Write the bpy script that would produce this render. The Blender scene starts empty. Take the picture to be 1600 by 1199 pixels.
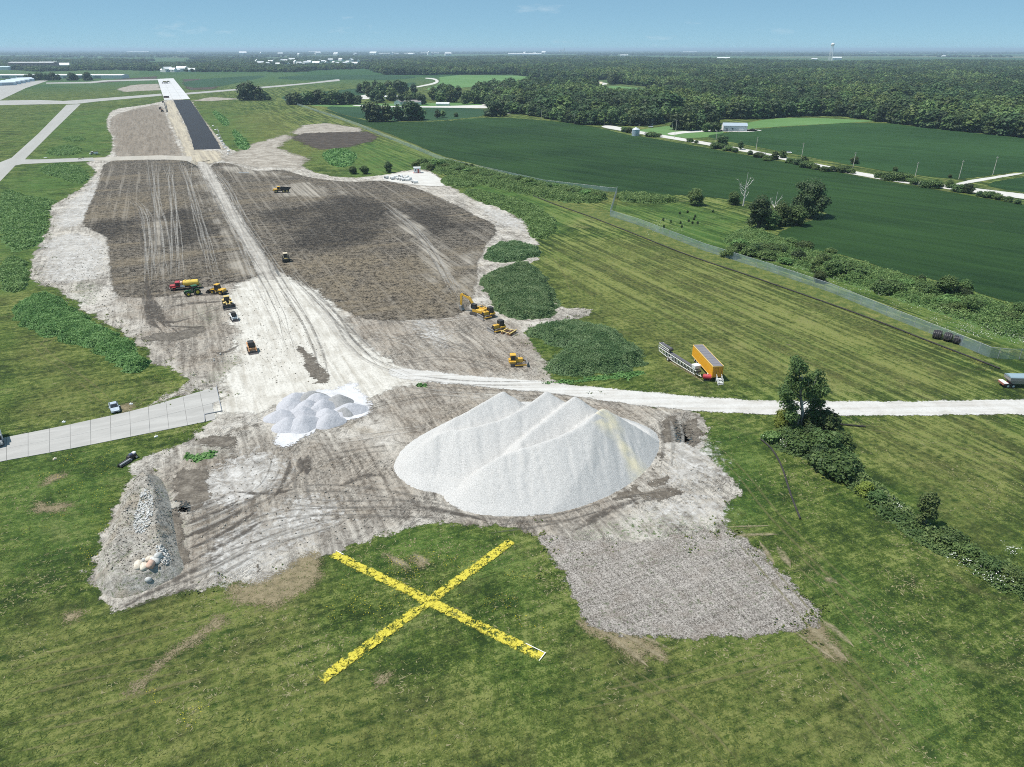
import bpy, math, random
import numpy as np
from mathutils import Vector

# ------------------------------------------------------------------ camera, sky, sun, exposure
SC = bpy.context.scene
COL = SC.collection
FPX, HCAM, PITCH = 1111.0, 70.0, math.atan((599.5 - 77.0) / 1111.0)
cam_d = bpy.data.cameras.new('camera')
cam_d.sensor_width = 36.0
cam_d.lens = FPX / 1600.0 * 36.0
cam_d.clip_start = 1.0
cam_d.clip_end = 90000.0
cam = bpy.data.objects.new('camera', cam_d)
COL.objects.link(cam)
cam.location = (0, 0, HCAM)
cam.rotation_euler = (math.pi / 2 - PITCH, 0, 0)
SC.camera = cam

SUN_EL = math.radians(64)
SUN_AZ = math.radians(-94)            # clockwise from +Y: the sun stands to the left, a little behind
SUN_DIR = Vector((math.sin(SUN_AZ) * math.cos(SUN_EL), math.cos(SUN_AZ) * math.cos(SUN_EL), math.sin(SUN_EL)))
world = bpy.data.worlds.new('World')
SC.world = world
world.use_nodes = True
wn = world.node_tree
wn.nodes.clear()
w_out = wn.nodes.new('ShaderNodeOutputWorld')
w_bg = wn.nodes.new('ShaderNodeBackground')
w_sky = wn.nodes.new('ShaderNodeTexSky')
w_sky.sky_type = 'NISHITA'
w_sky.sun_disc = False
w_sky.sun_elevation = SUN_EL
w_sky.sun_rotation = SUN_AZ
w_sky.altitude = 200
w_sky.air_density = 0.38
w_sky.dust_density = 0.0
w_sky.ozone_density = 1.6
w_bg.inputs['Strength'].default_value = 0.081
w_tint = wn.nodes.new('ShaderNodeMix'); w_tint.data_type = 'RGBA'; w_tint.blend_type = 'MULTIPLY'
w_tint.inputs[0].default_value = 1.0
w_tint.inputs[7].default_value = (0.87, 1.05, 0.99, 1)
wn.links.new(w_sky.outputs[0], w_tint.inputs[6])
# a few faint fair-weather clouds
w_tc = wn.nodes.new('ShaderNodeTexCoord')
w_map = wn.nodes.new('ShaderNodeMapping'); w_map.inputs['Scale'].default_value = (9, 9, 34)
w_map.inputs['Location'].default_value = (2.3, 0.4, 0.9)
w_noi = wn.nodes.new('ShaderNodeTexNoise'); w_noi.inputs['Scale'].default_value = 1.0
w_noi.inputs['Detail'].default_value = 6; w_noi.inputs['Roughness'].default_value = 0.62
w_rng = wn.nodes.new('ShaderNodeMapRange'); w_rng.inputs[1].default_value = 0.63; w_rng.inputs[2].default_value = 0.80
w_rng.inputs[4].default_value = 0.4
w_mix = wn.nodes.new('ShaderNodeMix'); w_mix.data_type = 'RGBA'
w_mix.inputs[7].default_value = (8.2, 9.0, 9.4, 1)
wn.links.new(w_tc.outputs['Generated'], w_map.inputs['Vector'])
wn.links.new(w_map.outputs[0], w_noi.inputs['Vector'])
wn.links.new(w_noi.outputs[0], w_rng.inputs[0])
wn.links.new(w_rng.outputs[0], w_mix.inputs[0])
# summer haze evens the whole dome towards one pale blue
w_hz = wn.nodes.new('ShaderNodeMix'); w_hz.data_type = 'RGBA'; w_hz.inputs[0].default_value = 0.6
w_hz.inputs[7].default_value = (2.85, 5.25, 7.1, 1)
wn.links.new(w_tint.outputs[2], w_hz.inputs[6])
wn.links.new(w_hz.outputs[2], w_mix.inputs[6])
wn.links.new(w_mix.outputs[2], w_bg.inputs['Color'])
wn.links.new(w_bg.outputs[0], w_out.inputs['Surface'])

sun_d = bpy.data.lights.new('sun', 'SUN')
sun_d.energy = 4.9
sun_d.angle = math.radians(0.55)
sun_d.color = (1.0, 0.955, 0.895)
sun = bpy.data.objects.new('sun', sun_d)
COL.objects.link(sun)
sun.location = (-200, 100, 400)
sun.rotation_euler = (-SUN_DIR).to_track_quat('-Z', 'Y').to_euler()

SC.view_settings.view_transform = 'Standard'
SC.view_settings.look = 'None'
SC.view_settings.exposure = 0.3
SC.view_settings.gamma = 1.0
SC.view_settings.use_curve_mapping = False
SC.render.engine = 'CYCLES'
SC.cycles.max_bounces = 5
SC.cycles.diffuse_bounces = 2
SC.cycles.glossy_bounces = 2
SC.cycles.transmission_bounces = 3
SC.cycles.volume_bounces = 0
SC.cycles.transparent_max_bounces = 12
SC.cycles.use_denoising = False
SC.cycles.filter_width = 1.0
SC.render.film_transparent = False

# ------------------------------------------------------------------ helpers
rng = np.random.default_rng(7)
random.seed(7)
SP, CP = math.sin(PITCH), math.cos(PITCH)
RX, RY = -0.42, math.sqrt(1 - 0.42 ** 2)        # direction of the runway on the ground

def W(u, v, z=0.0):
    """ground point (at height z) surveyed from a photograph pixel"""
    a = (u - 800.0) / FPX; b = (v - 599.5) / FPX
    t = (HCAM - z) / (SP + b * CP)
    return np.array([a * t, t * (CP - b * SP)])

def PX(x, y, z=0.0):
    d = y * CP - (z - HCAM) * SP
    return 800 + FPX * x / d, 599.5 - FPX * ((z - HCAM) * CP + y * SP) / d

def WXZ(u, v, y):
    """x and height of the point seen at pixel (u,v) standing at distance y"""
    b = (v - 599.5) / FPX
    q = -(SP + b * CP) * y / (CP - b * SP)
    return (u - 800) / FPX * (y * CP - q * SP), q + HCAM

def WP(pts):
    return np.array([W(u, v) for u, v in pts])

def mpp(u, v):
    """metres per photo pixel, across, at that ground point"""
    b = (v - 599.5) / FPX
    return HCAM / (SP + b * CP) / FPX

def heading(pa, pb):
    a, b = W(*pa), W(*pb)
    return math.atan2(b[1] - a[1], b[0] - a[0])

def chaikin(p, n=2, closed=True):
    p = np.asarray(p, float)
    for _ in range(n):
        if closed:
            q = np.roll(p, -1, 0)
            p = np.stack([p * .75 + q * .25, p * .25 + q * .75], 1).reshape(-1, p.shape[1])
        else:
            q = np.stack([p[:-1] * .75 + p[1:] * .25, p[:-1] * .25 + p[1:] * .75], 1).reshape(-1, p.shape[1])
            p = np.vstack([p[:1], q, p[-1:]])
    return p

def sdf(P, poly):
    """signed distance, positive inside"""
    P = np.asarray(P, float); n = len(P)
    best = np.full(n, 1e18); ins = np.zeros(n, bool)
    A = poly; B = np.roll(poly, -1, 0)
    for a, b in zip(A, B):
        ab = b - a; L = ab @ ab
        if L < 1e-12: continue
        t = np.clip(((P - a) @ ab) / L, 0, 1)
        d = P - a - t[:, None] * ab
        np.minimum(best, (d * d).sum(1), out=best)
        c = ((a[1] > P[:, 1]) != (b[1] > P[:, 1]))
        if c.any():
            xi = a[0] + (P[:, 1] - a[1]) / (b[1] - a[1] + 1e-30) * ab[0]
            ins ^= c & (P[:, 0] < xi)
    d = np.sqrt(best)
    return np.where(ins, d, -d)

def inpoly(P, poly):
    P = np.asarray(P, float); ins = np.zeros(len(P), bool)
    for a, b in zip(poly, np.roll(poly, -1, 0)):
        c = ((a[1] > P[:, 1]) != (b[1] > P[:, 1]))
        if c.any():
            ins ^= c & (P[:, 0] < a[0] + (P[:, 1] - a[1]) / (b[1] - a[1] + 1e-30) * (b[0] - a[0]))
    return ins

def pldist(P, pl):
    """distance to a polyline and the parameter 0..1 along it"""
    P = np.asarray(P, float); best = np.full(len(P), 1e18); par = np.zeros(len(P)); m = len(pl) - 1
    for i in range(m):
        a, b = pl[i][:2], pl[i + 1][:2]; ab = b - a; L = ab @ ab + 1e-12
        t = np.clip(((P - a) @ ab) / L, 0, 1)
        d = ((P - a - t[:, None] * ab) ** 2).sum(1)
        k = d < best
        best[k] = d[k]; par[k] = (i + t[k]) / m
    return np.sqrt(best), par

_perm = np.random.default_rng(3).random((256, 256))
def vnoise(x, y):
    xi = np.floor(x).astype(int); yi = np.floor(y).astype(int)
    fx = x - xi; fy = y - yi
    fx = fx * fx * (3 - 2 * fx); fy = fy * fy * (3 - 2 * fy)
    g = lambda i, j: _perm[i & 255, j & 255]
    return (g(xi, yi) * (1 - fx) + g(xi + 1, yi) * fx) * (1 - fy) + (g(xi, yi + 1) * (1 - fx) + g(xi + 1, yi + 1) * fx) * fy
def fbm(x, y, o=4):
    s = 0; a = 1; n = 0
    for k in range(o):
        s = s + a * vnoise(x * 2 ** k + 17.3 * k, y * 2 ** k + 5.1 * k); n += a; a *= .5
    return s / n

def link_mesh(name, V, F, mat=None, parent=None, attrs=None, smooth=False):
    """V (n,3); F: (m,k) int array or list of tuples"""
    me = bpy.data.meshes.new(name)
    V = np.asarray(V, np.float32)
    if isinstance(F, np.ndarray):
        m, k = F.shape
        me.vertices.add(len(V)); me.vertices.foreach_set('co', V.ravel())
        me.loops.add(m * k); me.loops.foreach_set('vertex_index', F.astype(np.int32).ravel())
        me.polygons.add(m)
        me.polygons.foreach_set('loop_start', np.arange(0, m * k, k, dtype=np.int32))
        me.polygons.foreach_set('loop_total', np.full(m, k, np.int32))
        me.update(calc_edges=True)
    else:
        me.from_pydata([tuple(map(float, v)) for v in V], [], F); me.update()
    for an, (dom, val) in (attrs or {}).items():
        at = me.attributes.new(an, 'FLOAT', dom)
        at.data.foreach_set('value', np.asarray(val, np.float32))
    if smooth:
        me.polygons.foreach_set('use_smooth', np.ones(len(me.polygons), bool))
    if mat: me.materials.append(mat)
    o = bpy.data.objects.new(name, me)
    COL.objects.link(o)
    if parent: o.parent = parent
    return o

def tag(o, label=None, cat=None, group=None, kind=None):
    if label: o['label'] = label
    if cat: o['category'] = cat
    if group: o['group'] = group
    if kind: o['kind'] = kind
    return o

def empty(name, loc, rz=0.0, label=None, cat=None, group=None):
    o = bpy.data.objects.new(name, None)
    o.empty_display_size = 0.5
    COL.objects.link(o)
    o.location = loc; o.rotation_euler = (0, 0, rz)
    return tag(o, label, cat, group)

def copy_tree(o, parent=None):
    c = o.copy(); COL.objects.link(c)
    if parent: c.parent = parent
    for ch in list(o.children): copy_tree(ch, c)
    return c

# ------------------------------------------------------------------ node helper
class G:
    def __init__(s, name):
        s.m = bpy.data.materials.new(name); s.m.use_nodes = True
        s.t = s.m.node_tree; s.t.nodes.clear()
        s.out = s.t.nodes.new('ShaderNodeOutputMaterial')
        s._c = None
    def n(s, t): return s.t.nodes.new(t)
    def put(s, sock, v):
        if hasattr(v, 'is_output'): s.t.links.new(v, sock)
        elif isinstance(v, (tuple, list)) and len(v) == 3 and sock.type == 'RGBA': sock.default_value = (*v, 1)
        else: sock.default_value = v
    def co(s):
        if s._c is None: s._c = s.n('ShaderNodeTexCoord').outputs['Object']
        return s._c
    def map(s, ang=0.0, sc=(1, 1, 1), loc=(0, 0, 0), vec=None):
        """rotate then scale, so stretching follows a ground direction"""
        v = vec or s.co()
        if ang:
            r = s.n('ShaderNodeVectorRotate'); r.rotation_type = 'Z_AXIS'
            s.put(r.inputs['Vector'], v); r.inputs['Angle'].default_value = ang; v = r.outputs[0]
        m = s.n('ShaderNodeMapping'); s.put(m.inputs['Vector'], v)
        m.inputs['Scale'].default_value = sc; m.inputs['Location'].default_value = loc
        return m.outputs[0]
    def noise(s, scale, detail=3, rough=.55, dist=0.0, vec=None):
        n = s.n('ShaderNodeTexNoise'); s.put(n.inputs['Vector'], vec or s.co())
        n.inputs['Scale'].default_value = scale; n.inputs['Detail'].default_value = detail
        n.inputs['Roughness'].default_value = rough; n.inputs['Distortion'].default_value = dist
        return n.outputs[0]
    def voro(s, scale, feature='F1', vec=None, rand=1.0, out=0):
        n = s.n('ShaderNodeTexVoronoi'); n.feature = feature; s.put(n.inputs['Vector'], vec or s.co())
        n.inputs['Scale'].default_value = scale; n.inputs['Randomness'].default_value = rand
        return n.outputs[out]
    def rng(s, f, a, b, c=0.0, d=1.0, smooth=False):
        n = s.n('ShaderNodeMapRange'); s.put(n.inputs[0], f)
        if smooth: n.interpolation_type = 'SMOOTHSTEP'
        for i, v in zip((1, 2, 3, 4), (a, b, c, d)): s.put(n.inputs[i], v)
        return n.outputs[0]
    def math(s, op, a, b=0.0, clamp=False):
        n = s.n('ShaderNodeMath'); n.operation = op; n.use_clamp = clamp
        s.put(n.inputs[0], a); s.put(n.inputs[1], b)
        return n.outputs[0]
    def mix(s, f, a, b, mode='MIX'):
        n = s.n('ShaderNodeMix'); n.data_type = 'RGBA'; n.blend_type = mode
        s.put(n.inputs[0], f); s.put(n.inputs[6], a); s.put(n.inputs[7], b)
        return n.outputs[2]
    def attr(s, name):
        n = s.n('ShaderNodeAttribute'); n.attribute_name = name
        return n.outputs['Fac']
    def bump(s, h, strength=.5, dist=.1):
        n = s.n('ShaderNodeBump'); s.put(n.inputs['Height'], h)
        n.inputs['Strength'].default_value = strength; n.inputs['Distance'].default_value = dist
        return n.outputs[0]
    def bsdf(s, col, rough=.9, normal=None, metal=0.0, spec=.3, alpha=None):
        b = s.n('ShaderNodeBsdfPrincipled')
        s.put(b.inputs['Base Color'], col); s.put(b.inputs['Roughness'], rough)
        s.put(b.inputs['Metallic'], metal); b.inputs['Specular IOR Level'].default_value = spec
        if normal is not None: s.put(b.inputs['Normal'], normal)
        if alpha is not None: s.put(b.inputs['Alpha'], alpha)
        s.t.links.new(b.outputs[0], s.out.inputs['Surface'])
        return b
    def edge(s, amp=3.0, wid=.6, scale=.5, detail=5):
        """ragged alpha from the sheet's signed edge distance"""
        nz = s.noise(scale, detail, .66); n2 = s.noise(scale * .28, 3, .6); n3 = s.noise(scale * 7, 3, .7)
        e = s.math('ADD', s.attr('edge'), s.math('MULTIPLY', s.math('SUBTRACT', nz, .5), amp * 2.4))
        e = s.math('ADD', e, s.math('MULTIPLY', s.math('SUBTRACT', n2, .5), amp * 2.4))
        e = s.math('ADD', e, s.math('MULTIPLY', s.math('SUBTRACT', n3, .5), wid * 5))
        return s.rng(e, -wid * .6, wid * .6, 0, 1, True)

RANG = -math.atan2(RY, RX) + math.pi / 2      # turns the runway direction onto +Y

def grid_sheet(name, px, z, mat, step=.8, soft=2.0, maxstep=5.0, extra=None, world_poly=None, sm=2, kind='structure'):
    """sheet on the ground following a surveyed outline, with the signed edge distance stored per vertex"""
    poly = chaikin(WP(px) if world_poly is None else world_poly, sm)
    U = poly @ np.array([RX, RY]); Q = poly @ np.array([RY, -RX])
    us = [U.min() - soft * 2]
    while us[-1] < U.max() + soft * 2:
        d = max(us[-1], 40.0)
        us.append(us[-1] + min(max(step, d * d / (FPX * HCAM) * 1.3), maxstep))
    us = np.array(us)
    qs = np.arange(Q.min() - soft * 2, Q.max() + soft * 2 + step, step)
    uu, qq = np.meshgrid(us, qs, indexing='ij')
    X = uu * RX + qq * RY; Y = uu * RY - qq * RX
    P = np.stack([X.ravel(), Y.ravel()], 1)
    e = sdf(P, poly)
    nu, nq = uu.shape
    idx = np.arange(nu * nq).reshape(nu, nq)
    F = np.stack([idx[:-1, :-1], idx[:-1, 1:], idx[1:, 1:], idx[1:, :-1]], -1).reshape(-1, 4)
    keep = (e[F] > -soft * 1.6).any(1)
    F = F[keep]
    used = np.unique(F); re = np.full(nu * nq, -1); re[used] = np.arange(len(used))
    F = re[F]; P = P[used]; e = e[used]
    V = np.column_stack([P, np.full(len(P), z)])
    at = {'edge': ('POINT', e)}
    if extra:
        for k, fn in extra.items(): at[k] = ('POINT', fn(P))
    # make faces point up
    o = link_mesh(name, V, F, mat, None, at)
    me = o.data
    if len(me.polygons) and me.polygons[0].normal.z < 0: me.flip_normals()
    o['kind'] = kind
    return o, poly

def flat_sheet(name, px, z, mat, sm=0, kind='structure', jitter=0.0):
    poly = WP(px)
    if sm: poly = chaikin(poly, sm)
    if jitter:
        seg = []
        for a, b in zip(poly, np.roll(poly, -1, 0)):
            n = max(1, int(np.hypot(*(b - a)) / (jitter * 4)))
            for k in range(n): seg.append(a + (b - a) * k / n)
        poly = np.array(seg) + np.random.default_rng(len(seg)).normal(0, jitter * .5, (len(seg), 2))
    V = np.column_stack([poly, np.full(len(poly), z)])
    a2 = np.sum(poly[:, 0] * np.roll(poly[:, 1], -1) - np.roll(poly[:, 0], -1) * poly[:, 1])
    f = tuple(range(len(poly))) if a2 > 0 else tuple(reversed(range(len(poly))))
    o = link_mesh(name, V, [f], mat)
    o['kind'] = kind
    return o, poly

def ribbon(pl, wid):
    """quads along a world polyline"""
    pl = np.asarray(pl, float)
    t = np.gradient(pl, axis=0); t /= np.linalg.norm(t, axis=1)[:, None] + 1e-9
    nrm = np.stack([-t[:, 1], t[:, 0]], 1)
    L = pl + nrm * wid / 2; R = pl - nrm * wid / 2
    n = len(pl)
    V = np.vstack([L, R])
    F = np.array([[i, n + i, n + i + 1, i + 1] for i in range(n - 1)])
    return V, F
# ------------------------------------------------------------------ ground materials
def grass_mat():
    g = G('grass')
    big = g.noise(.018, 3); mid = g.noise(.11, 4, .6); fine = g.noise(.9, 6, .68); grain = g.noise(4.2, 4, .7)
    sr = g.noise(1, 5, .65, .4, g.map(RANG, (.95, .045, 1)))
    sp = g.noise(1, 5, .65, .4, g.map(RANG, (.035, .85, 1)))
    st = g.math('ADD', g.math('MULTIPLY', sr, g.attr('east')), g.math('MULTIPLY', sp, g.math('SUBTRACT', 1.0, g.attr('east'))))
    v = g.math('ADD', g.math('ADD', g.math('MULTIPLY', fine, .42), g.math('MULTIPLY', grain, .38)),
               g.math('ADD', g.math('MULTIPLY', st, .34), g.math('MULTIPLY', mid, .36)))
    v = g.math('ADD', v, g.math('MULTIPLY', g.math('SUBTRACT', g.noise(.42, 5, .72), .5), .34))
    v = g.math('ADD', v, g.math('MULTIPLY', big, .12))
    sw = g.noise(1, 4, .6, .3, g.map(RANG, (.42, .012, 1)))
    v = g.math('ADD', v, g.math('MULTIPLY', g.math('MULTIPLY', g.math('SUBTRACT', g.rng(sw, .40, .60), .5), .20), g.attr('east')))
    k = g.rng(g.math('ADD', v, g.math('MULTIPLY', g.math('SUBTRACT', g.noise(2.3, 4, .75), .5), .22)), .73, .91)
    dk = g.mix(g.rng(mid, .35, .65), (.017, .032, .008), (.030, .052, .013))
    c = g.mix(g.rng(k, .0, .5), dk, (.060, .092, .017))
    c = g.mix(g.rng(k, .5, 1.0), c, (.168, .192, .058))
    gv = g.noise(.045, 5, .7, .5)
    c = g.mix(g.rng(gv, .50, .64, 0, .65), c, g.mix(k, (.020, .050, .008), (.095, .150, .030)))
    c = g.mix(g.rng(g.noise(.085, 5, .72, .8), .55, .70, 0, .6), c, g.mix(k, (.075, .078, .028), (.205, .195, .085)))
    # dry thatch and worn soil
    dryf = g.math('MULTIPLY', g.attr('dry'), g.rng(g.math('ADD', fine, g.math('MULTIPLY', st, .6)), .62, 1.02))
    c = g.mix(g.math('MULTIPLY', dryf, .7), c, (.160, .160, .052))
    lushf = g.math('MULTIPLY', g.attr('lush'), g.rng(g.math('ADD', g.math('MULTIPLY', fine, .5), g.math('MULTIPLY', mid, .5)), .36, .64, .1, .95))
    c = g.mix(lushf, c, g.mix(g.rng(grain, .3, .7), (.026, .072, .014), (.080, .165, .036)))
    # bare scrapes
    bare = g.math('MULTIPLY', g.rng(g.noise(.16, 5, .7, .6), .67, .74), g.rng(st, .45, .65))
    c = g.mix(bare, c, (.25, .21, .15))
    # yellow weed flowers
    yel = g.math('MULTIPLY', g.rng(g.noise(2.4, 2, .5), .66, .72), g.rng(g.noise(.07, 3), .5, .66))
    c = g.mix(g.math('MULTIPLY', yel, .55), c, (.30, .27, .02))
    # far farmland: a patchwork of crops
    fv = g.n('ShaderNodeTexVoronoi'); g.put(fv.inputs['Vector'], g.map(RANG, (.0016, .0007, 1))); fv.inputs['Scale'].default_value = 1
    fv.distance = 'CHEBYCHEV'
    sep = g.n('ShaderNodeSeparateColor'); g.put(sep.inputs[0], fv.outputs['Color'])
    fc = g.mix(g.rng(sep.outputs[0], .35, .4), (.030, .075, .024), (.055, .100, .034))
    fc = g.mix(g.rng(sep.outputs[1], .82, .85), fc, (.13, .14, .07))
    c = g.mix(g.attr('far'), c, fc)
    h = g.math('ADD', g.math('MULTIPLY', fine, .5), g.math('MULTIPLY', grain, .5))
    g.bsdf(c, .95, g.bump(h, .9, .4), spec=.15)
    return g.m

def soil_mat():
    g = G('pale_soil')
    sr = g.noise(1, 6, .68, .8, g.map(RANG, (.75, .07, 1)))
    big = g.noise(.045, 4, .6, .4); mid = g.noise(.26, 6, .7, 1.2); fine = g.noise(1.3, 7, .75, .6); grain = g.noise(6, 4, .75)
    crust = g.noise(.6, 6, .7, 2.2, g.map(RANG + .9, (.9, .3, 1)))
    v = g.math('ADD', g.math('MULTIPLY', mid, .5), g.math('MULTIPLY', fine, .5))
    v = g.math('ADD', v, g.math('MULTIPLY', sr, .4))
    c = g.mix(g.rng(v, .57, .755), (.125, .108, .090), (.50, .465, .41))
    c = g.mix(g.rng(g.math('ADD', g.math('MULTIPLY', big, .7), g.math('MULTIPLY', mid, .3)), .50, .64, 0, .8), c, (.58, .55, .505))
    c = g.mix(g.rng(g.math('ADD', g.math('MULTIPLY', big, .6), g.math('MULTIPLY', sr, .4)), .50, .38, 0, .7), c, g.mix(g.rng(fine, .4, .6), (.13, .115, .098), (.30, .275, .245)))
    ck = g.math('ABSOLUTE', g.math('SUBTRACT', crust, .5))
    crack = g.math('MULTIPLY', g.rng(ck, .0, .02, 1, 0), g.rng(g.noise(.1, 3), .48, .6))
    c = g.mix(g.math('MULTIPLY', crack, .6), c, (.09, .076, .062))
    c = g.mix(g.rng(fine, .57, .66, 0, .75), c, (.13, .115, .10))
    c = g.mix(g.rng(grain, .56, .66, 0, .75), c, (.13, .116, .10))
    tan = g.rng(g.noise(.09, 4, .6, .5), .57, .72, 0, .4)
    c = g.mix(tan, c, (.36, .30, .215))
    gr = g.math('MULTIPLY', g.attr('weedy'), g.rng(fine, .5, .62))
    c = g.mix(gr, c, (.065, .11, .03))
    mud = g.math('MULTIPLY', g.attr('mud'), g.rng(g.math('ADD', g.math('MULTIPLY', mid, .6), g.math('MULTIPLY', big, .4)), .40, .56, .12, .95))
    c = g.mix(mud, c, g.mix(g.rng(g.math('ADD', sr, fine), .85, 1.15), (.120, .098, .077), (.35, .305, .252)))
    h = g.math('ADD', g.math('ADD', g.math('MULTIPLY', mid, 1.4), g.math('MULTIPLY', fine, .8)),
               g.math('ADD', g.math('MULTIPLY', grain, .2), g.math('MULTIPLY', crack, -.2)))
    g.bsdf(c, .95, g.bump(h, .9, .5), spec=.15, alpha=g.edge(2.6, .5, .35, 6))
    return g.m

def topsoil_mat():
    g = G('dark_topsoil')
    sr = g.noise(1, 6, .7, .3, g.map(RANG, (.45, .009, 1)))
    sx = g.noise(1, 5, .7, .6, g.map(RANG, (.012, .11, 1)))
    big = g.noise(.028, 4, .6); fine = g.noise(.48, 6, .78); grain = g.noise(1.7, 4, .78)
    spk = g.math('ADD', g.math('MULTIPLY', fine, .5), g.math('MULTIPLY', grain, .5))
    c = g.mix(g.rng(spk, .45, .56), (.012, .0100, .008), (.188, .163, .132))
    c = g.mix(g.rng(sr, .53, .63, 0, .5), c, (.26, .235, .20))
    brown = g.math('MULTIPLY', g.rng(sx, .46, .62), g.rng(spk, .35, .6, .3, .85))
    brown = g.math('MAXIMUM', g.math('MULTIPLY', brown, g.rng(big, .35, .55, .0, .7)), g.math('MULTIPLY', g.math('MULTIPLY', g.attr('straw'), g.rng(spk, .42, .60)), g.rng(g.noise(.07, 5, .75, .6), .36, .56, .15, .9)))
    c = g.mix(brown, c, (.225, .182, .122))
    c = g.mix(g.math('MULTIPLY', g.attr('black'), g.rng(spk, .64, .42, .25, .95)), c, (.016, .014, .013))
    c = g.mix(g.math('MULTIPLY', g.attr('pale'), g.rng(sr, .42, .6, .1, .85)), c, (.34, .31, .265))
    h = g.math('ADD', spk, g.math('MULTIPLY', sr, .8))
    g.bsdf(c, .95, g.bump(h, .9, .5), spec=.15, alpha=g.edge(1.2, .8, .25, 4))
    return g.m

def gravel_mat(name, col, var=.18, soft=(3.0, 1.2, .22), streak=(.5, .04), dark=(.30, .27, .225), amax=1.0, ang=RANG):
    g = G(name)
    sr = g.noise(1, 6, .65, .6, g.map(ang, (streak[0], streak[1], 1)))
    mid = g.noise(.22, 5, .65, .5); fine = g.noise(1.8, 5, .7); grain = g.noise(9, 3, .7)
    c = g.mix(g.rng(g.math('ADD', g.math('MULTIPLY', sr, .6), g.math('MULTIPLY', mid, .4)), .38, .56), dark, col)
    c = g.mix(g.rng(fine, .5, .72, 0, var * 2.4), c, tuple(x * .45 for x in col))
    c = g.mix(g.rng(grain, .55, .8, 0, var), c, tuple(x * .4 for x in col))
    h = g.math('ADD', g.math('MULTIPLY', sr, .8), g.math('ADD', g.math('MULTIPLY', fine, .35), g.math('MULTIPLY', mid, .8)))
    al = g.edge(*soft)
    if amax < 1: al = g.math('MULTIPLY', al, g.rng(g.noise(.5, 6, .75, 1.0), .40, .60, amax * .25, amax))
    g.bsdf(c, .95, g.bump(h, .6, .4), spec=.15, alpha=al)
    return g.m

def patch_mat(name, cols, scale=1.0, soft=(1.2, .6, .5), bump=.5, rough=.95, ang=0.0, sc=(1, 1, 1)):
    g = G(name)
    n1 = g.noise(scale, 6, .7, .4, g.map(ang, sc)); n2 = g.noise(scale * 5, 4, .7)
    v = g.math('ADD', g.math('MULTIPLY', n1, .6), g.math('MULTIPLY', n2, .4))
    c = g.mix(g.rng(v, .36, .5), cols[0], cols[1])
    c = g.mix(g.rng(v, .5, .64), c, cols[2])
    if len(cols) > 3: c = g.mix(g.rng(g.noise(scale * .35, 4), .58, .7), c, cols[3])
    g.bsdf(c, rough, g.bump(v, bump, .3), spec=.2, alpha=g.edge(*soft))
    return g.m

def mulch_mat():
    g = G('mulched_seedbed')
    spk = g.noise(3.6, 5, .8); sp2 = g.noise(8, 3, .8); mid = g.noise(.3, 4)
    row = g.noise(1, 5, .7, .3, g.map(RANG, (.08, 1.6, 1)))
    v = g.math('ADD', g.math('ADD', g.math('MULTIPLY', spk, .5), g.math('MULTIPLY', sp2, .4)), g.math('MULTIPLY', g.math('ADD', row, g.noise(1, 5, .7, .4, g.map(RANG, (1.4, .12, 1)))), .15))
    c = g.mix(g.rng(v, .51, .69), (.070, .058, .048), (.55, .505, .46))
    c = g.mix(g.rng(mid, .5, .7, 0, .4), c, (.21, .17, .135))
    gr = g.math('MULTIPLY', g.rng(g.noise(1.4, 4, .7), .55, .64), g.rng(g.noise(.12, 3), .38, .62))
    c = g.mix(g.math('MULTIPLY', gr, .75), c, (.06, .10, .028))
    g.bsdf(c, .95, g.bump(v, 1.0, .4), spec=.15, alpha=g.edge(1.6, .4, .6, 6))
    return g.m

def crop_mat(name, lo, hi, rowang=None, rows=.16, bare=.0, soft=(.8, .6, .2)):
    g = G(name)
    a = RANG + (rowang or 0)
    big = g.noise(.008, 4, .6); rn = g.noise(1, 5, .65, .2, g.map(a, (.012, rows, 1))); fine = g.noise(.8, 5, .75)
    v = g.math('ADD', g.math('ADD', g.math('MULTIPLY', rn, .5), g.math('MULTIPLY', fine, .35)), g.math('MULTIPLY', big, .5))
    c = g.mix(g.rng(v, .55, .80), lo, hi)
    if bare: c = g.mix(g.rng(g.noise(.03, 4), .66, .8, 0, bare), c, (.12, .13, .07))
    g.bsdf(c, .9, g.bump(g.math('ADD', fine, g.math('MULTIPLY', rn, .7)), .8, .6), spec=.2, alpha=g.edge(*soft))
    return g.m

def hard_mat(name, col, stain=(.0, .0, .0), var=.3, scale=.3, rough=.9, ang=RANG, sc=(1, .15, 1), grime=.5):
    """solid paving without a ragged edge"""
    g = G(name)
    n1 = g.noise(scale, 6, .68, .6, g.map(ang, sc)); n2 = g.noise(scale * 8, 4, .7)
    c = g.mix(g.rng(n1, .36, .66, 0, var), col, tuple(x * .62 for x in col))
    c = g.mix(g.rng(n2, .5, .75, 0, var * .6), c, tuple(x * .75 for x in col))
    if grime: c = g.mix(g.rng(g.noise(scale * 1.7, 6, .75, 1.2), .60, .72, 0, grime), c, tuple(x * .45 for x in col))
    g.bsdf(c, rough, g.bump(n2, .3, .05), spec=.25)
    return g.m

# ------------------------------------------------------------------ the ground sheet
def axis(fine0, fine1, step, lim0, lim1, grow=1.12):
    a = list(np.arange(fine0, fine1, step)); d = step
    while a[-1] < lim1: d *= grow; a.append(min(a[-1] + d, lim1))
    b = []; d = step; x = fine0
    while x > lim0: d *= grow; x = max(x - d, lim0); b.append(x)
    return np.array(b[::-1] + a)

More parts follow.
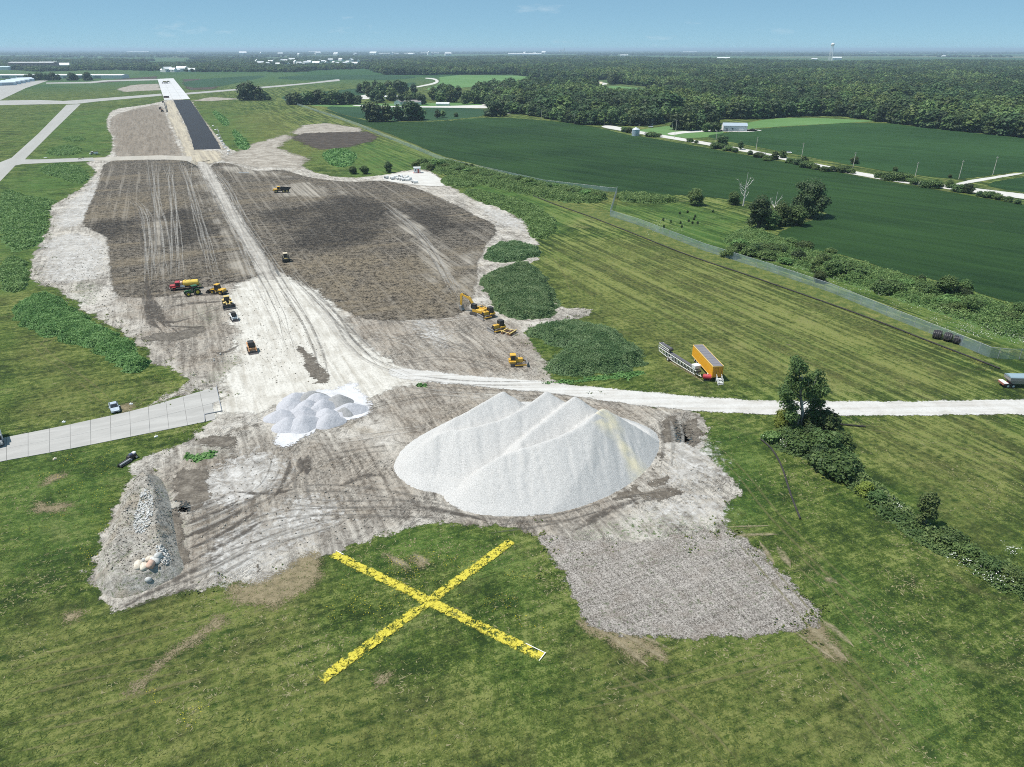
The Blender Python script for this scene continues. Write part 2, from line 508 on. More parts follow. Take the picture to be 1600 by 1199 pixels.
LUSH = [[(95, 175), (170, 168), (176, 200), (172, 246), (60, 248), (80, 225)],
        [(0, 290), (60, 258), (140, 252), (140, 280), (75, 325), (70, 360), (45, 390), (0, 400)],
        [(310, 165), (360, 170), (395, 235), (365, 236), (330, 205)],
        [(490, 240), (600, 215), (700, 262), (660, 268), (560, 278)],
        [(560, 860), (690, 820), (830, 850), (860, 960), (800, 960), (660, 850), (520, 900)],
        [(1100, 665), (1180, 660), (1200, 760), (1180, 830), (1120, 780)],
        [(960, 320), (1130, 320), (1170, 380), (1300, 420), (1600, 520), (1600, 550), (1300, 440), (970, 345)],
        [(680, 290), (760, 275), (900, 330), (880, 370), (800, 340)],
        [(1280, 880), (1400, 960), (1560, 1199), (1400, 1199), (1330, 1000)],
        [(0, 700), (250, 690), (190, 760), (140, 880), (0, 900)],
        [(0, 400), (50, 395), (40, 450), (0, 455)]]
DRY = [[(0, 420), (30, 450), (60, 520), (200, 590), (300, 600), (230, 640), (0, 660)],
       [(860, 400), (960, 360), (1560, 580), (1560, 620), (1100, 610), (1010, 570), (900, 480)],
       [(330, 880), (480, 850), (500, 960), (420, 1060), (250, 1199), (0, 1199), (0, 980), (240, 940)],
       [(860, 1000), (1250, 1000), (1400, 1060), (1450, 1199), (900, 1199)],
       [(1280, 650), (1600, 650), (1600, 900), (1420, 780)],
       [(400, 170), (480, 190), (640, 270), (560, 262), (400, 235), (330, 190)],
       [(440, 150), (560, 160), (1000, 300), (960, 335), (700, 262)],
       [(0, 960), (400, 1000), (800, 1060), (900, 1199), (0, 1199)],
       [(960, 340), (1560, 560), (1500, 570), (1000, 390)]]
xs = axis(-150, 190, 2.0, -45000, 45000); ys = axis(36, 330, 2.0, -3000, 60000)
gx, gy = np.meshgrid(xs, ys, indexing='ij')
P = np.stack([gx.ravel(), gy.ravel()], 1)
near = (P[:, 1] < 1400) & (np.abs(P[:, 0]) < 1200)
lush = np.zeros(len(P)); dry = np.zeros(len(P)); Pn = P[near]
wob = (fbm(Pn[:, 0] * .06, Pn[:, 1] * .06) - .5)
for arr, polys in ((lush, LUSH), (dry, DRY)):
    acc = np.zeros(len(Pn))
    for p in polys:
        s = np.clip(Pn[:, 1] / 40, 3, 12)
        am = .5 if (arr is lush and min(v_ for _, v_ in p) > 640) else 1.0
        acc = np.maximum(acc, am * np.clip((sdf(Pn, chaikin(WP(p), 2)) + wob * s * 4.5) / s * .4 + .5, 0, 1))
    arr[near] = acc
q = P @ np.array([RY, -RX])
fence_q = (W(1200, 418) @ np.array([RY, -RX]))
east = 1 / (1 + np.exp(-(q - fence_q + 75) / 7))
far = np.clip((np.hypot(P[:, 0], P[:, 1]) - 1500) / 500, 0, 1)
nx, ny = gx.shape
idx = np.arange(nx * ny).reshape(nx, ny)
F = np.stack([idx[:-1, :-1], idx[1:, :-1], idx[1:, 1:], idx[:-1, 1:]], -1).reshape(-1, 4)
ground = link_mesh('ground', np.column_stack([P, np.zeros(len(P))]), F, grass_mat(), None,
                   {'lush': ('POINT', lush), 'dry': ('POINT', dry), 'east': ('POINT', east), 'far': ('POINT', far)})
tag(ground, kind='structure')

# ------------------------------------------------------------------ soil, topsoil, gravel
def masks(polys, s=4.0, amp=1.5, sc=.12):
    ps = [chaikin(WP(p), 2) for p in polys]
    def fn(P):
        w = (fbm(P[:, 0] * sc, P[:, 1] * sc) - .5) * amp * 2
        a = np.zeros(len(P))
        for p in ps: a = np.maximum(a, np.clip((sdf(P, p) / s + w) + .5, 0, 1))
        return a
    return fn

SOIL = [(180, 170), (215, 166), (250, 160), (258, 156), (297, 155), (312, 180), (332, 205), (352, 228), (372, 240), (402, 236),
        (440, 242), (458, 247), (472, 262), (500, 273), (548, 279), (600, 274), (625, 268), (655, 264), (676, 269), (692, 282), (722, 302),
        (748, 316), (792, 328), (816, 346), (838, 366), (842, 400), (835, 412), (818, 414), (848, 440), (872, 485), (918, 481), (920, 492), (890, 503), (840, 508), (816, 516), (826, 536),
        (850, 560), (856, 594), (900, 606), (1000, 630), (1094, 645), (1104, 662), (1098, 700), (1118, 725), (1142, 750), (1158, 775), (1132, 792),
        (1122, 802), (1150, 822), (1100, 850), (960, 870), (880, 880), (855, 858), (835, 830), (800, 821), (740, 816), (690, 817), (640, 828), (590, 838), (545, 850), (515, 866),
        (480, 878), (440, 900), (400, 918), (350, 912), (300, 918), (240, 938), (200, 950), (176, 958), (150, 930), (143, 905),
        (155, 860), (175, 810), (195, 760), (212, 742), (200, 735), (230, 715), (285, 692), (300, 688), (320, 662), (348, 644), (340, 602), (270, 622),
        (215, 640), (262, 617), (310, 598), (262, 572), (240, 570), (232, 552), (190, 518), (150, 494), (115, 470), (95, 455), (50, 442), (46, 420), (60, 385),
        (76, 360), (82, 340), (74, 325), (110, 305), (140, 285), (152, 266), (132, 255), (150, 250), (174, 244), (178, 215), (166, 200), (168, 180)]
soil, soil_poly = grid_sheet('bare_soil', SOIL, .02, soil_mat(), step=.9, soft=2.5, extra={
    'weedy': masks([[(110, 440), (150, 440), (150, 480), (115, 470)], [(320, 590), (375, 545), (380, 580), (340, 600)],
                    [(840, 850), (1000, 800), (1150, 815), (1090, 850)], [(830, 515), (880, 540), (870, 590), (830, 570)],
                    [(690, 280), (760, 320), (730, 310)], [(255, 500), (330, 470), (345, 500), (300, 520)], [(200, 745), (280, 760), (300, 880), (200, 920)],
                    [(285, 705), (345, 695), (350, 720), (300, 730)]], 3, .8),
    'mud': masks([[(250, 720), (420, 690), (610, 690), (620, 740), (700, 800), (520, 830), (420, 860), (260, 920), (290, 800)],
                  [(690, 800), (960, 770), (1010, 790), (900, 850), (760, 830)], [(170, 450), (250, 455), (400, 436), (372, 500), (352, 560), (325, 590), (270, 568), (200, 505)],
                  [(520, 478), (720, 490), (830, 512), (856, 590), (700, 586), (600, 568)], [(590, 650), (700, 610), (860, 612), (1000, 640), (1040, 670), (900, 650), (640, 700)],
                  [(600, 600), (700, 590), (860, 605), (700, 640), (600, 640)], [(430, 430), (540, 560), (560, 600), (520, 620), (450, 520)],
                  [(180, 175), (250, 168), (262, 200), (275, 250), (180, 240)]], 5, 1.2, .2)})

STRIP = [(176, 180), (215, 169), (252, 162), (263, 190), (276, 225), (292, 247), (240, 246), (200, 247), (178, 244), (180, 216), (168, 199)]
grid_sheet('stripped_ground', STRIP, .03, gravel_mat('brown_subsoil', (.30, .255, .205), .25, (3, 1.5, .1), (.35, .02), (.155, .128, .10), .92), step=1.2, soft=4)
TOP_A = [(162, 252), (215, 250), (285, 250), (303, 256), (317, 266), (334, 292), (356, 328), (378, 364), (398, 398), (415, 425), (392, 438), (330, 448), (300, 452),
         (255, 465), (205, 466), (180, 460), (173, 440), (171, 400), (168, 374), (152, 362), (130, 354), (134, 332), (150, 300), (158, 275)]
TOP_B = [(326, 258), (352, 252), (400, 270), (440, 264), (480, 278), (550, 286), (600, 281), (650, 294), (700, 314), (748, 340), (774, 352), (773, 368), (752, 395), (744, 425),
         (742, 455), (732, 480), (712, 494), (660, 500), (590, 502), (545, 490), (505, 466), (470, 440), (440, 430), (408, 392), (384, 352), (352, 300), (338, 276)]
tm = topsoil_mat()
topx = {'straw': masks([[(420, 400), (560, 395), (740, 400), (740, 470), (640, 490), (560, 480), (480, 440)], [(130, 310), (290, 300), (300, 330), (150, 345)]], 12, 1.2, .05),
        'black': masks([[(270, 325), (312, 322), (335, 430), (280, 440)], [(420, 320), (600, 312), (625, 345), (520, 400), (440, 360)],
                        [(140, 340), (240, 350), (245, 365), (165, 365)], [(640, 330), (700, 340), (720, 370), (660, 370)]], 14, 2.0, .045),
        'pale': masks([[(232, 350), (250, 348), (254, 425), (238, 430)], [(420, 292), (480, 285), (535, 298), (500, 310), (425, 305)],
                       [(300, 262), (312, 262), (400, 430), (380, 430)], [(600, 320), (640, 340), (740, 450), (720, 480), (690, 440)],
                       [(720, 400), (745, 390), (742, 470), (700, 495)], [(330, 265), (370, 258), (480, 280), (420, 275)]], 6, 1.3, .1)}
topsoil_left, topA_poly = grid_sheet('dark_topsoil', TOP_A, .05, tm, step=.9, soft=2.5, extra=topx)
topsoil_right, topB_poly = grid_sheet('dark_topsoil', TOP_B, .05, tm, step=.9, soft=2.5, extra=topx)

YARD = [(384, 438), (420, 428), (452, 432), (492, 455), (524, 482), (548, 515), (575, 550), (612, 574), (680, 584), (640, 600), (598, 612), (575, 640), (520, 625), (430, 640), (400, 655),
        (352, 640), (330, 655), (346, 643), (338, 606), (352, 590), (366, 560), (378, 530), (374, 500), (355, 478), (365, 455)]
yard, _ = grid_sheet('gravel_yard', YARD, .06, gravel_mat('white_gravel', (.54, .52, .475), .3, (4.5, 1.6, .12), (.6, .05), (.36, .335, .29)), step=.8, soft=4)
HAUL = [(304, 252), (324, 254), (342, 282), (362, 318), (386, 358), (408, 396), (438, 436), (410, 440), (390, 400), (368, 362), (346, 322), (326, 290)]
haul, _ = grid_sheet('haul_road', HAUL, .07, gravel_mat('dusty_track', (.42, .395, .355), .2, (1.6, 1.0, .15), (1.1, .02), (.20, .182, .16)), step=.8, soft=3)
SHOULDER = [(258, 158), (272, 157), (284, 190), (297, 215), (305, 236), (344, 235), (352, 247), (318, 262), (300, 256), (290, 244), (280, 220), (262, 180)]
shoulder, _ = grid_sheet('sand_base', SHOULDER, .05, gravel_mat('tan_base', (.44, .39, .30), .18, (3, 2.0, .06), (.4, .012), (.25, .22, .18)), step=1.4, soft=4)
SHOULDER2 = [(298, 156), (312, 182), (333, 206), (352, 236), (346, 236), (322, 206), (296, 160)]
shoulder2, _ = grid_sheet('sand_base', SHOULDER2, .05, shoulder.data.materials[0], step=1.4, soft=3)

ROAD = [(600, 573), (660, 580), (750, 589), (850, 597), (950, 608), (1050, 617), (1150, 625), (1280, 628), (1450, 627), (1640, 625), (2150, 618), (2150, 640), (1640, 647), (1450, 649), (1300, 651),
        (1180, 648), (1095, 643), (995, 634), (900, 620), (800, 609), (700, 600), (610, 592)]
road, road_poly = grid_sheet('gravel_road', ROAD, .09, gravel_mat('road_gravel', (.51, .50, .48), .14, (.9, .4, .3), (.02, .7), (.40, .38, .35), ang=-.02), step=.7, soft=2)
EROAD = [(940, 196), (985, 203), (1010, 207), (1090, 220), (1180, 235.5), (1290, 259.5), (1400, 279.5), (1500, 292), (1610, 304.5), (1700, 316), (2150, 371), (2150, 384), (1700, 326), (1600, 311), (1500, 298.5), (1400, 285.5),
         (1290, 265), (1180, 240.5), (1090, 224.5), (1005, 210.5), (975, 205.5), (940, 199.5)]
white_road = gravel_mat('country_road_gravel', (.54, .53, .50), .1, (.6, .4, .2), (.05, .8), (.44, .42, .39))
eroad, _ = grid_sheet('country_road', EROAD, .12, white_road, step=1.5, soft=2)
for nm, pts in (('farm_lane', [(1490, 290), (1500, 284), (1600, 269), (1600, 272), (1510, 287), (1500, 293)]),
                ('farm_drive', [(1040, 209), (1060, 205.5), (1130, 202), (1190, 203), (1190, 205.5), (1130, 205), (1070, 208), (1050, 212)]),
                ('farm_drive', [(945, 196), (960, 197), (985, 202.5), (980, 205), (950, 199.5), (940, 198)]),
                ('farm_lane', [(550, 164), (600, 166), (680, 166.5), (760, 164), (772, 166), (770, 170), (700, 168.5), (600, 168), (552, 166)]),
                ('farm_lane', [(744, 160.5), (770, 163), (800, 178), (792, 179), (764, 167)]),
                ('curved_road', [(648, 136), (662, 133), (676, 130), (682, 127), (676, 124), (664, 123), (664, 121.6), (680, 122.6), (687, 127), (681, 131.5), (665, 134.5), (650, 137.4)]),
                ('farm_yard', [(553, 152), (576, 147), (582, 151), (578, 155.5), (560, 155)]),
                ('farm_yard', [(1120, 203), (1178, 202), (1188, 204), (1170, 207), (1125, 206)]),
                ('farm_yard', [(828, 133), (842, 127), (885, 126), (950, 129), (948, 134), (884, 136)]),
                ('stone_pad', [(590, 281), (612, 272), (645, 268), (672, 268), (692, 284), (700, 292), (650, 290)])):
    grid_sheet(nm, pts, .11, white_road, step=1.5, soft=1.5)

wet_shade_mat = patch_mat('wet_mud', [(.055, .045, .036), (.115, .098, .078), (.215, .19, .158)], .5, (2.2, .4, .45), .5, .6)
for pts in ([(268, 748), (290, 734), (325, 733), (332, 760), (325, 785), (300, 792), (280, 800), (272, 780)],
            [(1032, 660), (1052, 650), (1062, 662), (1072, 690), (1056, 696), (1044, 690), (1034, 700)],
            [(1066, 662), (1094, 648), (1096, 690), (1084, 699), (1070, 690)],
            [(1018, 728), (1032, 700), (1038, 712), (1034, 732), (1020, 736)],
            [(396, 884), (404, 878), (416, 880), (420, 892), (412, 902), (400, 900)],
            [(928, 791), (960, 775), (985, 760), (1010, 755), (1030, 746), (1050, 744), (1050, 752), (1026, 760), (1000, 768), (1045, 766), (1075, 770), (1040, 776), (990, 779), (960, 784)],
            [(265, 800), (276, 790), (284, 830), (292, 880), (284, 884), (274, 850)],  # dark strip painting the berm's shadow along its right edge
            [(462, 538), (482, 548), (515, 590), (506, 608), (488, 592)], [(300, 690), (350, 676), (385, 690), (350, 704)],
            [(222, 525), (262, 520), (300, 514), (322, 508), (310, 525), (270, 532), (225, 534)]):
    grid_sheet('wet_mud', pts, .08, wet_shade_mat, step=.5, soft=1.2)
pale_mat = gravel_mat('pale_dried_mud', (.62, .605, .58), .14, (6.0, 4.0, .12), (.4, .2), (.44, .42, .39), .8)
for pts in ([(640, 502), (668, 498), (704, 540), (708, 552), (690, 545)], [(300, 745), (420, 705), (430, 760), (330, 800)],
            [(330, 860), (440, 800), (520, 780), (530, 800), (450, 850), (360, 900)], [(1040, 700), (1095, 695), (1130, 735), (1060, 760), (1040, 735)],
            [(55, 420), (90, 365), (160, 370), (170, 430), (90, 445)], [(90, 330), (140, 295), (152, 270), (146, 320), (130, 350), (90, 360)],
            [(1000, 800), (1090, 780), (1130, 800), (1040, 815)], [(740, 318), (800, 336), (832, 366), (780, 350)]):
    grid_sheet('dried_mud', pts, .045, pale_mat, step=.8, soft=3)
SANDSPILL = [(428, 668), (440, 640), (470, 610), (540, 606), (548, 596), (560, 602), (578, 628), (570, 648), (548, 656), (500, 668), (470, 690), (440, 700), (430, 690)]
spill_mat = gravel_mat('white_sand', (.56, .56, .58), .1, (2.4, .7, .3), (.5, .3), (.46, .46, .47))
grid_sheet('sand_spill', SANDSPILL, .10, spill_mat, step=.6, soft=2)
MULCH = [(836, 834), (870, 838), (960, 850), (1060, 838), (1140, 826), (1165, 840), (1190, 862), (1222, 895), (1252, 930), (1285, 962), (1268, 975), (1245, 984), (1150, 997), (1070, 1000),
         (1000, 995), (950, 988), (918, 975), (900, 940), (882, 905), (858, 862)]
mulch, mulch_poly = grid_sheet('mulched_seedbed', MULCH, .05, mulch_mat(), step=.6, soft=1.6)
straw_mat = patch_mat('dead_straw', [(.10, .088, .05), (.19, .158, .095), (.27, .225, .145)], .9, (1.5, 1.2, .6), .7)
for pts in ([(345, 905), (400, 915), (440, 895), (480, 865), (500, 862), (505, 900), (470, 930), (400, 950), (355, 935)],
            [(905, 968), (955, 985), (1020, 998), (1040, 1030), (1022, 1026), (1000, 1012), (1015, 1045), (1000, 1040), (970, 1010), (910, 985)],
            [(1250, 985), (1280, 970), (1325, 1035), (1310, 1030), (1290, 1000), (1305, 1030), (1296, 1032)],
            [(210, 1075), (260, 1020), (345, 965), (352, 972), (300, 1005), (240, 1055), (205, 1085)],
            [(600, 868), (612, 866), (640, 888), (634, 893)], [(636, 862), (668, 880), (662, 888), (645, 880)],
            [(96, 962), (120, 955), (134, 962), (110, 972)], [(65, 755), (85, 742), (106, 741), (92, 751), (72, 758)],
            [(48, 796), (62, 784), (78, 792), (110, 786), (100, 797), (70, 801)], [(590, 1058), (608, 1054), (600, 1064), (588, 1066)],
            [(180, 636), (205, 630), (210, 640), (190, 648)]):
    grid_sheet('dry_grass_patch', pts, .025, straw_mat, step=.5, soft=1.2)

grid_sheet('weed_strip', [(740, 262), (800, 286), (880, 312), (952, 330), (1000, 350), (1100, 388), (1200, 420), (1300, 455), (1400, 496), (1480, 530), (1556, 566), (1540, 572), (1440, 530), (1320, 484), (1160, 428), (1000, 370), (860, 318), (770, 276)], .03,
           patch_mat('flowering_weeds', [(.034, .062, .014), (.085, .112, .028), (.190, .180, .055)], .35, (3.0, 1.5, .3), .6), step=1.0, soft=3)

# ------------------------------------------------------------------ paving
conc = hard_mat('old_concrete', (.385, .376, .358), var=.5, scale=.5, grime=.3, ang=RANG, sc=(.2, 1, 1))
joint = hard_mat('dark_joint', (.33, .325, .315), grime=0)
farconc = hard_mat('grey_taxiway', (.34, .335, .315), var=.3, scale=.12, grime=.2)
newconc = hard_mat('new_concrete', (.52, .52, .52), var=.15, scale=.1, grime=.1)
asph = hard_mat('fresh_asphalt', (.026, .027, .032), var=.3, scale=.12, rough=.8, grime=0)
# near taxiway: joint bed with one cast slab per bay
TN = [(-60, 700), (0, 686), (110, 664), (215, 641), (270, 625), (338, 605)]
TS = [(-60, 736), (0, 722), (110, 702), (215, 681), (320, 660), (347, 643)]
tn, ts = WP(TN), WP(TS)
bed, _ = flat_sheet('taxiway', TN + [(347, 643), (320, 649), (320, 660)] + TS[:-1][::-1][1:], .03, joint)
def along(pl, s):
    d = np.r_[0, np.cumsum(np.hypot(*np.diff(pl, axis=0).T))]
    return np.array([np.interp(s * d[-1], d, pl[:, 0]), np.interp(s * d[-1], d, pl[:, 1])])
ts2 = WP(TS[:-1] + [(349, 652)])
NB = 13
for k in range(NB):
    a, b = k / NB, (k + 1) / NB - .0018
    for h0, h1 in ((.0, .498), (.502, 1.0)):
        p = []
        for s, h in ((a, h0), (b, h0), (b, h1), (a, h1)):
            n_, s_ = along(tn, s), along(ts2, s); p.append(n_ + (s_ - n_) * h)
        p = np.array(p); m = .018
        if k == NB - 1 and h0 > .4: p[1] = p[0] + (p[1] - p[0]) * .55; p[2] = p[3] + (p[2] - p[3]) * .55
        V = np.vstack([np.column_stack([p, np.full(4, .10 + .006 * ((k * 7) % 3))]), np.column_stack([p, np.full(4, .03)])])
        Fq = [(3, 2, 1, 0), (0, 1, 5, 4), (1, 2, 6, 5), (2, 3, 7, 6), (3, 0, 4, 7)]
        link_mesh('slab', V, Fq, conc, bed)
flat_sheet('taxiway', [(104, 164), (126, 163), (88, 200), (42, 246), (39, 249.4), (60, 249.5), (145, 246.5), (148, 251.5), (60, 255.5), (34, 257), (24, 259), (0, 284), (-120, 400), (-160, 380), (0, 254), (18, 247), (60, 209)], .06, farconc)
flat_sheet('taxiway', [(-60, 158.4), (60, 156.5), (100, 158), (150, 154.6), (252, 146.6), (253, 149.8), (150, 159), (120, 162.6), (60, 163.4), (-60, 166)], .07, farconc)
flat_sheet('taxiway', [(285, 145.8), (380, 138.3), (480, 129.8), (530, 123.8), (531, 126.6), (440, 135.6), (287, 148.4)], .06, farconc)
flat_sheet('taxiway', [(-60, 140), (0, 133), (62, 126), (76, 126), (40, 138), (0, 157), (-60, 170)], .05, farconc)
flat_sheet('taxiway', [(72, 129.4), (140, 128), (165, 125.4), (247, 123.6), (247, 125.6), (168, 127.6), (142, 130.4), (72, 131)], .06, farconc)
flat_sheet('dirt_road', [(145, 247), (190, 245), (250, 243), (300, 245), (300, 252), (250, 249), (190, 251), (148, 251.5)], .075, hard_mat('dirt_track', (.40, .37, .32), var=.4, scale=.2))
runway, _ = flat_sheet('runway', [(246, 123.6), (271, 122.6), (297.5, 155), (256.5, 156.4)], .05, joint)
rq = WP([(246, 123.6), (271, 122.6), (297.5, 155), (256.5, 156.4)])
for k in range(9):
    for j in range(3):
        p = []
        for s, h in ((k, j), (k + .985, j), (k + .985, j + .97), (k, j + .97)):
            s, h = (s / 9) , h / 3
            a = rq[3] + (rq[0] - rq[3]) * s; b = rq[2] + (rq[1] - rq[2]) * s
            p.append(a + (b - a) * h)
        p = np.array(p)
        if np.cross(p[1] - p[0], p[2] - p[1]) < 0: p = p[::-1]
        V = np.vstack([np.column_stack([p, np.full(4, .16)]), np.column_stack([p, np.full(4, .05)])])
        link_mesh('slab', V, [(0, 1, 2, 3), (1, 0, 4, 5), (2, 1, 5, 6), (3, 2, 6, 7), (0, 3, 7, 4)], newconc, runway)
flat_sheet('asphalt_strip', [(271, 156.8), (296.5, 156), (312, 178), (330, 206), (346, 233), (303, 234.5), (299, 218), (292, 200), (284, 183), (276, 168)], .10, asph, jitter=.6)

# ------------------------------------------------------------------ far soil patches and fields
dk = patch_mat('turned_earth', [(.035, .028, .022), (.06, .048, .038), (.10, .082, .066)], .12, (6, 5, .03), .5)
for pts in ([(286, 124), (312, 123.5), (330, 126), (345, 134), (332, 140), (296, 141), (288, 133)], [(150, 130), (186, 124), (244, 119.5), (246, 123), (170, 129)],
            [(455, 214), (475, 209), (520, 207), (575, 206), (588, 214), (575, 222), (540, 231), (500, 234), (470, 224)]):
    grid_sheet('turned_earth', pts, .05, dk, step=1.6, soft=5, maxstep=20, sm=0)
pl = patch_mat('stripped_subsoil', [(.15, .128, .105), (.28, .25, .21), (.44, .41, .36)], .12, (6, 4, .04), .5)
for pts in ([(184, 140), (205, 133), (247, 131), (253, 141), (225, 142), (195, 144)], [(455, 208), (470, 196), (510, 193), (560, 200), (566, 208), (520, 207), (470, 211)],
            [(345, 250), (400, 225), (445, 210), (458, 214), (430, 232), (480, 246), (470, 262), (400, 262)], [(300, 158), (330, 152), (380, 155), (330, 158)]):
    grid_sheet('stripped_subsoil', pts, .04, pl, step=1.6, soft=5, maxstep=20, sm=0)
soy = crop_mat('soybean_rows', (.006, .025, .004), (.023, .060, .012), rowang=1.25, bare=.25)
SOY = [(498, 168), (560, 187), (600, 190.5), (690, 190.5), (750, 184), (800, 184.5), (880, 191), (945, 202), (985, 212.5), (1005, 214), (1090, 229), (1130, 237), (1230, 254), (1330, 274), (1450, 295), (1600, 321), (2200, 428),
       (2200, 650), (1600, 476), (1560, 469), (1480, 441), (1400, 426), (1330, 401), (1270, 391), (1222, 376), (1213, 366), (1225, 358), (1290, 338), (1292, 330), (1200, 319), (1090, 306), (1000, 303),
       (960, 300), (900, 293), (840, 286), (770, 264), (720, 251), (690, 244), (640, 222), (600, 206), (540, 186)]
soyf, soy_poly = grid_sheet('soybean_field', SOY, .06, soy, step=2.0, soft=2, maxstep=6, sm=1)
soy2 = crop_mat('soybean_rows_far', (.010, .036, .007), (.028, .073, .018), rowang=1.1)
grid_sheet('soybean_field', [(1100, 213), (1130, 208), (1200, 200), (1365, 190), (1480, 204), (1600, 216), (1760, 230), (1760, 272), (1600, 267), (1530, 277), (1490, 281), (1400, 270), (1300, 253), (1200, 233), (1130, 220)], .06, soy2, step=2.5, soft=2, sm=1)
grid_sheet('soybean_field', [(1535, 288), (1600, 276), (2000, 238), (2000, 352), (1600, 301), (1560, 295)], .06, soy2, step=2.5, soft=2, sm=1)
hay = crop_mat('hay_field', (.075, .160, .045), (.120, .215, .075), rowang=1.2)
grid_sheet('hay_field', [(1130, 206), (1170, 190), (1240, 183), (1366, 188.5), (1365, 190), (1290, 194), (1200, 199), (1150, 204)], .07, hay, step=3, soft=3, maxstep=10, sm=1)
grid_sheet('hay_field', [(935, 138), (960, 134), (1000, 138), (1015, 141), (975, 143), (962, 150), (940, 152)], .05, hay, step=4, soft=3, maxstep=12, sm=1)
grid_sheet('soybean_field', [(965, 145), (980, 141), (1035, 140), (1040, 146), (1020, 154), (960, 152)], .06, soy2, step=4, soft=3, maxstep=12, sm=1)
dkf = crop_mat('corn_field', (.014, .044, .017), (.030, .072, .030), rowang=1.3)
for i, pts in enumerate(([(435, 152), (470, 146), (545, 140), (610, 132), (655, 128), (640, 137), (600, 147), (540, 150), (450, 158)],
            [(420, 122), (480, 117), (600, 117), (665, 121), (600, 126), (560, 124), (480, 127)],
            [(500, 166), (560, 168), (750, 168), (770, 180), (690, 189), (600, 189), (545, 183)],
            [(285, 126), (400, 118), (420, 119), (380, 128), (340, 136), (290, 138)])):
    grid_sheet('corn_field', pts, .055, dkf, step=4, soft=4, maxstep=14, sm=1)
grid_sheet('meadow', [(686, 118), (800, 118), (830, 121), (830, 130), (780, 132), (690, 140), (660, 141), (688, 132)], .05, hay, step=4, soft=4, maxstep=14, sm=1)
grid_sheet('meadow', [(475, 163), (555, 163), (760, 160), (760, 168), (560, 168.5), (500, 167)], .05, hay, step=4, soft=3, maxstep=14, sm=1)
grid_sheet('meadow', [(985, 205), (1050, 196), (1125, 195), (1140, 206), (1090, 218), (1030, 211)], .045, hay, step=4, soft=3, maxstep=14, sm=1)
for i, pts in enumerate(([(860, 90), (1000, 88), (1100, 90), (1600, 94), (1600, 101), (1100, 96), (860, 96)], [(900, 84), (1100, 82), (1250, 83), (1240, 86), (900, 87)],
            [(1120, 84.5), (1500, 88), (1600, 85), (1600, 88), (1450, 91), (1120, 88)])):
    pass

# ------------------------------------------------------------------ tyre tracks
def track_mat(name, col, strength=.7):
    g = G(name)
    n = g.noise(.5, 5, .7); n2 = g.noise(2.5, 4, .7)
    a = g.rng(g.math('ADD', g.math('MULTIPLY', n, .6), g.math('MULTIPLY', n2, .4)), .38, .56)
    a = g.math('MULTIPLY', a, g.rng(g.attr('across'), 1, .35, 0, strength))
    g.bsdf(g.mix(n2, tuple(x * .75 for x in col), tuple(x * 1.2 for x in col)), .95, g.bump(n2, .5, .2), spec=.15, alpha=a)
    return g.m
tk_dark = track_mat('dark_rut', (.13, .118, .105), .42); tk_lite = track_mat('pale_rut', (.46, .44, .405), .42); tk_dry = track_mat('flattened_grass', (.19, .178, .085), .42)
def tracks(name, lines, mat, wid=.8, gap=2.1, z=.1, wob=.5):
    Vs, Fs, As, n0 = [], [], [], 0
    for k, l in enumerate(lines):
        pl = chaikin(WP(l), 3, False)
        d = np.r_[0, np.cumsum(np.hypot(*np.diff(pl, axis=0).T))]
        m = max(4, int(d[-1] / 1.2)); s = np.linspace(0, d[-1], m)
        pl = np.stack([np.interp(s, d, pl[:, 0]), np.interp(s, d, pl[:, 1])], 1)
        t = np.gradient(pl, axis=0); t /= np.linalg.norm(t, axis=1)[:, None] + 1e-9
        nr = np.stack([-t[:, 1], t[:, 0]], 1)
        pl = pl + nr * ((vnoise(s * .08 + k * 9, s * 0 + k) - .5) * 2 * wob)[:, None]
        for o in ((-gap / 2, gap / 2) if gap else (0,)):
            w = wid * (.5 + 1.0 * vnoise(s * .05 + k * 3, s * 0 + o)) * np.clip(np.minimum(s, d[-1] - s) / (.25 * d[-1] + .1) + .08, .08, 1)
            c = pl + nr * o
            L, R = c + nr * w[:, None] / 2, c - nr * w[:, None] / 2
            Vs.append(np.vstack([L, c, R])); As.append(np.r_[np.ones(m), np.zeros(m), np.ones(m)])
            i = np.arange(m - 1)
            for a, b in ((0, m), (m, 2 * m)):
                Fs.append(np.stack([a + i, b + i, b + i + 1, a + i + 1], 1) + n0)
            n0 += 3 * m
    V = np.vstack(Vs); zz = z + .004 * (np.arange(len(V)) % 7)
    return tag(link_mesh(name, np.column_stack([V, zz]), np.vstack(Fs), mat, None, {'across': ('POINT', np.hstack(As))}), kind='structure')
r_ = random.Random(5)
def jit(l, s): return [(u + r_.gauss(0, s), v + r_.gauss(0, s * .5)) for u, v in l]
base_run = [[(330, 258), (352, 295), (378, 340), (406, 388), (436, 436), (470, 490), (505, 560)], [(312, 262), (336, 310), (366, 362), (396, 412), (430, 480), (460, 560)],
            [(240, 250), (246, 310), (252, 370), (256, 440)], [(262, 252), (270, 300), (276, 360), (280, 440)], [(285, 252), (300, 300), (316, 360), (335, 440)],
            [(600, 315), (650, 360), (690, 410), (720, 470)], [(450, 430), (510, 490), (560, 555), (640, 590)], [(480, 450), (545, 520), (600, 570)],
            [(212, 312), (228, 330), (232, 380), (236, 440)]]
lite, dark = [], []
for l in base_run:
    for k in range(3): lite.append(jit(l, 5))
    dark.append(jit(l, 6))
tracks('tyre_tracks', lite, tk_lite, .75, 2.2, wob=.15)
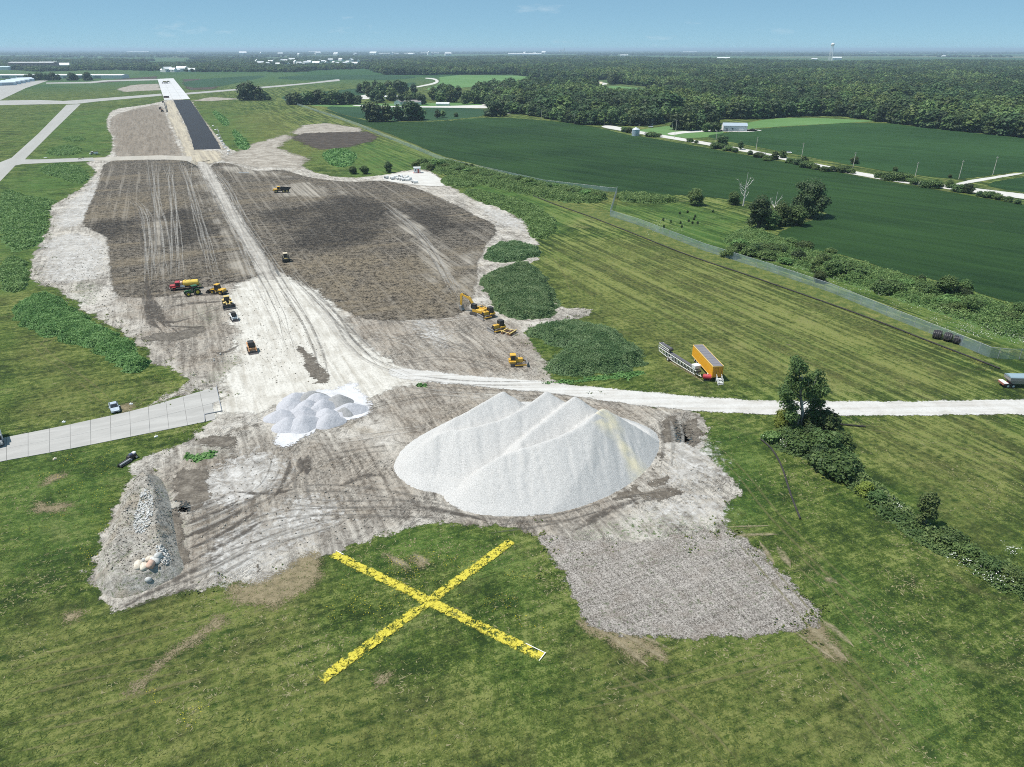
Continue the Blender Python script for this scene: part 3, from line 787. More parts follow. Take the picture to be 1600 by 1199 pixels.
dark += [[(235, 470), (262, 455), (300, 452), (340, 455)], [(235, 425), (225, 470), (250, 510), (290, 540)], [(228, 450), (232, 490), (262, 520)], [(250, 505), (290, 500), (350, 478)],
         [(230, 500), (300, 470), (370, 470)], [(560, 510), (620, 500), (700, 520), (760, 505)], [(590, 540), (650, 520), (720, 545), (800, 570)], [(620, 570), (700, 555), (790, 580)],
         [(620, 600), (720, 612), (850, 615), (980, 640)], [(640, 590), (740, 600), (840, 600)], [(560, 640), (640, 620), (720, 612)],
         [(420, 780), (520, 790), (640, 785), (720, 800), (860, 815), (950, 790)], [(425, 770), (500, 760), (600, 770), (690, 790)], [(330, 880), (420, 830), (540, 800), (700, 805)],
         [(285, 850), (360, 800), (430, 770), (470, 730)], [(290, 870), (380, 820), (450, 800), (600, 800)], [(290, 810), (360, 790), (420, 760), (440, 700)], [(300, 890), (400, 850), (520, 820)],
         [(180, 955), (240, 930), (320, 905), (400, 860)], [(1036, 655), (1046, 690), (1042, 730)], [(760, 830), (860, 815), (960, 785), (1060, 770)],
         [(310, 800), (330, 790), (345, 782)], [(300, 820), (340, 800), (370, 790)], [(300, 840), (350, 820), (390, 800)], [(305, 860), (360, 840), (410, 815)],
         [(500, 720), (560, 705), (610, 700)], [(470, 730), (470, 760), (480, 790)], [(440, 450), (490, 520), (510, 600)]]
tracks('tyre_tracks', dark, tk_dark, .8, 1.9, .11, wob=.2)
tk_rut = track_mat('churned_earth', (.085, .074, .064), .8)
tracks('tyre_tracks', [jit(l, 2) for l in ([(232, 428), (226, 462), (236, 486), (262, 510)], [(240, 470), (258, 500), (284, 522)], [(262, 480), (300, 474), (345, 470)], [(255, 468), (300, 462), (350, 460)], [(238, 450), (262, 440), (300, 452)],
        [(228, 470), (232, 500), (250, 515)], [(255, 510), (300, 512), (322, 510)], [(330, 550), (350, 556), (372, 540)], [(246, 500), (272, 506), (296, 498)])], tk_rut, 2.4, 0, .115, wob=.4)
tracks('tyre_tracks', [jit(l, 2) for l in ([(288, 800), (330, 785), (360, 770)], [(290, 822), (330, 806), (372, 782)], [(290, 842), (335, 822), (384, 792)], [(292, 862), (345, 836), (400, 800)], [(296, 882), (350, 852), (410, 812)], [(180, 955), (240, 925), (300, 896), (352, 868)],
        [(420, 790), (440, 765), (452, 720)], [(365, 770), (420, 775), (470, 760)], [(640, 790), (700, 802), (760, 818)], [(900, 830), (950, 800), (1000, 780)], [(466, 715), (466, 740)], [(478, 712), (479, 742)], [(530, 760), (570, 742), (600, 745)])], tk_rut, 1.5, 0, .12, wob=.5)
tracks('tyre_tracks', [jit(l, 3) for l in ([(300, 262), (420, 262), (480, 270)], [(640, 500), (700, 500), (760, 490)], [(700, 560), (640, 540), (590, 520)], [(330, 895), (420, 845), (530, 815)],
        [(290, 800), (320, 792), (350, 778)], [(292, 830), (340, 812), (372, 800)], [(640, 610), (760, 622), (860, 630)], [(1050, 655), (1060, 690), (1058, 730)], [(540, 690), (600, 680), (660, 670)])],
       tk_lite, .9, 1.8, .13)
tk_straw = track_mat('bleached_straw', (.31, .265, .175), .7)
tracks('flattened_grass', [[(1240, 982), (1310, 1032)], [(1258, 976), (1326, 1036)], [(1278, 966), (1334, 1012)], [(920, 978), (960, 1000), (1012, 1044)], [(965, 990), (1042, 1032)], [(1000, 994), (1048, 1018)], [(1135, 827), (1202, 822)], [(1150, 839), (1216, 835)], [(1188, 846), (1210, 884)], [(1214, 852), (1234, 888)],
        [(600, 868), (640, 892)], [(640, 866), (668, 886)], [(1290, 900), (1310, 912)], [(1040, 560), (1100, 600)]], tk_straw, 1.1, 0, .06)
tracks('flattened_grass', [[(860, 390), (885, 430), (905, 470)], [(870, 390), (1000, 440), (1200, 520), (1450, 610)], [(930, 390), (1100, 450), (1300, 540)], [(1010, 470), (1150, 520), (1330, 590)],
        [(0, 1050), (150, 1010), (330, 960)], [(0, 1090), (120, 1060), (300, 1030)], [(0, 1150), (160, 1110), (330, 1060)], [(210, 1080), (320, 1050)], [(0, 1190), (100, 1170), (200, 1150)],
        [(900, 1100), (1100, 1060), (1290, 1010)], [(1150, 840), (1250, 950), (1400, 1120), (1480, 1199)], [(1190, 830), (1300, 930), (1500, 1130)], [(1110, 690), (1170, 760), (1260, 860), (1400, 990)],
        [(30, 520), (120, 590), (180, 640)], [(10, 500), (110, 470), (60, 560)], [(180, 650), (130, 690)], [(330, 640), (260, 600), (200, 640)],
        [(1300, 660), (1430, 680), (1600, 740)], [(1420, 610), (1500, 640), (1600, 650)], [(1140, 833), (1200, 825)], [(1250, 985), (1330, 1080), (1420, 1199)], [(950, 1030), (1080, 1120), (1150, 1199)]], tk_dry, .55, 1.9, .05)
# ------------------------------------------------------------------ foliage
def leaf_mat(name, dark, mid, light, var=.34, spec=.25, transl=.24):
    g = G(name)
    oi = g.n('ShaderNodeObjectInfo')
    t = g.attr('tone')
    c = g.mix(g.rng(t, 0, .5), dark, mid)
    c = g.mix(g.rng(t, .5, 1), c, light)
    hs = g.n('ShaderNodeHueSaturation')
    g.put(hs.inputs['Hue'], g.rng(oi.outputs['Random'], 0, 1, .478, .515))
    g.put(hs.inputs['Value'], g.rng(oi.outputs['Random'], 0, 1, 1 - var, 1 + var))
    g.put(hs.inputs['Color'], c)
    b = g.n('ShaderNodeBsdfPrincipled'); g.put(b.inputs['Base Color'], hs.outputs[0]); b.inputs['Roughness'].default_value = .6
    b.inputs['Specular IOR Level'].default_value = spec
    tr = g.n('ShaderNodeBsdfTranslucent'); g.put(tr.inputs['Color'], hs.outputs[0])
    mx = g.n('ShaderNodeMixShader'); mx.inputs[0].default_value = transl
    g.t.links.new(b.outputs[0], mx.inputs[1]); g.t.links.new(tr.outputs[0], mx.inputs[2])
    g.t.links.new(mx.outputs[0], g.out.inputs['Surface'])
    return g.m
L_tree = leaf_mat('tree_leaves', (.040, .074, .023), (.073, .120, .035), (.130, .180, .058))
L_oak = leaf_mat('dark_tree_leaves', (.030, .060, .024), (.054, .094, .034), (.094, .138, .050))
L_lime = leaf_mat('yellow_green_leaves', (.12, .18, .03), (.19, .26, .045), (.28, .34, .08))
L_weed = leaf_mat('weed_leaves', (.058, .132, .036), (.125, .235, .066), (.205, .325, .115), .12, transl=.3)
L_mound = leaf_mat('coarse_weed_leaves', (.052, .118, .044), (.115, .200, .082), (.200, .290, .140), .12, transl=.3)
L_hedge = leaf_mat('hedge_leaves', (.056, .105, .030), (.112, .175, .052), (.190, .255, .088), .2, transl=.28)
L_shrub = leaf_mat('shrub_leaves', (.048, .092, .028), (.092, .148, .046), (.160, .215, .075), .22, transl=.25)
def flower_mat(name, col):
    g = G(name); g.bsdf(g.mix(g.noise(3), tuple(x * .8 for x in col), col), .8); return g.m
M_white_fl = flower_mat('white_blossom', (.74, .74, .68)); M_yel_fl = flower_mat('yellow_blossom', (.55, .46, .03))
def bark(name, c0, c1):
    g = G(name); n = g.noise(2.2, 6, .7, .5, g.map(0, (1, 1, .25)))
    g.bsdf(g.mix(g.rng(n, .4, .6), c0, c1), .9, g.bump(n, .6, .05)); return g.m
B_brown = bark('brown_bark', (.06, .048, .038), (.16, .135, .11)); B_pale = bark('pale_bark', (.22, .20, .17), (.50, .47, .42)); B_dead = bark('bleached_wood', (.42, .40, .37), (.72, .69, .64))

def quads(C, N, size, r, flat=.0):
    """one leaf-clump quad per centre, facing roughly along N"""
    n = len(C)
    N = N / (np.linalg.norm(N, axis=1)[:, None] + 1e-9)
    a = r.normal(size=(n, 3)); T = a - (a * N).sum(1)[:, None] * N; T /= np.linalg.norm(T, axis=1)[:, None] + 1e-9
    B = np.cross(N, T)
    s = size[:, None]
    k = r.uniform(.55, 1.25, (n, 4))[:, :, None]
    V = np.stack([C - T * s * k[:, 0], C - B * s * k[:, 1] * .8, C + T * s * k[:, 2], C + B * s * k[:, 3] * .8], 1).reshape(-1, 3)
    return V, np.arange(4 * n).reshape(n, 4)

def lobes_foliage(lobes, nleaf, leaf, r, jitter=.55, up=.35, fill=.35):
    """leaf clumps through lobes (x,y,z,rx,rz): mostly near each lobe's skin; returns V,F,tone"""
    lob = np.asarray(lobes, float)
    wgt = lob[:, 3] * lob[:, 3] + lob[:, 3] * lob[:, 4]; wgt /= wgt.sum()
    k = r.choice(len(lob), nleaf, p=wgt)
    d = r.normal(size=(nleaf, 3)); d[:, 2] += up; d /= np.linalg.norm(d, axis=1)[:, None]
    rad = 1 - fill * r.random(nleaf) ** 2 + r.normal(0, .07, nleaf)
    C = lob[k, :3] + d * rad[:, None] * np.stack([lob[k, 3], lob[k, 3], lob[k, 4]], 1)
    N = d * 1.15 + r.normal(0, jitter, (nleaf, 3)); N[:, 2] += .75
    V, F = quads(C, N, leaf * r.uniform(.6, 1.5, nleaf), r)
    lt = r.random(len(lob))
    tone = np.clip(.25 + .5 * lt[k] * .7 + r.normal(0, .2, nleaf), 0, 1)
    return V, F, tone

def core(lobes, f, r):
    """closed low inner hull so that the crown is not hollow"""
    Vs, Fs, n0 = [], [], 0
    t = (1 + 5 ** .5) / 2
    iv = np.array([(-1, t, 0), (1, t, 0), (-1, -t, 0), (1, -t, 0), (0, -1, t), (0, 1, t), (0, -1, -t), (0, 1, -t), (t, 0, -1), (t, 0, 1), (-t, 0, -1), (-t, 0, 1)]) / math.hypot(1, t)
    fi = np.array([(0, 11, 5), (0, 5, 1), (0, 1, 7), (0, 7, 10), (0, 10, 11), (1, 5, 9), (5, 11, 4), (11, 10, 2), (10, 7, 6), (7, 1, 8), (3, 9, 4), (3, 4, 2), (3, 2, 6), (3, 6, 8), (3, 8, 9), (4, 9, 5), (2, 4, 11), (6, 2, 10), (8, 6, 7), (9, 8, 1)])
    for x, y, z, a, c in lobes:
        Vs.append(np.array([x, y, z]) + iv * np.array([a, a, c]) * f * r.uniform(.85, 1.1, (12, 1))); Fs.append(fi + n0); n0 += 12
    return np.vstack(Vs), np.vstack(Fs)

def foliage_mesh(name, lobes, nleaf, leaf, mat, seed, fill=.35, cf=.72, up=.35):
    r = np.random.default_rng(seed)
    V, F, tone = lobes_foliage(lobes, nleaf, leaf, r, fill=fill, up=up)
    F = np.vstack([F[:, [0, 1, 2]], F[:, [0, 2, 3]]]); tone = np.r_[tone, tone]
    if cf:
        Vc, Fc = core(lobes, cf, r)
        F = np.vstack([F, Fc + len(V)]); V = np.vstack([V, Vc]); tone = np.r_[tone, np.full(len(Fc), .12)]  # hull toned dark, painting in the shade inside the crown
    o = link_mesh(name, V, F, mat, None, {'tone': ('FACE', tone)})
    return o

def limb_mesh(segs, n=7):
    """tapered limbs: each segment is a list of (x,y,z,r)"""
    Vs, Fs, n0 = [], [], 0
    for s in segs:
        s = np.asarray(s, float)
        for i, p in enumerate(s):
            d = s[min(i + 1, len(s) - 1), :3] - s[max(i - 1, 0), :3]; d /= np.linalg.norm(d) + 1e-9
            a = np.cross(d, (0.3, 1, 0.1)); a /= np.linalg.norm(a) + 1e-9; b = np.cross(d, a)
            th = np.arange(n) * 2 * math.pi / n
            Vs.append(p[:3] + p[3] * (np.cos(th)[:, None] * a + np.sin(th)[:, None] * b))
        for i in range(len(s) - 1):
            for k in range(n):
                Fs.append((n0 + i * n + k, n0 + i * n + (k + 1) % n, n0 + (i + 1) * n + (k + 1) % n, n0 + (i + 1) * n + k))
        n0 += n * len(s)
    return np.vstack(Vs), np.array(Fs)

def round_lobes(R, H, n, r, base=.18, squash=.8):
    """crown of overlapping lobes: R radius, H total height"""
    L = [(0, 0, H * .58, R * .62, H * .30)]
    for k in range(n):
        a = k * 2.399963 + r.uniform(-.4, .4); f = math.sqrt((k + .5) / n)
        z = H * (base + .14 + (.86 - base - .14) * r.random() * (1 - .45 * f))
        q = R * r.uniform(.26, .46)
        rr = (R - q * .75) * (f * .55 + .45 * r.random())
        if z > H * .72: rr *= .6
        L.append((math.cos(a) * rr, math.sin(a) * rr, min(z, H - q * .75), q, q * squash))
    return L

def make_tree_parts(root, R, H, nl, nleaf, leaf, mat, bmat, seed, base=-.02, forks=5):
    r = np.random.default_rng(seed)
    lob = round_lobes(R, H, nl, r, base)
    cr = foliage_mesh('crown', lob, nleaf, leaf, mat, seed + 1); cr.parent = root
    tr = H * .022 + .1
    segs = [[(0, 0, -.1, tr * 1.3), (.05 * R, 0, H * .2, tr), (0, .04 * R, H * .55, tr * .6)]]
    for k in range(forks):
        x, y, z, a, c = lob[1 + k * (len(lob) - 1) // forks]
        segs.append([(0, 0, H * (.16 + .05 * k), tr * .6), (x * .5, y * .5, (H * .25 + z) * .5 + .3, tr * .4), (x, y, z, tr * .15)])
    V, F = limb_mesh(segs)
    link_mesh('trunk', V, F, bmat, root)
    return root

# prototypes: the first placing uses the prototype itself, later ones are copies
PROTO = {}
def proto_tree(kind):
    spec = {'broad': (5.8, 13, 18, 900, .72, L_tree, B_brown), 'tall': (5.6, 17, 20, 1000, .75, L_oak, B_brown), 'oak': (7.0, 14, 22, 1100, .80, L_oak, B_brown),
            'bushy': (4.8, 9, 15, 800, .58, L_tree, B_brown), 'light': (5.2, 13, 16, 900, .7, L_hedge, B_brown),
            'oakn': (7.0, 14, 26, 5200, .34, L_oak, B_brown), 'broadn': (5.8, 13, 22, 4200, .32, L_tree, B_brown), 'talln': (5.6, 17, 24, 4600, .34, L_oak, B_brown), 'bushyn': (4.8, 9, 18, 3600, .27, L_tree, B_brown), 'lightn': (5.2, 13, 18, 4000, .30, L_hedge, B_brown)}[kind]
    root = empty('tree', (0, 0, 0))
    R, H, nl, nf, lf, m, b = spec
    make_tree_parts(root, R, H, nl, nf, lf, m, b, hash(kind) % 1000 if False else sum(map(ord, kind)))
    return root, R, H
def place_tree(kind, u, v, h_px, label, group=None, name=None, wx=1.0, z=0.0):
    """tree whose foot stands at pixel (u,v) and is about h_px tall in the photograph"""
    if W(u, v)[1] < 470 and not kind.endswith('n'): kind += 'n'
    if kind not in PROTO: PROTO[kind] = [*proto_tree(kind), False]
    root, R, H, used = PROTO[kind]
    o = root if not used else copy_tree(root)
    PROTO[kind][3] = True
    x, y = W(u, v)
    h = h_px * mpp(u, v) / .93
    s = h / H
    o.location = (x, y, z); o.rotation_euler = (0, 0, r_.uniform(0, 6.28)); o.scale = (s * wx, s * wx, s)
    if name: o.name = name
    tag(o, label, 'tree', group)
    return o
# ------------------------------------------------------------------ stockpiles and berm
def stone_mat(name, lo, hi, yellow=False, grain=5.0):
    g = G(name)
    n = g.noise(grain, 4, .8); n2 = g.noise(grain * 3, 3, .8); big = g.noise(.15, 4)
    v = g.math('ADD', g.math('MULTIPLY', n, .5), g.math('MULTIPLY', n2, .5))
    c = g.mix(g.rng(v, .41, .56), lo, hi)
    c = g.mix(g.rng(big, .45, .7, 0, .25), c, tuple(x * .86 for x in hi))
    if yellow: c = g.mix(g.math('MULTIPLY', g.attr('yellow'), g.rng(g.noise(.5, 4), .35, .6, .35, .95)), c, (.66, .60, .44))
    g.bsdf(c, .95, g.bump(v, .7, .25), spec=.15)
    return g.m

def heightfield(name, x0, x1, y0, y1, step, fn, mat, zcut=.02, parent=None, extra=None, base=-.15):
    xs = np.arange(x0, x1 + step, step); ys = np.arange(y0, y1 + step, step)
    gx, gy = np.meshgrid(xs, ys, indexing='ij'); P = np.stack([gx.ravel(), gy.ravel()], 1)
    z = fn(P); nx, ny = gx.shape; idx = np.arange(nx * ny).reshape(nx, ny)
    F = np.stack([idx[:-1, :-1], idx[1:, :-1], idx[1:, 1:], idx[:-1, 1:]], -1).reshape(-1, 4)
    F = F[(z[F] > zcut).any(1)]
    used = np.unique(F); re = np.full(nx * ny, -1); re[used] = np.arange(len(used))
    V = np.column_stack([P, np.where(z > zcut, z, base)])[used]
    at = {k: ('POINT', f(P[used])) for k, f in (extra or {}).items()}
    return link_mesh(name, V, re[F], mat, parent, at, smooth=True)

FOOT = chaikin(WP([(612, 727), (622, 748), (650, 768), (690, 773), (696, 784), (720, 800), (770, 808), (830, 808), (890, 799), (945, 778), (975, 762), (1005, 742), (1024, 718), (1030, 695), (1024, 672)]
               ) if False else np.vstack([WP([(612, 727), (621, 747), (648, 766), (690, 772), (697, 786), (722, 800), (770, 808), (830, 808), (890, 799), (945, 779), (975, 763), (1005, 742), (1026, 716), (1032, 694), (1027, 674)]),
                                          np.array([(25, 131), (14, 138), (4, 140), (-6, 138), (-14, 130), (-21, 121)])]), 2)
RIDGES = [  # polyline of (x, y, z): crest lines of the dumped rows
    ([(17.5, 118.6, 9.4), (15.0, 116.6, 8.6), (12.3, 113.5, 7.9), (9.0, 111.2, 7.5), (6.6, 109.8, 7.2), (-1, 107.5, 6.0), (-5.2, 105.6, 4.3), (-8.2, 103.7, 1.6), (-9.5, 103, .2)], .70, .62),
    ([(12.2, 124.0, 8.9), (8.3, 120, 7.7), (6.2, 117.5, 7.0), (3.2, 114.5, 6.2), (1.5, 112, 5.6)], .74, .62),
    ([(6.8, 126.5, 8.8), (2.9, 122.5, 7.6), (-1, 119, 6.9), (-4.6, 117.4, 6.5), (-8.1, 116, 6.2), (-12.6, 116.6, 5.5), (-15.3, 114.5, 4.6), (-20.2, 113.6, 1.8), (-22, 113.2, .2)], .70, .6),
    ([(-1.9, 127.2, 8.5), (-5, 124.5, 7.7), (-7.9, 122, 7.0), (-11.5, 120, 6.0), (-13.5, 118.6, 4.9)], .74, .6)]
def pile_h(P):
    e = sdf(P, FOOT)
    h = np.full(len(P), -9.0)
    for pts, sl, _ in RIDGES:
        pts = np.array(pts, float)
        q = chaikin(pts, 2, False)
        for a, b in zip(q[:-1], q[1:]):
            ab = b[:2] - a[:2]; L = ab @ ab + 1e-9
            t = np.clip(((P - a[:2]) @ ab) / L, 0, 1)
            off = P - a[:2] - t[:, None] * ab
            d = np.sqrt((off ** 2).sum(1)); dd = np.sqrt(d * d + .03) - .17
            back = np.clip(.5 + (off[:, 1] * .9 - off[:, 0] * .3) / (d + .3), 0, 1)      # the loaders cut the back sides steeper
            h = np.maximum(h, a[2] + (b[2] - a[2]) * t - (.60 + .42 * back) * dd)
    # fans of gullies running down the faces
    ang = (P[:, 0] * .9 + P[:, 1] * .15)
    gul = np.abs(fbm(ang * .55, P[:, 1] * .07, 3) - .5)
    foot = np.clip(e, 0, 99) * .80
    z = np.minimum(h, foot)
    toe = np.clip(e, 0, 99)
    z = np.maximum(z, np.minimum(toe * .45, .9 + .0 * toe))
    z = z + (np.clip(gul, 0, .12) - .08) * 1.5 * np.clip(z / 3, 0, 1) * np.clip((9.5 - z) / 4, 0, 1)
    z = z + (vnoise(P[:, 0] * 2.2, P[:, 1] * 2.2) - .5) * .10
    return np.where(e > 0, np.maximum(z, .0), -.1)
def pile_yellow(P):
    a = np.array([17.5, 117.5]); d = P - a
    r0 = np.hypot(d[:, 0], d[:, 1]); th = np.degrees(np.arctan2(d[:, 1], d[:, 0]))
    band = np.clip(1 - np.abs(th + 52) / 20, 0, 1) * np.clip(r0 / 2, 0, 1)
    return np.clip(np.maximum(band * 1.4, np.clip(1.6 - r0 / 2.6, 0, 1) * (th > -140)), 0, 1)
pile = heightfield('gravel_stockpile', -27, 36, 92, 145, .35, pile_h, stone_mat('crushed_stone', (.335, .33, .32), (.585, .575, .56), True), extra={'yellow': pile_yellow})
tag(pile, 'huge merged stockpile of white crushed stone with four peaks beside the gravel road', 'gravel pile')

sandm = stone_mat('white_manufactured_sand', (.35, .355, .38), (.47, .475, .505), False, 3.0)
sandg = stone_mat('grey_sand', (.22, .22, .22), (.34, .34, .34), False, 3.0)
HEAPS = [(462, 627, 1, 'at the back left of the cluster'), (487, 625, 0, 'grey one at the back between two white heaps'), (497, 629, 1, 'at the back centre, right of a grey heap'), (531, 632, 0, 'grey one at the back right edge'),
         (454, 637, 1, 'second from the back on the left side'), (480, 640, 1, 'in the middle of the second row'), (505, 640, 1, 'in the second row below the back centre heap'), (547, 644, 1, 'rightmost, in front of the grey back heap'),
         (440, 655, 1, 'leftmost, at the left edge of the cluster'), (473, 650, 1, 'in the third row, left of centre'), (512, 652, 1, 'in the third row, right of centre'), (450, 668, 1, 'front left corner'),
         (474, 667, 1, 'front centre, largest'), (515, 663, 1, 'front right, beside the sand spill'), (496, 644, 1, 'small one wedged in the middle'), (540, 648, 0, 'greyish one tucked at the right')]
for k, (u, v, wh, where) in enumerate(HEAPS):
    c = W(u, v - 2); R = 2.9 + .5 * ((k * 37) % 10) / 10; Hh = 1.75 + .35 * ((k * 53) % 10) / 10
    if k == 12: R, Hh = 3.6, 2.2
    if k in (14, 15): R, Hh = 2.2, 1.4
    def hf(P, c=c, R=R, Hh=Hh, k=k):
        d = P - c; a = np.arctan2(d[:, 1], d[:, 0]); r0 = np.hypot(d[:, 0] / 1.1, d[:, 1])
        Rr = R * (1 + .1 * np.sin(a * 2 + k) + .06 * np.sin(a * 3 + 2 * k))
        t = r0 / Rr
        z = Hh * (1 - np.sqrt(t * t + .035)) * 1.22
        return np.minimum(z, Hh) + (vnoise(P[:, 0] * 2 + k, P[:, 1] * 2) - .5) * .10 + (vnoise(P[:, 0] * 6 + k, P[:, 1] * 6) - .5) * .06
    o = heightfield('sand_heap', c[0] - R * 1.5, c[0] + R * 1.5, c[1] - R * 1.5, c[1] + R * 1.5, .16, hf, sandm if wh else sandg)
    tag(o, ('white' if wh else 'grey') + ' dumped sand heap, ' + where, 'sand heap', 'sand heaps dumped side by side')

BERM = chaikin(WP([(146, 905), (158, 860), (178, 810), (197, 766), (216, 742), (240, 740), (256, 752), (266, 780), (272, 820), (280, 862), (290, 884), (282, 900), (250, 915), (215, 930), (180, 938), (155, 925)]), 2)
def berm_h(P):
    e = sdf(P, BERM); n = fbm(P[:, 0] * .35, P[:, 1] * .35, 4); f = fbm(P[:, 0] * 1.6, P[:, 1] * 1.6, 3)
    top = 1.5 + .8 * n
    z = np.minimum(np.clip(e, 0, 99) * .85, top) + (f - .5) * .55 * np.clip(e, 0, 1)
    crest = np.array([W(232, 760), W(246, 800), (W(252, 850))])
    d, _ = pldist(P, crest)
    return np.where(e > 0, z + np.clip(.5 - d * .2, 0, 2), -.2)
def berm_mat():
    g = G('berm_soil')
    n = g.noise(.7, 6, .75); n2 = g.noise(3.2, 4, .8); v = g.math('ADD', g.math('MULTIPLY', n, .5), g.math('MULTIPLY', n2, .5))
    c = g.mix(g.rng(v, .38, .62), (.14, .128, .11), (.50, .475, .43))
    c = g.mix(g.rng(g.noise(.2, 4), .5, .68, 0, .7), c, (.27, .22, .155))
    c = g.mix(g.math('MULTIPLY', g.rng(g.noise(2.0, 4, .75), .52, .62), g.rng(g.noise(.18, 3), .42, .55, 0, .8)), c, (.075, .105, .038))
    g.bsdf(c, .95, g.bump(v, 1, .4), spec=.15); return g.m
bx = BERM.min(0), BERM.max(0)
berm = heightfield('soil_berm', bx[0][0] - 1, bx[1][0] + 1, bx[0][1] - 1, bx[1][1] + 1, .3, berm_h, berm_mat())
tag(berm, kind='structure')
def zberm(x, y): return float(berm_h(np.array([[x, y]]))[0])

# stones: one shape routine, each boulder its own thing
def rock_mesh(r, n=1, s=(1, 1, 1)):
    Vc, Fc = core([(0, 0, 0, 1, 1)], 1.0, r)
    # one subdivision
    V = list(map(tuple, Vc)); cache = {}; F2 = []
    def midp(a, b):
        k = (min(a, b), max(a, b))
        if k not in cache:
            m = (np.array(V[a]) + np.array(V[b])) / 2; m = m / np.linalg.norm(m) * r.uniform(.86, 1.06); V.append(tuple(m)); cache[k] = len(V) - 1
        return cache[k]
    for a, b, c in Fc:
        ab, bc, ca = midp(a, b), midp(b, c), midp(c, a); F2 += [(a, ab, ca), (b, bc, ab), (c, ca, bc), (ab, bc, ca)]
    return np.array(V) * np.array(s), np.array(F2)
def rock_mat(name, c0, c1):
    g = G(name); n = g.noise(1.5, 6, .7); g.bsdf(g.mix(g.rng(n, .38, .62), c0, c1), .9, g.bump(n, .6, .1)); return g.m
R_cream = rock_mat('cream_stone', (.48, .42, .34), (.68, .62, .53)); R_pink = rock_mat('pink_granite', (.38, .25, .19), (.56, .40, .32)); R_grey = rock_mat('grey_stone', (.36, .36, .35), (.60, .60, .58))
B = [(217, 884, 1.15, .8, R_cream, 'large flat cream boulder at the left of the group on the berm'), (225, 886, .95, .6, R_cream, 'pale flattened boulder between the cream and the pink boulder'),
     (236, 884, .95, .75, R_pink, 'pink granite boulder on the berm'), (229, 897.5, .6, .5, R_grey, 'single round grey boulder lying below the others on the berm'),
     (225, 875, .5, .45, R_grey, 'small grey boulder behind the pale boulders on the berm'), (234, 874, .8, .5, R_cream, 'cream boulder at the back of the group on the berm'),
     (242, 877, 1.0, .6, R_grey, 'grey boulder right of the pink one on the berm'), (247, 872, .9, .75, R_grey, 'light grey boulder at the top right of the group on the berm')]
for k, (u, v, s, h, m, lab) in enumerate(B):
    rr = np.random.default_rng(40 + k); x, y = W(u, v, 2.0)
    s, h = s * .85, h * .85; V, F = rock_mesh(rr, 1, (s * 1.05, s * .8, h))
    o = link_mesh('boulder', V, F, m); o.location = (x, y, zberm(x, y) + h * .35); o.rotation_euler = (rr.uniform(-.2, .2), rr.uniform(-.2, .2), rr.uniform(0, 6))
    tag(o, lab, 'boulder', 'boulders on the soil berm')
def rubble(name, polys, n, smin, smax, mat, seed, zf=None, z=.05):
    r = np.random.default_rng(seed); Vs, Fs, n0 = [], [], 0
    per = [chaikin(WP(p), 1) for p in polys]
    bb = np.vstack(per); lo, hi = bb.min(0), bb.max(0); got = 0
    oc = np.array([(1, 0, 0), (-1, 0, 0), (0, 1, 0), (0, -1, 0), (0, 0, 1), (0, 0, -1.0)]); of = np.array([(0, 2, 4), (2, 1, 4), (1, 3, 4), (3, 0, 4), (2, 0, 5), (1, 2, 5), (3, 1, 5), (0, 3, 5)])
    while got < n:
        P = r.uniform(lo, hi, (n * 4, 2)); ok = np.zeros(len(P), bool)
        for p in per: ok |= inpoly(P, p)
        P = P[ok][:n - got]; got += len(P)
        zz = zf(P) if zf else np.full(len(P), z)
        for (x, y), h in zip(P, zz):
            s = smin + (smax - smin) * r.random() ** 3; a = r.uniform(0, 6.28)
            o = oc * r.uniform(.6, 1.2, (6, 1)) * np.array([s, s * .8, s * .65]); c_, s_ = math.cos(a), math.sin(a)
            o = o @ np.array([[c_, -s_, 0], [s_, c_, .2], [0, 0, 1]])
            Vs.append(o + (x, y, h + s * .2)); Fs.append(of + n0); n0 += 6
    return tag(link_mesh(name, np.vstack(Vs), np.vstack(Fs), mat), kind='stuff')
rubble('rubble', [[(208, 850), (222, 788), (236, 780), (246, 800), (238, 850)], [(245, 870), (262, 868), (275, 890), (255, 900)]], 1100, .10, .34, R_grey, 3, berm_h)
rubble('rubble', [[(148, 905), (200, 766), (220, 745), (262, 780), (284, 880), (240, 910)]], 2200, .06, .22, rock_mat('soil_clods', (.14, .12, .10), (.32, .29, .25)), 4, berm_h)
rubble('rubble', [[(325, 560), (350, 545), (362, 546), (355, 565), (335, 575)], [(336, 170 + 20), (350, 225), (358, 236), (345, 228)]], 300, .15, .6, R_grey, 5)
rubble('soil_clods', [[(350, 600), (345, 470), (420, 440), (560, 600)], [(300, 700), (600, 690), (700, 800), (300, 900)], [(1000, 700), (1130, 740), (1120, 800), (960, 850)], [(800, 510), (860, 590), (700, 560)],
        [(50, 440), (160, 370), (330, 560), (230, 550)]], 4000, .05, .28, rock_mat('dry_clods', (.16, .14, .115), (.42, .39, .34)), 6)
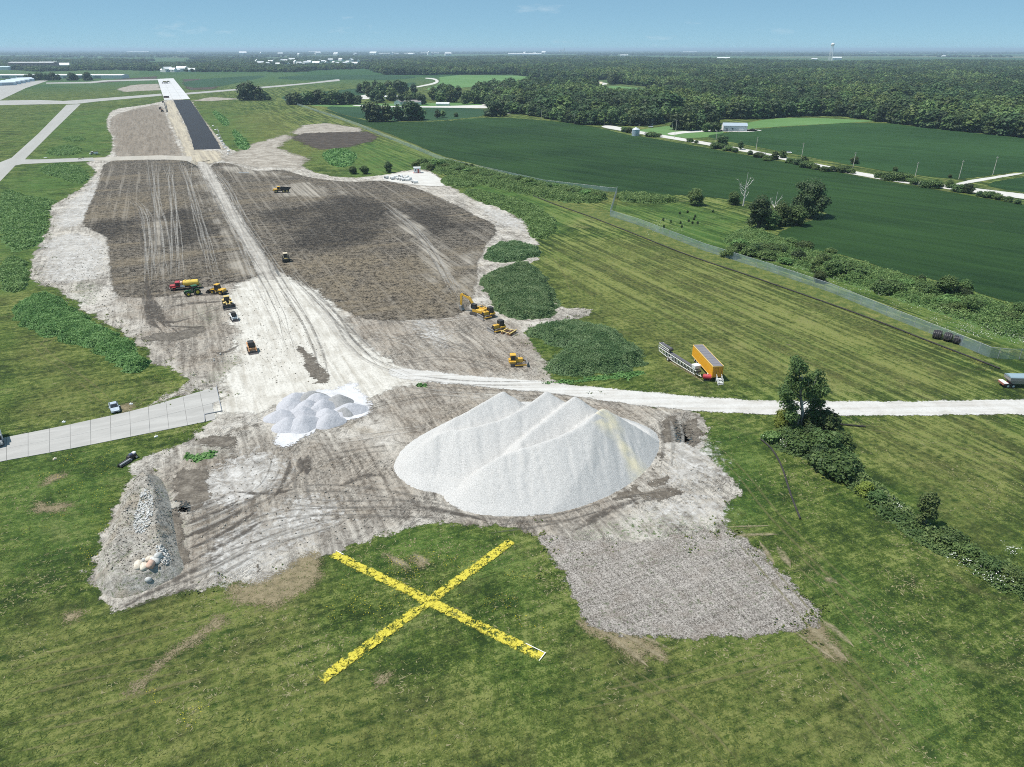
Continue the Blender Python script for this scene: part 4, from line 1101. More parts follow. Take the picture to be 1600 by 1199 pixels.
# ------------------------------------------------------------------ weeds and mounds
def weeds(name, polys, hmound, hleaf, dens, leaf, mat, seed, base_noise=.25, spread=1.0, zoff=0.0):
    """overgrown ground: a mound surface covered by leaf clumps, one object"""
    r = np.random.default_rng(seed); Vs, Fs, Ts, n0 = [], [], [], 0
    for px in polys:
        poly = chaikin(WP(px), 2)
        lo, hi = poly.min(0) - .5, poly.max(0) + .5
        st = max(.6, np.hypot(*(hi - lo)) / 130)
        def hm(P):
            e = sdf(P, poly) + (fbm(P[:, 0] * .4, P[:, 1] * .4, 4) - .5) * 4.5
            k = np.clip(e / max(1.2, hmound * 1.7), 0, 1); k = k * k * (3 - 2 * k)
            return np.where(e > -.2, hmound * k * (.75 + .5 * fbm(P[:, 0] * .12, P[:, 1] * .12, 3)) + base_noise * (fbm(P[:, 0] * .45 + 9, P[:, 1] * .45, 3) - .3) * np.clip(e, 0, 1), -1), e
        gx, gy = np.meshgrid(np.arange(lo[0], hi[0] + st, st), np.arange(lo[1], hi[1] + st, st), indexing='ij')
        P = np.stack([gx.ravel(), gy.ravel()], 1); z, e = hm(P); nx, ny = gx.shape; idx = np.arange(nx * ny).reshape(nx, ny)
        F = np.stack([idx[:-1, :-1], idx[1:, :-1], idx[1:, 1:], idx[:-1, 1:]], -1).reshape(-1, 4); F = F[(z[F] > -.5).any(1)]
        F = np.vstack([F[:, [0, 1, 2]], F[:, [0, 2, 3]]])
        Vs.append(np.column_stack([P, np.where(z > -.5, z * .96, -.1) + zoff])); Fs.append(F + n0); n0 += len(P); Ts.append(np.full(len(F), .3))
        area = abs(np.sum(poly[:, 0] * np.roll(poly[:, 1], -1) - np.roll(poly[:, 0], -1) * poly[:, 1])) / 2
        n = int(area * dens)
        Q = r.uniform(lo, hi, (int(n * np.prod(hi - lo) / area), 2)); z, e = hm(Q); k = z > -.5
        Q, z, e = Q[k], z[k], e[k]
        cl = fbm(Q[:, 0] * .5 + 40, Q[:, 1] * .5, 3)
        C = np.column_stack([Q, z + zoff + hleaf * (r.random(len(Q)) ** 1.5) * (.35 + 1.1 * cl) * np.clip(e + .5, .3, 1)])
        N = r.normal(0, .5, (len(Q), 3)); N[:, 2] += 1.0
        V, F = quads(C, N, leaf * r.uniform(.5, 1.5, len(Q)), r)
        F = np.vstack([F[:, [0, 1, 2]], F[:, [0, 2, 3]]])
        tone = np.clip((cl - .5) * 1.6 + .5 + r.normal(0, .2, len(Q)), 0, 1)
        Vs.append(V); Fs.append(F + n0); n0 += len(V); Ts.append(np.r_[tone, tone])
    return tag(link_mesh(name, np.vstack(Vs), np.vstack(Fs), mat, None, {'tone': ('FACE', np.hstack(Ts))}), kind='stuff')

weeds('tall_weeds', [[(814, 518), (850, 508), (900, 505), (950, 513), (985, 535), (1010, 560), (1005, 575), (960, 583), (900, 590), (862, 584), (850, 570), (880, 552), (870, 540), (835, 530)]], 2.2, .45, 62, .13, L_mound, 11)
weeds('tall_weeds', [[(748, 442), (760, 430), (800, 415), (835, 414), (858, 440), (876, 480), (862, 496), (820, 502), (785, 496), (768, 475)]], 1.7, .4, 44, .16, L_mound, 12)
weeds('tall_weeds', [[(754, 402), (768, 384), (805, 378), (842, 388), (845, 400), (815, 408), (775, 412)]], 1.3, .4, 32, .19, L_mound, 13)
weeds('tall_weeds', [[(720, 303), (735, 295), (790, 308), (840, 322), (868, 345), (872, 362), (846, 376), (822, 368), (830, 350), (790, 328)], [(684, 284), (700, 276), (750, 288), (740, 294), (700, 292)]], 0.8, .4, 14, .30, L_weed, 14)
weeds('tall_weeds', [[(18, 485), (40, 465), (85, 460), (105, 480), (150, 505), (200, 535), (232, 562), (230, 584), (185, 580), (160, 552), (100, 535), (30, 512)]], 1.4, .55, 46, .16, L_weed, 15)
weeds('tall_weeds', [[(0, 404), (45, 402), (46, 450), (20, 458), (0, 456)]], .8, .45, 22, .24, L_weed, 16)
weeds('tall_weeds', [[(0, 292), (40, 308), (90, 312), (76, 325), (72, 360), (58, 388), (0, 398)], [(60, 262), (100, 254), (130, 262), (142, 280), (120, 290), (90, 276), (70, 274)],
                     [(70, 236), (105, 226), (130, 232), (124, 242), (80, 244)], [(98, 216), (120, 213), (136, 217), (125, 222), (100, 221)]], .5, .4, 9, .32, L_weed, 17)
weeds('tall_weeds', [[(640, 258), (700, 250), (760, 268), (830, 284), (900, 296), (952, 304), (945, 318), (880, 318), (800, 300), (740, 286), (680, 268)],
                     [(965, 302), (1040, 308), (1070, 318), (1000, 318), (966, 316)]], 1.3, 1.0, 12, .30, L_hedge, 18)
weeds('tall_weeds', [[(1130, 372), (1170, 356), (1215, 372), (1265, 395), (1330, 408), (1400, 432), (1480, 448), (1560, 476), (1640, 500), (1900, 580), (1900, 625), (1640, 545), (1560, 524), (1480, 492), (1380, 462), (1280, 430), (1190, 402), (1140, 388)]], .8, 1.3, 18, .22, L_hedge, 19)
weeds('tall_weeds', [[(1195, 690), (1225, 662), (1290, 665), (1330, 690), (1345, 730), (1390, 775), (1440, 810), (1500, 845), (1560, 880), (1640, 920), (1800, 1010), (1800, 1050), (1640, 965), (1560, 920), (1480, 870), (1420, 835), (1370, 800), (1320, 760), (1270, 720), (1215, 705)]], .4, .9, 28, .19, L_shrub, 20)
weeds('tall_weeds', [[(500, 240), (530, 232), (560, 240), (548, 262), (520, 262)], [(330, 172), (346, 178), (360, 194), (350, 200)], [(362, 200), (380, 214), (394, 234), (372, 235)]], .5, .8, 1.6, .75, L_weed, 21)
weeds('tall_weeds', [[(288, 712), (320, 704), (346, 704), (330, 718), (296, 724)], [(640, 600), (668, 599), (680, 604), (650, 606)], [(838, 600), (875, 596), (1000, 580), (1010, 588), (900, 600)]], .1, .4, 9, .26, L_weed, 22)

# grass blades over the meadows
def grass_tufts():
    r = np.random.default_rng(31)
    keepout = [soil_poly, mulch_poly, chaikin(WP([(0, 686), (110, 664), (215, 641), (338, 605), (346, 643), (320, 660), (110, 702), (0, 722), (-60, 736), (-60, 700)]), 0), road_poly]
    Ps = []
    for y0, y1, dens in ((40, 66, 9.5), (66, 90, 7.5), (90, 115, 4.2), (115, 150, 2.0), (150, 200, .9)):
        xw = y1 * .78 + 12; n = int((y1 - y0) * 2 * xw * dens)
        Ps.append(np.column_stack([r.uniform(-xw, xw, n), r.uniform(y0, y1, n)]))
    P = np.vstack(Ps)
    k = np.ones(len(P), bool)
    for p in keepout: k &= sdf(P, p) < -.2
    k &= r.random(len(P)) < .2 + .5 * fbm(P[:, 0] * .1, P[:, 1] * .1, 3)
    for a_, b_ in (((520, 866), (848, 1028)), ((800, 846), (500, 1065))): k &= (pldist(P, np.array([W(*a_), W(*b_)]))[0] > 1.0) | (r.random(len(P)) < .25)
    P = P[k]; n = len(P)
    cl = fbm(P[:, 0] * .16 + 3, P[:, 1] * .16, 4)
    h = (.04 + .13 * cl * r.random(n)); w = r.uniform(.05, .13, n)
    V = []; 
    for j in range(2):
        a = r.uniform(0, 6.28, n); d = np.stack([np.cos(a), np.sin(a)], 1)
        lean = r.normal(0, .26, (n, 2))
        b = np.column_stack([P, np.full(n, .0)])
        V.append(np.stack([b - np.column_stack([d * w[:, None], np.zeros(n)]), b + np.column_stack([d * w[:, None], np.zeros(n)]), b + np.column_stack([lean, h])], 1))
    V = np.concatenate(V).reshape(-1, 3); F = np.arange(len(V)).reshape(-1, 3)
    tone = np.clip((cl - .5) * 2.2 + .42 + r.normal(0, .25, n), 0, 1)
    g = leaf_mat('grass_blades', (.056, .088, .022), (.105, .138, .040), (.26, .25, .13), 0, .1, .2)
    return tag(link_mesh('grass_tufts', V, F, g, None, {'tone': ('FACE', np.r_[tone, tone])}), kind='stuff')
grass_tufts()

def edge_weeds():
    # ragged weeds creeping over the rim of the bare soil and the seedbed
    r = np.random.default_rng(61); C = []
    for poly, n in ((soil_poly, 260), (mulch_poly, 30)):
        d = np.r_[0, np.cumsum(np.hypot(*np.diff(poly, axis=0).T))]; s = r.uniform(0, d[-1], n * 4)
        P = np.stack([np.interp(s, d, poly[:, 0]), np.interp(s, d, poly[:, 1])], 1)
        P = P[(P[:, 1] < 420) & (vnoise(s * .06, s * 0) > .42)][:n] + r.normal(0, 1, (1, 2))
        for p in P:
            m = r.integers(4, 16); C.append(p + r.normal(0, 1.7, 2) + r.normal(0, r.uniform(.25, .8), (m, 2)))
    Q = np.vstack(C); n = len(Q)
    N = r.normal(0, .5, (n, 3)); N[:, 2] += 1
    V, F = quads(np.column_stack([Q, r.uniform(.06, .28, n)]), N, r.uniform(.10, .26, n), r)
    tone = np.clip(.5 + r.normal(0, .25, n), 0, 1)
    tag(link_mesh('edge_weeds', V, F, leaf_mat('edge_weed_leaves', (.05, .085, .02), (.10, .145, .035), (.19, .20, .075), 0, .1, .4), None, {'tone': ('FACE', tone)}), kind='stuff')
edge_weeds()

def flowers(name, polys, n, size, mat, seed, h=(.3, .8), clump=.5):
    r = np.random.default_rng(seed); C = []
    for px, m in polys:
        poly = WP(px); lo, hi = poly.min(0), poly.max(0); Q = r.uniform(lo, hi, (m * 6, 2)); Q = Q[inpoly(Q, poly)]
        Q = Q[fbm(Q[:, 0] * .35, Q[:, 1] * .35, 3) > clump][:m]; C.append(Q)
    Q = np.vstack(C); N = r.normal(0, .5, (len(Q), 3)); N[:, 2] += 1
    V, F = quads(np.column_stack([Q, r.uniform(*h, len(Q))]), N, size * r.uniform(.5, 1.4, len(Q)), r)
    return tag(link_mesh(name, V, F, mat), kind='stuff')
flowers('white_wildflowers', [([(1180, 410), (1300, 450), (1420, 490), (1560, 528), (1640, 545), (1640, 530), (1540, 505), (1400, 470), (1200, 405)], 900), ([(1440, 500), (1600, 520), (1600, 545), (1480, 525)], 700),
                              ([(1190, 690), (1260, 720), (1300, 750), (1290, 735), (1220, 685)], 260), ([(1330, 760), (1450, 830), (1600, 940), (1600, 925), (1470, 840), (1370, 770)], 420),
                              ([(1560, 855), (1640, 880), (1640, 900), (1570, 870)], 200), ([(1470, 880), (1600, 950), (1600, 935), (1490, 868)], 130), ([(1010, 350), (1080, 340), (1070, 365), (1010, 372)], 300)], 0, .085, M_white_fl, 5, (.7, 1.4), .45)
flowers('yellow_wildflowers', [([(500, 960), (560, 870), (660, 860), (840, 900), (860, 1000), (700, 930), (560, 1040)], 800), ([(60, 720), (200, 690), (150, 900), (60, 780)], 700), ([(1000, 360), (1560, 590), (1540, 570), (1000, 345)], 900),
                               ([(150, 640), (300, 600), (230, 570), (130, 600)], 300), ([(200, 1060), (300, 1160), (400, 1130)], 160)], 0, .06, M_yel_fl, 6, (.15, .32), .52)

# ------------------------------------------------------------------ trees one can tell apart
# the poplar by the gravel road
def poplar():
    x, y = W(1253, 668)
    root = empty('poplar_tree', (x, y, 0), 0, 'tall open-crowned poplar with a pale trunk standing beside the gravel road', 'tree')
    s = mpp(1253, 668)
    H = WXZ(1253, 561, y)[1]
    def at(du, dv, dy=0.0):                                   # offset in metres of the point surveyed at that pixel
        px_, pz_ = WXZ(1253 + du, 668 + dv, y + dy); return (px_ - x, dy, pz_)
    lob = []
    r = np.random.default_rng(77)
    for du, dv, q in ((-12, -104, 9), (-4, -98, 9), (-8, -88, 11), (6, -92, 7), (18, -80, 9), (26, -84, 7), (10, -74, 10), (-14, -74, 10), (-4, -70, 9), (28, -70, 9), (34, -58, 7), (37, -58, 6), (-24, -62, 9), (-26, -50, 9),
                      (14, -58, 10), (26, -52, 9), (-14, -52, 10), (20, -40, 10), (32, -38, 7), (-24, -38, 9), (-14, -34, 9), (6, -44, 8), (26, -28, 8), (14, -24, 9), (-20, -24, 9), (22, -14, 8), (-12, -16, 9), (30, -20, 6)):
        for k in range(2):
            a = at(du + r.normal(0, 2.5), dv + r.normal(0, 2.5), r.normal(0, 1.7)); q2 = q * s * r.uniform(.85, 1.3)
            lob.append((*a, q2, q2 * .85))
    cr = foliage_mesh('crown', lob, 11000, .19, L_tree, 78, fill=.75, cf=.36); cr.parent = root
    segs = [[(0, 0, -.2, .42)] + [(*at(a, b), q) for a, b, q in ((1, -24, .34), (-2, -50, .25), (-3, -76, .16), (-7, -100, .05))]]
    for z, du, dv in ((3, 24, -40), (4, -24, -50), (5, 30, -60), (6, -22, -62), (7, 24, -80), (8, -14, -76), (8.5, 10, -74), (9.5, -12, -100), (2.4, -20, -26), (2.6, 26, -24), (5.5, 14, -56)):
        e = at(du, dv, r.normal(0, 1.2)); t_ = at(-1, -z * 6.6); segs.append([(t_[0], 0, z, .15), ((e[0]) * .5, e[1] * .5, (z + e[2]) * .5 - .2, .09), (*e, .03)])
    segs.append([(-1.0, -.5, -.2, .22), (-1.2, -.4, 2.5, .17), (*at(-14, -36, -.2), .08)])
    V, F = limb_mesh(segs); link_mesh('trunk', V, F, B_pale, root)
poplar()

SHRUB = []
def shrub_protos():
    specs = [(1.5, 1.9, 12, 2200, .10, L_shrub), (1.8, 2.3, 13, 2400, .11, L_hedge), (1.3, 1.5, 11, 2000, .10, L_weed), (1.6, 2.8, 13, 2400, .11, L_oak), (1.5, 2.2, 12, 2200, .10, L_lime), (2.0, 1.6, 14, 2400, .11, L_tree)]
    for k, (R, H, nl, nf, lf, m) in enumerate(specs):
        r = np.random.default_rng(300 + k); o = foliage_mesh('shrub', round_lobes(R, H, nl, r, .0, .9), nf, lf, m, 310 + k, cf=.75)
        SHRUB.append([o, H, False])
shrub_protos()
def shrub(u, v, h_px, kind, label, group, wx=1.0, name=None):
    o, H, used = SHRUB[kind]
    if used: o = o.copy(); COL.objects.link(o)
    SHRUB[kind][2] = True
    x, y = W(u, v); s = h_px * mpp(u, v) / .93 / H
    o.location = (x, y, 0); o.scale = (s * wx, s * wx, s); o.rotation_euler = (0, 0, r_.uniform(0, 6.28))
    if name: o.name = name
    return tag(o, label, 'shrub', group)
shrub(1224, 660, 24, 4, 'bright yellow-green shrub at the left foot of the tall poplar', None)
shrub(1219, 668, 16, 4, 'small lime-green shrub low beside the bright yellow-green one near the poplar', None)
r_ = random.Random(9)
for k, (u, v, h, kd, lab) in enumerate([
        (1236, 690, 26, 0, 'dark shrub in front of the poplar trunk'), (1265, 688, 28, 3, 'dense shrub right of the poplar trunk'), (1285, 672, 30, 5, 'broad shrub against the gravel road right of the poplar'),
        (1248, 700, 22, 5, 'low spreading shrub below the poplar'), (1290, 705, 34, 0, 'big dark shrub at the head of the hedgerow'), (1310, 700, 30, 1, 'light green shrub behind the head of the hedgerow'),
        (1278, 725, 34, 3, 'dark conical shrub on the left side of the hedgerow'), (1300, 738, 30, 5, 'rounded shrub low on the left side of the hedgerow'), (1322, 728, 24, 1, 'pale shrub on the right side of the hedgerow'),
        (1206, 690, 18, 2, 'small bright shrub at the left end of the thicket'), (1352, 772, 22, 4, 'yellow-green shrub halfway along the hedgerow'), (1370, 785, 20, 0, 'dark low shrub left of the slim tree'),
        (1485, 850, 22, 5, 'brownish green shrub right of the slim tree'), (1510, 872, 26, 1, 'mid green shrub in the lower hedgerow'), (1540, 890, 24, 0, 'dark shrub in the lower hedgerow'), (1575, 905, 24, 1, 'shrub at the lower end of the hedgerow near the picture edge')]):
    shrub(u, v, h, kd, lab, 'shrubs in the near hedgerow', r_.uniform(.9, 1.2))
# slim tree in the hedgerow
x, y = W(1442, 822); t = empty('slim_tree', (x, y, 0), 0, 'slim grey-green young tree rising from the lower hedgerow', 'tree')
make_tree_parts(t, 2.1, 7.4, 12, 1900, .17, L_shrub, B_pale, 91, .08)

# creek clump with the dead trees
CL = 'trees of the clump beside the soybean field'
place_tree('oak', 1262, 338, 62, 'largest round tree at the right of the field clump', CL, wx=1.0)
place_tree('tall', 1184, 356, 54, 'dark tree at the left of the field clump, beside the bleached dead tree', CL, wx=1.1)
place_tree('bushy', 1243, 352, 32, 'low bright tree at the front of the field clump', CL, wx=1.1)
place_tree('broad', 1218, 352, 40, 'mid green tree in the middle of the field clump behind the thin dead tree', CL)
place_tree('bushy', 1203, 357, 30, 'low dark tree at the front left of the field clump', CL)
place_tree('bushy', 1146, 320, 22, 'small dark tree left of the bleached dead tree', CL)
place_tree('light', 1086, 321, 28, 'yellowish small tree alone at the edge of the soybean field', None, wx=1.3)
def dead_tree(u, v, h_px, label, seed, mat=None, n=9):
    x, y = W(u, v); H = h_px * mpp(u, v) / .93; r = np.random.default_rng(seed)
    root = empty('dead_tree', (x, y, 0), 0, label, 'tree')
    segs = [[(0, 0, -.2, .34), (.2, 0, H * .3, .27), (.1, .1, H * .6, .16), (.3, 0, H, .04)]]
    V, F = limb_mesh(segs, 6); link_mesh('trunk', V, F, mat or B_dead, root); segs = []
    for k in range(n):
        a = k * 2.4 + r.uniform(-.4, .4); z = H * r.uniform(.22, .6); L = H * r.uniform(.25, .42)
        e = np.array([math.cos(a) * L * .65, math.sin(a) * L * .65, z + L * r.uniform(.6, 1.1)]); e[2] = min(e[2], H)
        m = np.array([e[0] * .6, e[1] * .6, z + (e[2] - z) * .42])
        segs.append([(.15, 0, z, .14), (*m, .10), (*e, .035)])
        for j in range(3):
            f = r.uniform(.2, .9); b = m + (e - m) * f; d = r.normal(0, 1, 3); d[2] = abs(d[2]) + .4; d *= L * .3 / np.linalg.norm(d); segs.append([(*b, .06), (*(b + d), .025)])
    V, F = limb_mesh(segs, 5); link_mesh('branches', V, F, mat or B_dead, root)
dead_tree(1161, 322, 48, 'bare bleached white dead tree left of the field clump', 5)
dead_tree(1207, 346, 42, 'thin bare grey dead tree in front of the field clump', 8, None, 7)

# rows and groves, seen pixel by pixel
G1 = 'dark trees in the field corner beyond the fence'
for k, (u, v, h) in enumerate([(584, 190, 30), (604, 190, 27), (622, 189, 26), (640, 188, 30), (654, 187, 20)]):
    place_tree(['oak', 'broad', 'tall', 'oak', 'bushy'][k], u, v, h, 'dark tree in the field corner clump, ' + ['leftmost and tallest', 'second from the left', 'third from the left', 'fourth from the left', 'small one at the right end'][k], G1, wx=1.15)
for u, v, h, kd, lab in [(684, 185, 14, 'tall', 'thin young tree right of the field corner clump'), (692, 184, 12, 'light', 'small rounded light tree beside the thin young tree'), (713, 183, 7, 'bushy', 'tiny lone tree on the grass strip between two fields'),
                         (769, 182, 24, 'oak', 'round dark tree at the field edge by the farm lane'), (786, 182, 12, 'bushy', 'low tree just right of the round dark tree by the farm lane'),
                         (570, 272, 14, 'bushy', 'low dark bush tree at the edge of the dark topsoil'), (552, 272, 13, 'bushy', 'wide dark bush left of its twin at the topsoil edge'), (607, 270, 19, 'tall', 'narrow dark tree near the concrete pipes'),
                         (728, 263, 8, 'bushy', 'small bush where the fence meets the field'), (737, 264, 8, 'bushy', 'second small bush where the fence meets the field'),
                         (1058, 203, 26, 'oak', 'yard tree left of the white barn, nearest the grain bin side'), (1076, 204, 30, 'broad', 'broad yard tree beside the farm drive'), (1092, 202, 24, 'oak', 'dark yard tree right of the broad one'),
                         (1104, 206, 14, 'bushy', 'small dark tree left of the white barn'), (1117, 206, 15, 'bushy', 'small dark tree touching the left end of the white barn'), (1112, 200, 26, 'oak', 'brownish tall tree behind the white barn'),
                         (1128, 228, 17, 'oak', 'round roadside tree in the hedge along the country road'), (1157, 234, 14, 'tall', 'narrow roadside tree standing alone at the country road'), (1210, 250, 14, 'broad', 'roadside tree among the hedge near the parked white car'),
                         (1222, 247, 12, 'bushy', 'smaller roadside tree beside the parked white car'), (1255, 256, 12, 'bushy', 'roadside bush tree behind a power pole'), (1335, 256, 12, 'bushy', 'lone bush on the far side of the country road'),
                         (1398, 268, 8, 'bushy', 'little bush in the soybeans across the country road'), (1483, 294, 14, 'broad', 'roadside tree at the lane junction'), (1512, 302, 17, 'oak', 'broad roadside tree right of the lane junction'),
                         (1484, 278, 6, 'bushy', 'tiny bush beside the lane junction'), (1280, 481 - 40, 20, 'bushy', 'scrubby tree in the creek weeds'), (1275, 425, 26, 'light', 'pale scrub tree in the creek weeds'),
                         (1300, 432, 28, 'bushy', 'dark scrub tree in the creek weeds'), (1478, 462, 34, 'bushy', 'big dark scrub tree at the field edge above the black coils'), (1505, 462, 28, 'broad', 'scrub tree right of the big dark one at the field edge'),
                         (1512, 490, 32, 'light', 'yellow-green scrub tree in the creek weeds above the coils'), (1590, 492, 22, 'bushy', 'scrub tree at the right picture edge')]:
    place_tree(kd, u, v, h, lab, None, wx=1.15)
G2 = 'trees in the row along the farm lane'
for k in range(13):
    place_tree(['oak', 'broad', 'oak', 'bushy', 'tall'][k % 5], 456 + k * 8.6, 163.6 + .4 * math.sin(k), [17, 20, 15, 21, 18, 22, 20, 15, 23, 18, 20, 16, 14][k], 'dark tree in the row at the far corner of the fence', G2, wx=1.15)
for k, (u, v, h) in enumerate([(383, 157, 22), (394, 157, 30), (405, 157, 22), (413, 156, 14), (388, 156, 26), (420, 157, 8)]):
    place_tree(['oak', 'tall', 'broad', 'bushy', 'oak', 'bushy'][k], u, v, h, 'dark tree in the lone grove right of the runway', 'trees in the grove right of the runway', wx=1.1)
G3 = 'trees of the farmstead grove'
for k in range(9):
    place_tree(['oak', 'broad', 'tall'][k % 3], 566 + k * 10 + r_.uniform(-3, 3), 145.5 + r_.uniform(-1.5, 1.5), r_.uniform(14, 21), 'tree in the back row of the farmstead grove', G3, wx=1.1)
for k in range(46):
    u = r_.uniform(575, 760); v = r_.uniform(150, 163)
    if 625 < u < 672 and v > 152: v = r_.uniform(161, 164)
    place_tree(['oak', 'broad', 'tall', 'bushy', 'light'][k % 5], u, v, r_.uniform(11, 18) if 625 < u < 672 else r_.uniform(14, 22), 'tree of the farmstead grove around white buildings', G3, wx=1.1)
FRONT = [(745, 160), (770, 166), (800, 178), (830, 181), (870, 188), (905, 195), (945, 196), (975, 197), (1010, 197), (1030, 192), (1060, 190), (1090, 188), (1125, 186), (1180, 186), (1240, 182), (1290, 181), (1330, 183), (1365, 188), (1400, 193), (1440, 198),
         (1480, 203), (1520, 207), (1560, 211), (1600, 215), (1650, 221)]
G4 = 'trees at the front of the east woodland'
kinds = ['oak', 'tall', 'broad', 'oak', 'light', 'tall', 'broad']
desc = {'oak': 'dark round tree at the woodland front ', 'tall': 'dark tall tree at the woodland front ', 'broad': 'mid green tree at the woodland front ', 'light': 'light green tree at the woodland front '}
def where_front(u):
    for lim, w in ((790, 'beside the farm lane'), (850, 'above the left end of the soybean field'), (900, 'above the soybean field, left of the power pole'), (960, 'left of the grain bin'), (1035, 'behind the small farmhouse'), (1100, 'behind the farm yard'), (1165, 'behind the white machine shed'), (1240, 'behind the left half of the hay field'), (1370, 'behind the right half of the hay field'), (1450, 'at the left part of the upper soybean field'), (1520, 'at the middle of the upper soybean field')):
        if u < lim: return w
    return 'at the right end of the upper soybean field'
fw = WP(FRONT); d = np.r_[0, np.cumsum(np.hypot(*np.diff(fw, axis=0).T))]
cnt = 0
for row in range(2):
    s = row * 4.0
    while s < d[-1]:
        x, y = np.interp(s, d, fw[:, 0]), np.interp(s, d, fw[:, 1])
        dist = math.hypot(x, y); y2 = y + row * 9 + r_.uniform(0, 5); u, v = PX(x, y2)
        kd = kinds[cnt % 7]
        ht = r_.uniform(13, 20) * (.85 if u < 1100 else 1.12)
        place_tree(kd, u, v, ht * .93 / mpp(u, v), desc[kd] + where_front(u), G4, wx=1.25); cnt += 1
        s += r_.uniform(8.0, 12.0) * (1.0 if u > 1100 else 1.2)
# roadside hedge and creek scrub
ROADHEDGE = [(975, 205, 7), (983, 207, 9), (1018, 213, 7), (1028, 213, 6), (1078, 221, 6), (1088, 223, 5), (1119, 231, 8), (1138, 235, 9), (1148, 237, 7), (1172, 241, 7), (1186, 245, 7), (1198, 250, 9), (1234, 254, 8), (1246, 257, 11),
             (1262, 261, 9), (1275, 264, 8), (1288, 267, 8), (1300, 267, 9), (1318, 268, 9), (1330, 270, 8), (1372, 277, 9), (1385, 280, 9), (1398, 281, 12), (1414, 282, 13), (1428, 287, 9), (1442, 290, 9), (1455, 292, 11), (1466, 291, 8),
             (1497, 299, 12), (1530, 306, 9), (1545, 308, 9), (1560, 311, 9), (1575, 314, 8), (1590, 318, 8)]
for k, (u, v, h) in enumerate(ROADHEDGE):
    shrub(u, v + 1, h, [0, 3, 5, 1][k % 4], 'low dark shrub in the hedge along the country road', 'hedge shrubs along the country road', 1.35)
for k in range(44):
    u = 1140 + k * 10.6 + r_.uniform(-8, 8); v0 = np.interp(u, [1130, 1215, 1330, 1480, 1620], [378, 385, 418, 462, 510]); v = v0 + r_.uniform(-8, 26)
    shrub(u, v, r_.uniform(9, 19), [1, 0, 2, 1, 3, 5][k % 6], 'shrub in the creek weeds below the soybean field', 'scrub along the creek', r_.uniform(1.0, 1.5))
for k, (u, v) in enumerate([(1074, 333), (1062, 335), (1086, 340), (1114, 332), (1036, 345), (1048, 348), (1063, 350), (1076, 347), (1082, 350), (1090, 350), (1037, 356), (1065, 356), (1084, 344)]):
    shrub(u, v, 5, 3, 'little dark cedar seedling in the rough meadow by the fence', 'cedar seedlings in the rough meadow', .7, 'cedar_seedling')
for k in range(26):
    u = 650 + k * 11.5; v = np.interp(u, [640, 760, 900, 950], [258, 279, 305, 312]) + r_.uniform(-5, 3)
    shrub(u, v, r_.uniform(7, 13), [1, 1, 0, 2][k % 4], 'rounded shrub in the weedy strip between fence and soybeans', 'shrubs of the weedy strip', 1.3)

# ------------------------------------------------------------------ woodland: masses nobody could count
def scatter(name, P, rot, scl, pick, protos):
    me = bpy.data.meshes.new(name); me.vertices.add(len(P)); me.vertices.foreach_set('co', np.column_stack([P, np.zeros(len(P))]).astype(np.float32).ravel())
    for n_, t_, v_ in (('rot', 'FLOAT', rot), ('scl', 'FLOAT_VECTOR', scl), ('pick', 'INT', pick)):
        a = me.attributes.new(n_, t_, 'POINT')
        a.data.foreach_set('vector' if t_ == 'FLOAT_VECTOR' else 'value', np.asarray(v_).ravel())
    o = bpy.data.objects.new(name, me); COL.objects.link(o)
    ng = bpy.data.node_groups.new(name, 'GeometryNodeTree')
    ng.interface.new_socket('Geometry', in_out='INPUT', socket_type='NodeSocketGeometry'); ng.interface.new_socket('Geometry', in_out='OUTPUT', socket_type='NodeSocketGeometry')
    N = ng.nodes.new; L = ng.links.new
    gi, go = N('NodeGroupInput'), N('NodeGroupOutput'); j = N('GeometryNodeJoinGeometry')
    for p in reversed(protos):
        oi = N('GeometryNodeObjectInfo'); oi.transform_space = 'ORIGINAL'; oi.inputs['Object'].default_value = p; oi.inputs['As Instance'].default_value = True
        L(oi.outputs['Geometry'], j.inputs[0])
    ip = N('GeometryNodeInstanceOnPoints'); ip.inputs['Pick Instance'].default_value = True
    def na(nm, ty):
        n = N('GeometryNodeInputNamedAttribute'); n.data_type = ty; n.inputs['Name'].default_value = nm
        return [s for s in n.outputs if s.enabled and s.name == 'Attribute'][0]
    cx = N('ShaderNodeCombineXYZ'); L(na('rot', 'FLOAT'), cx.inputs['Z'])
    L(gi.outputs[0], ip.inputs['Points']); L(j.outputs[0], ip.inputs['Instance']); L(na('pick', 'INT'), ip.inputs['Instance Index'])
    L(cx.outputs[0], ip.inputs['Rotation']); L(na('scl', 'FLOAT_VECTOR'), ip.inputs['Scale']); L(ip.outputs[0], go.inputs[0])
    o.modifiers.new('scatter', 'NODES').node_group = ng
    return tag(o, kind='stuff')
crowns = [next(c for c in PROTO[k][0].children if c.name.startswith('crown')) for k in ('broad', 'tall', 'oak', 'light')]
hts = np.array([13, 17, 14, 13.0])
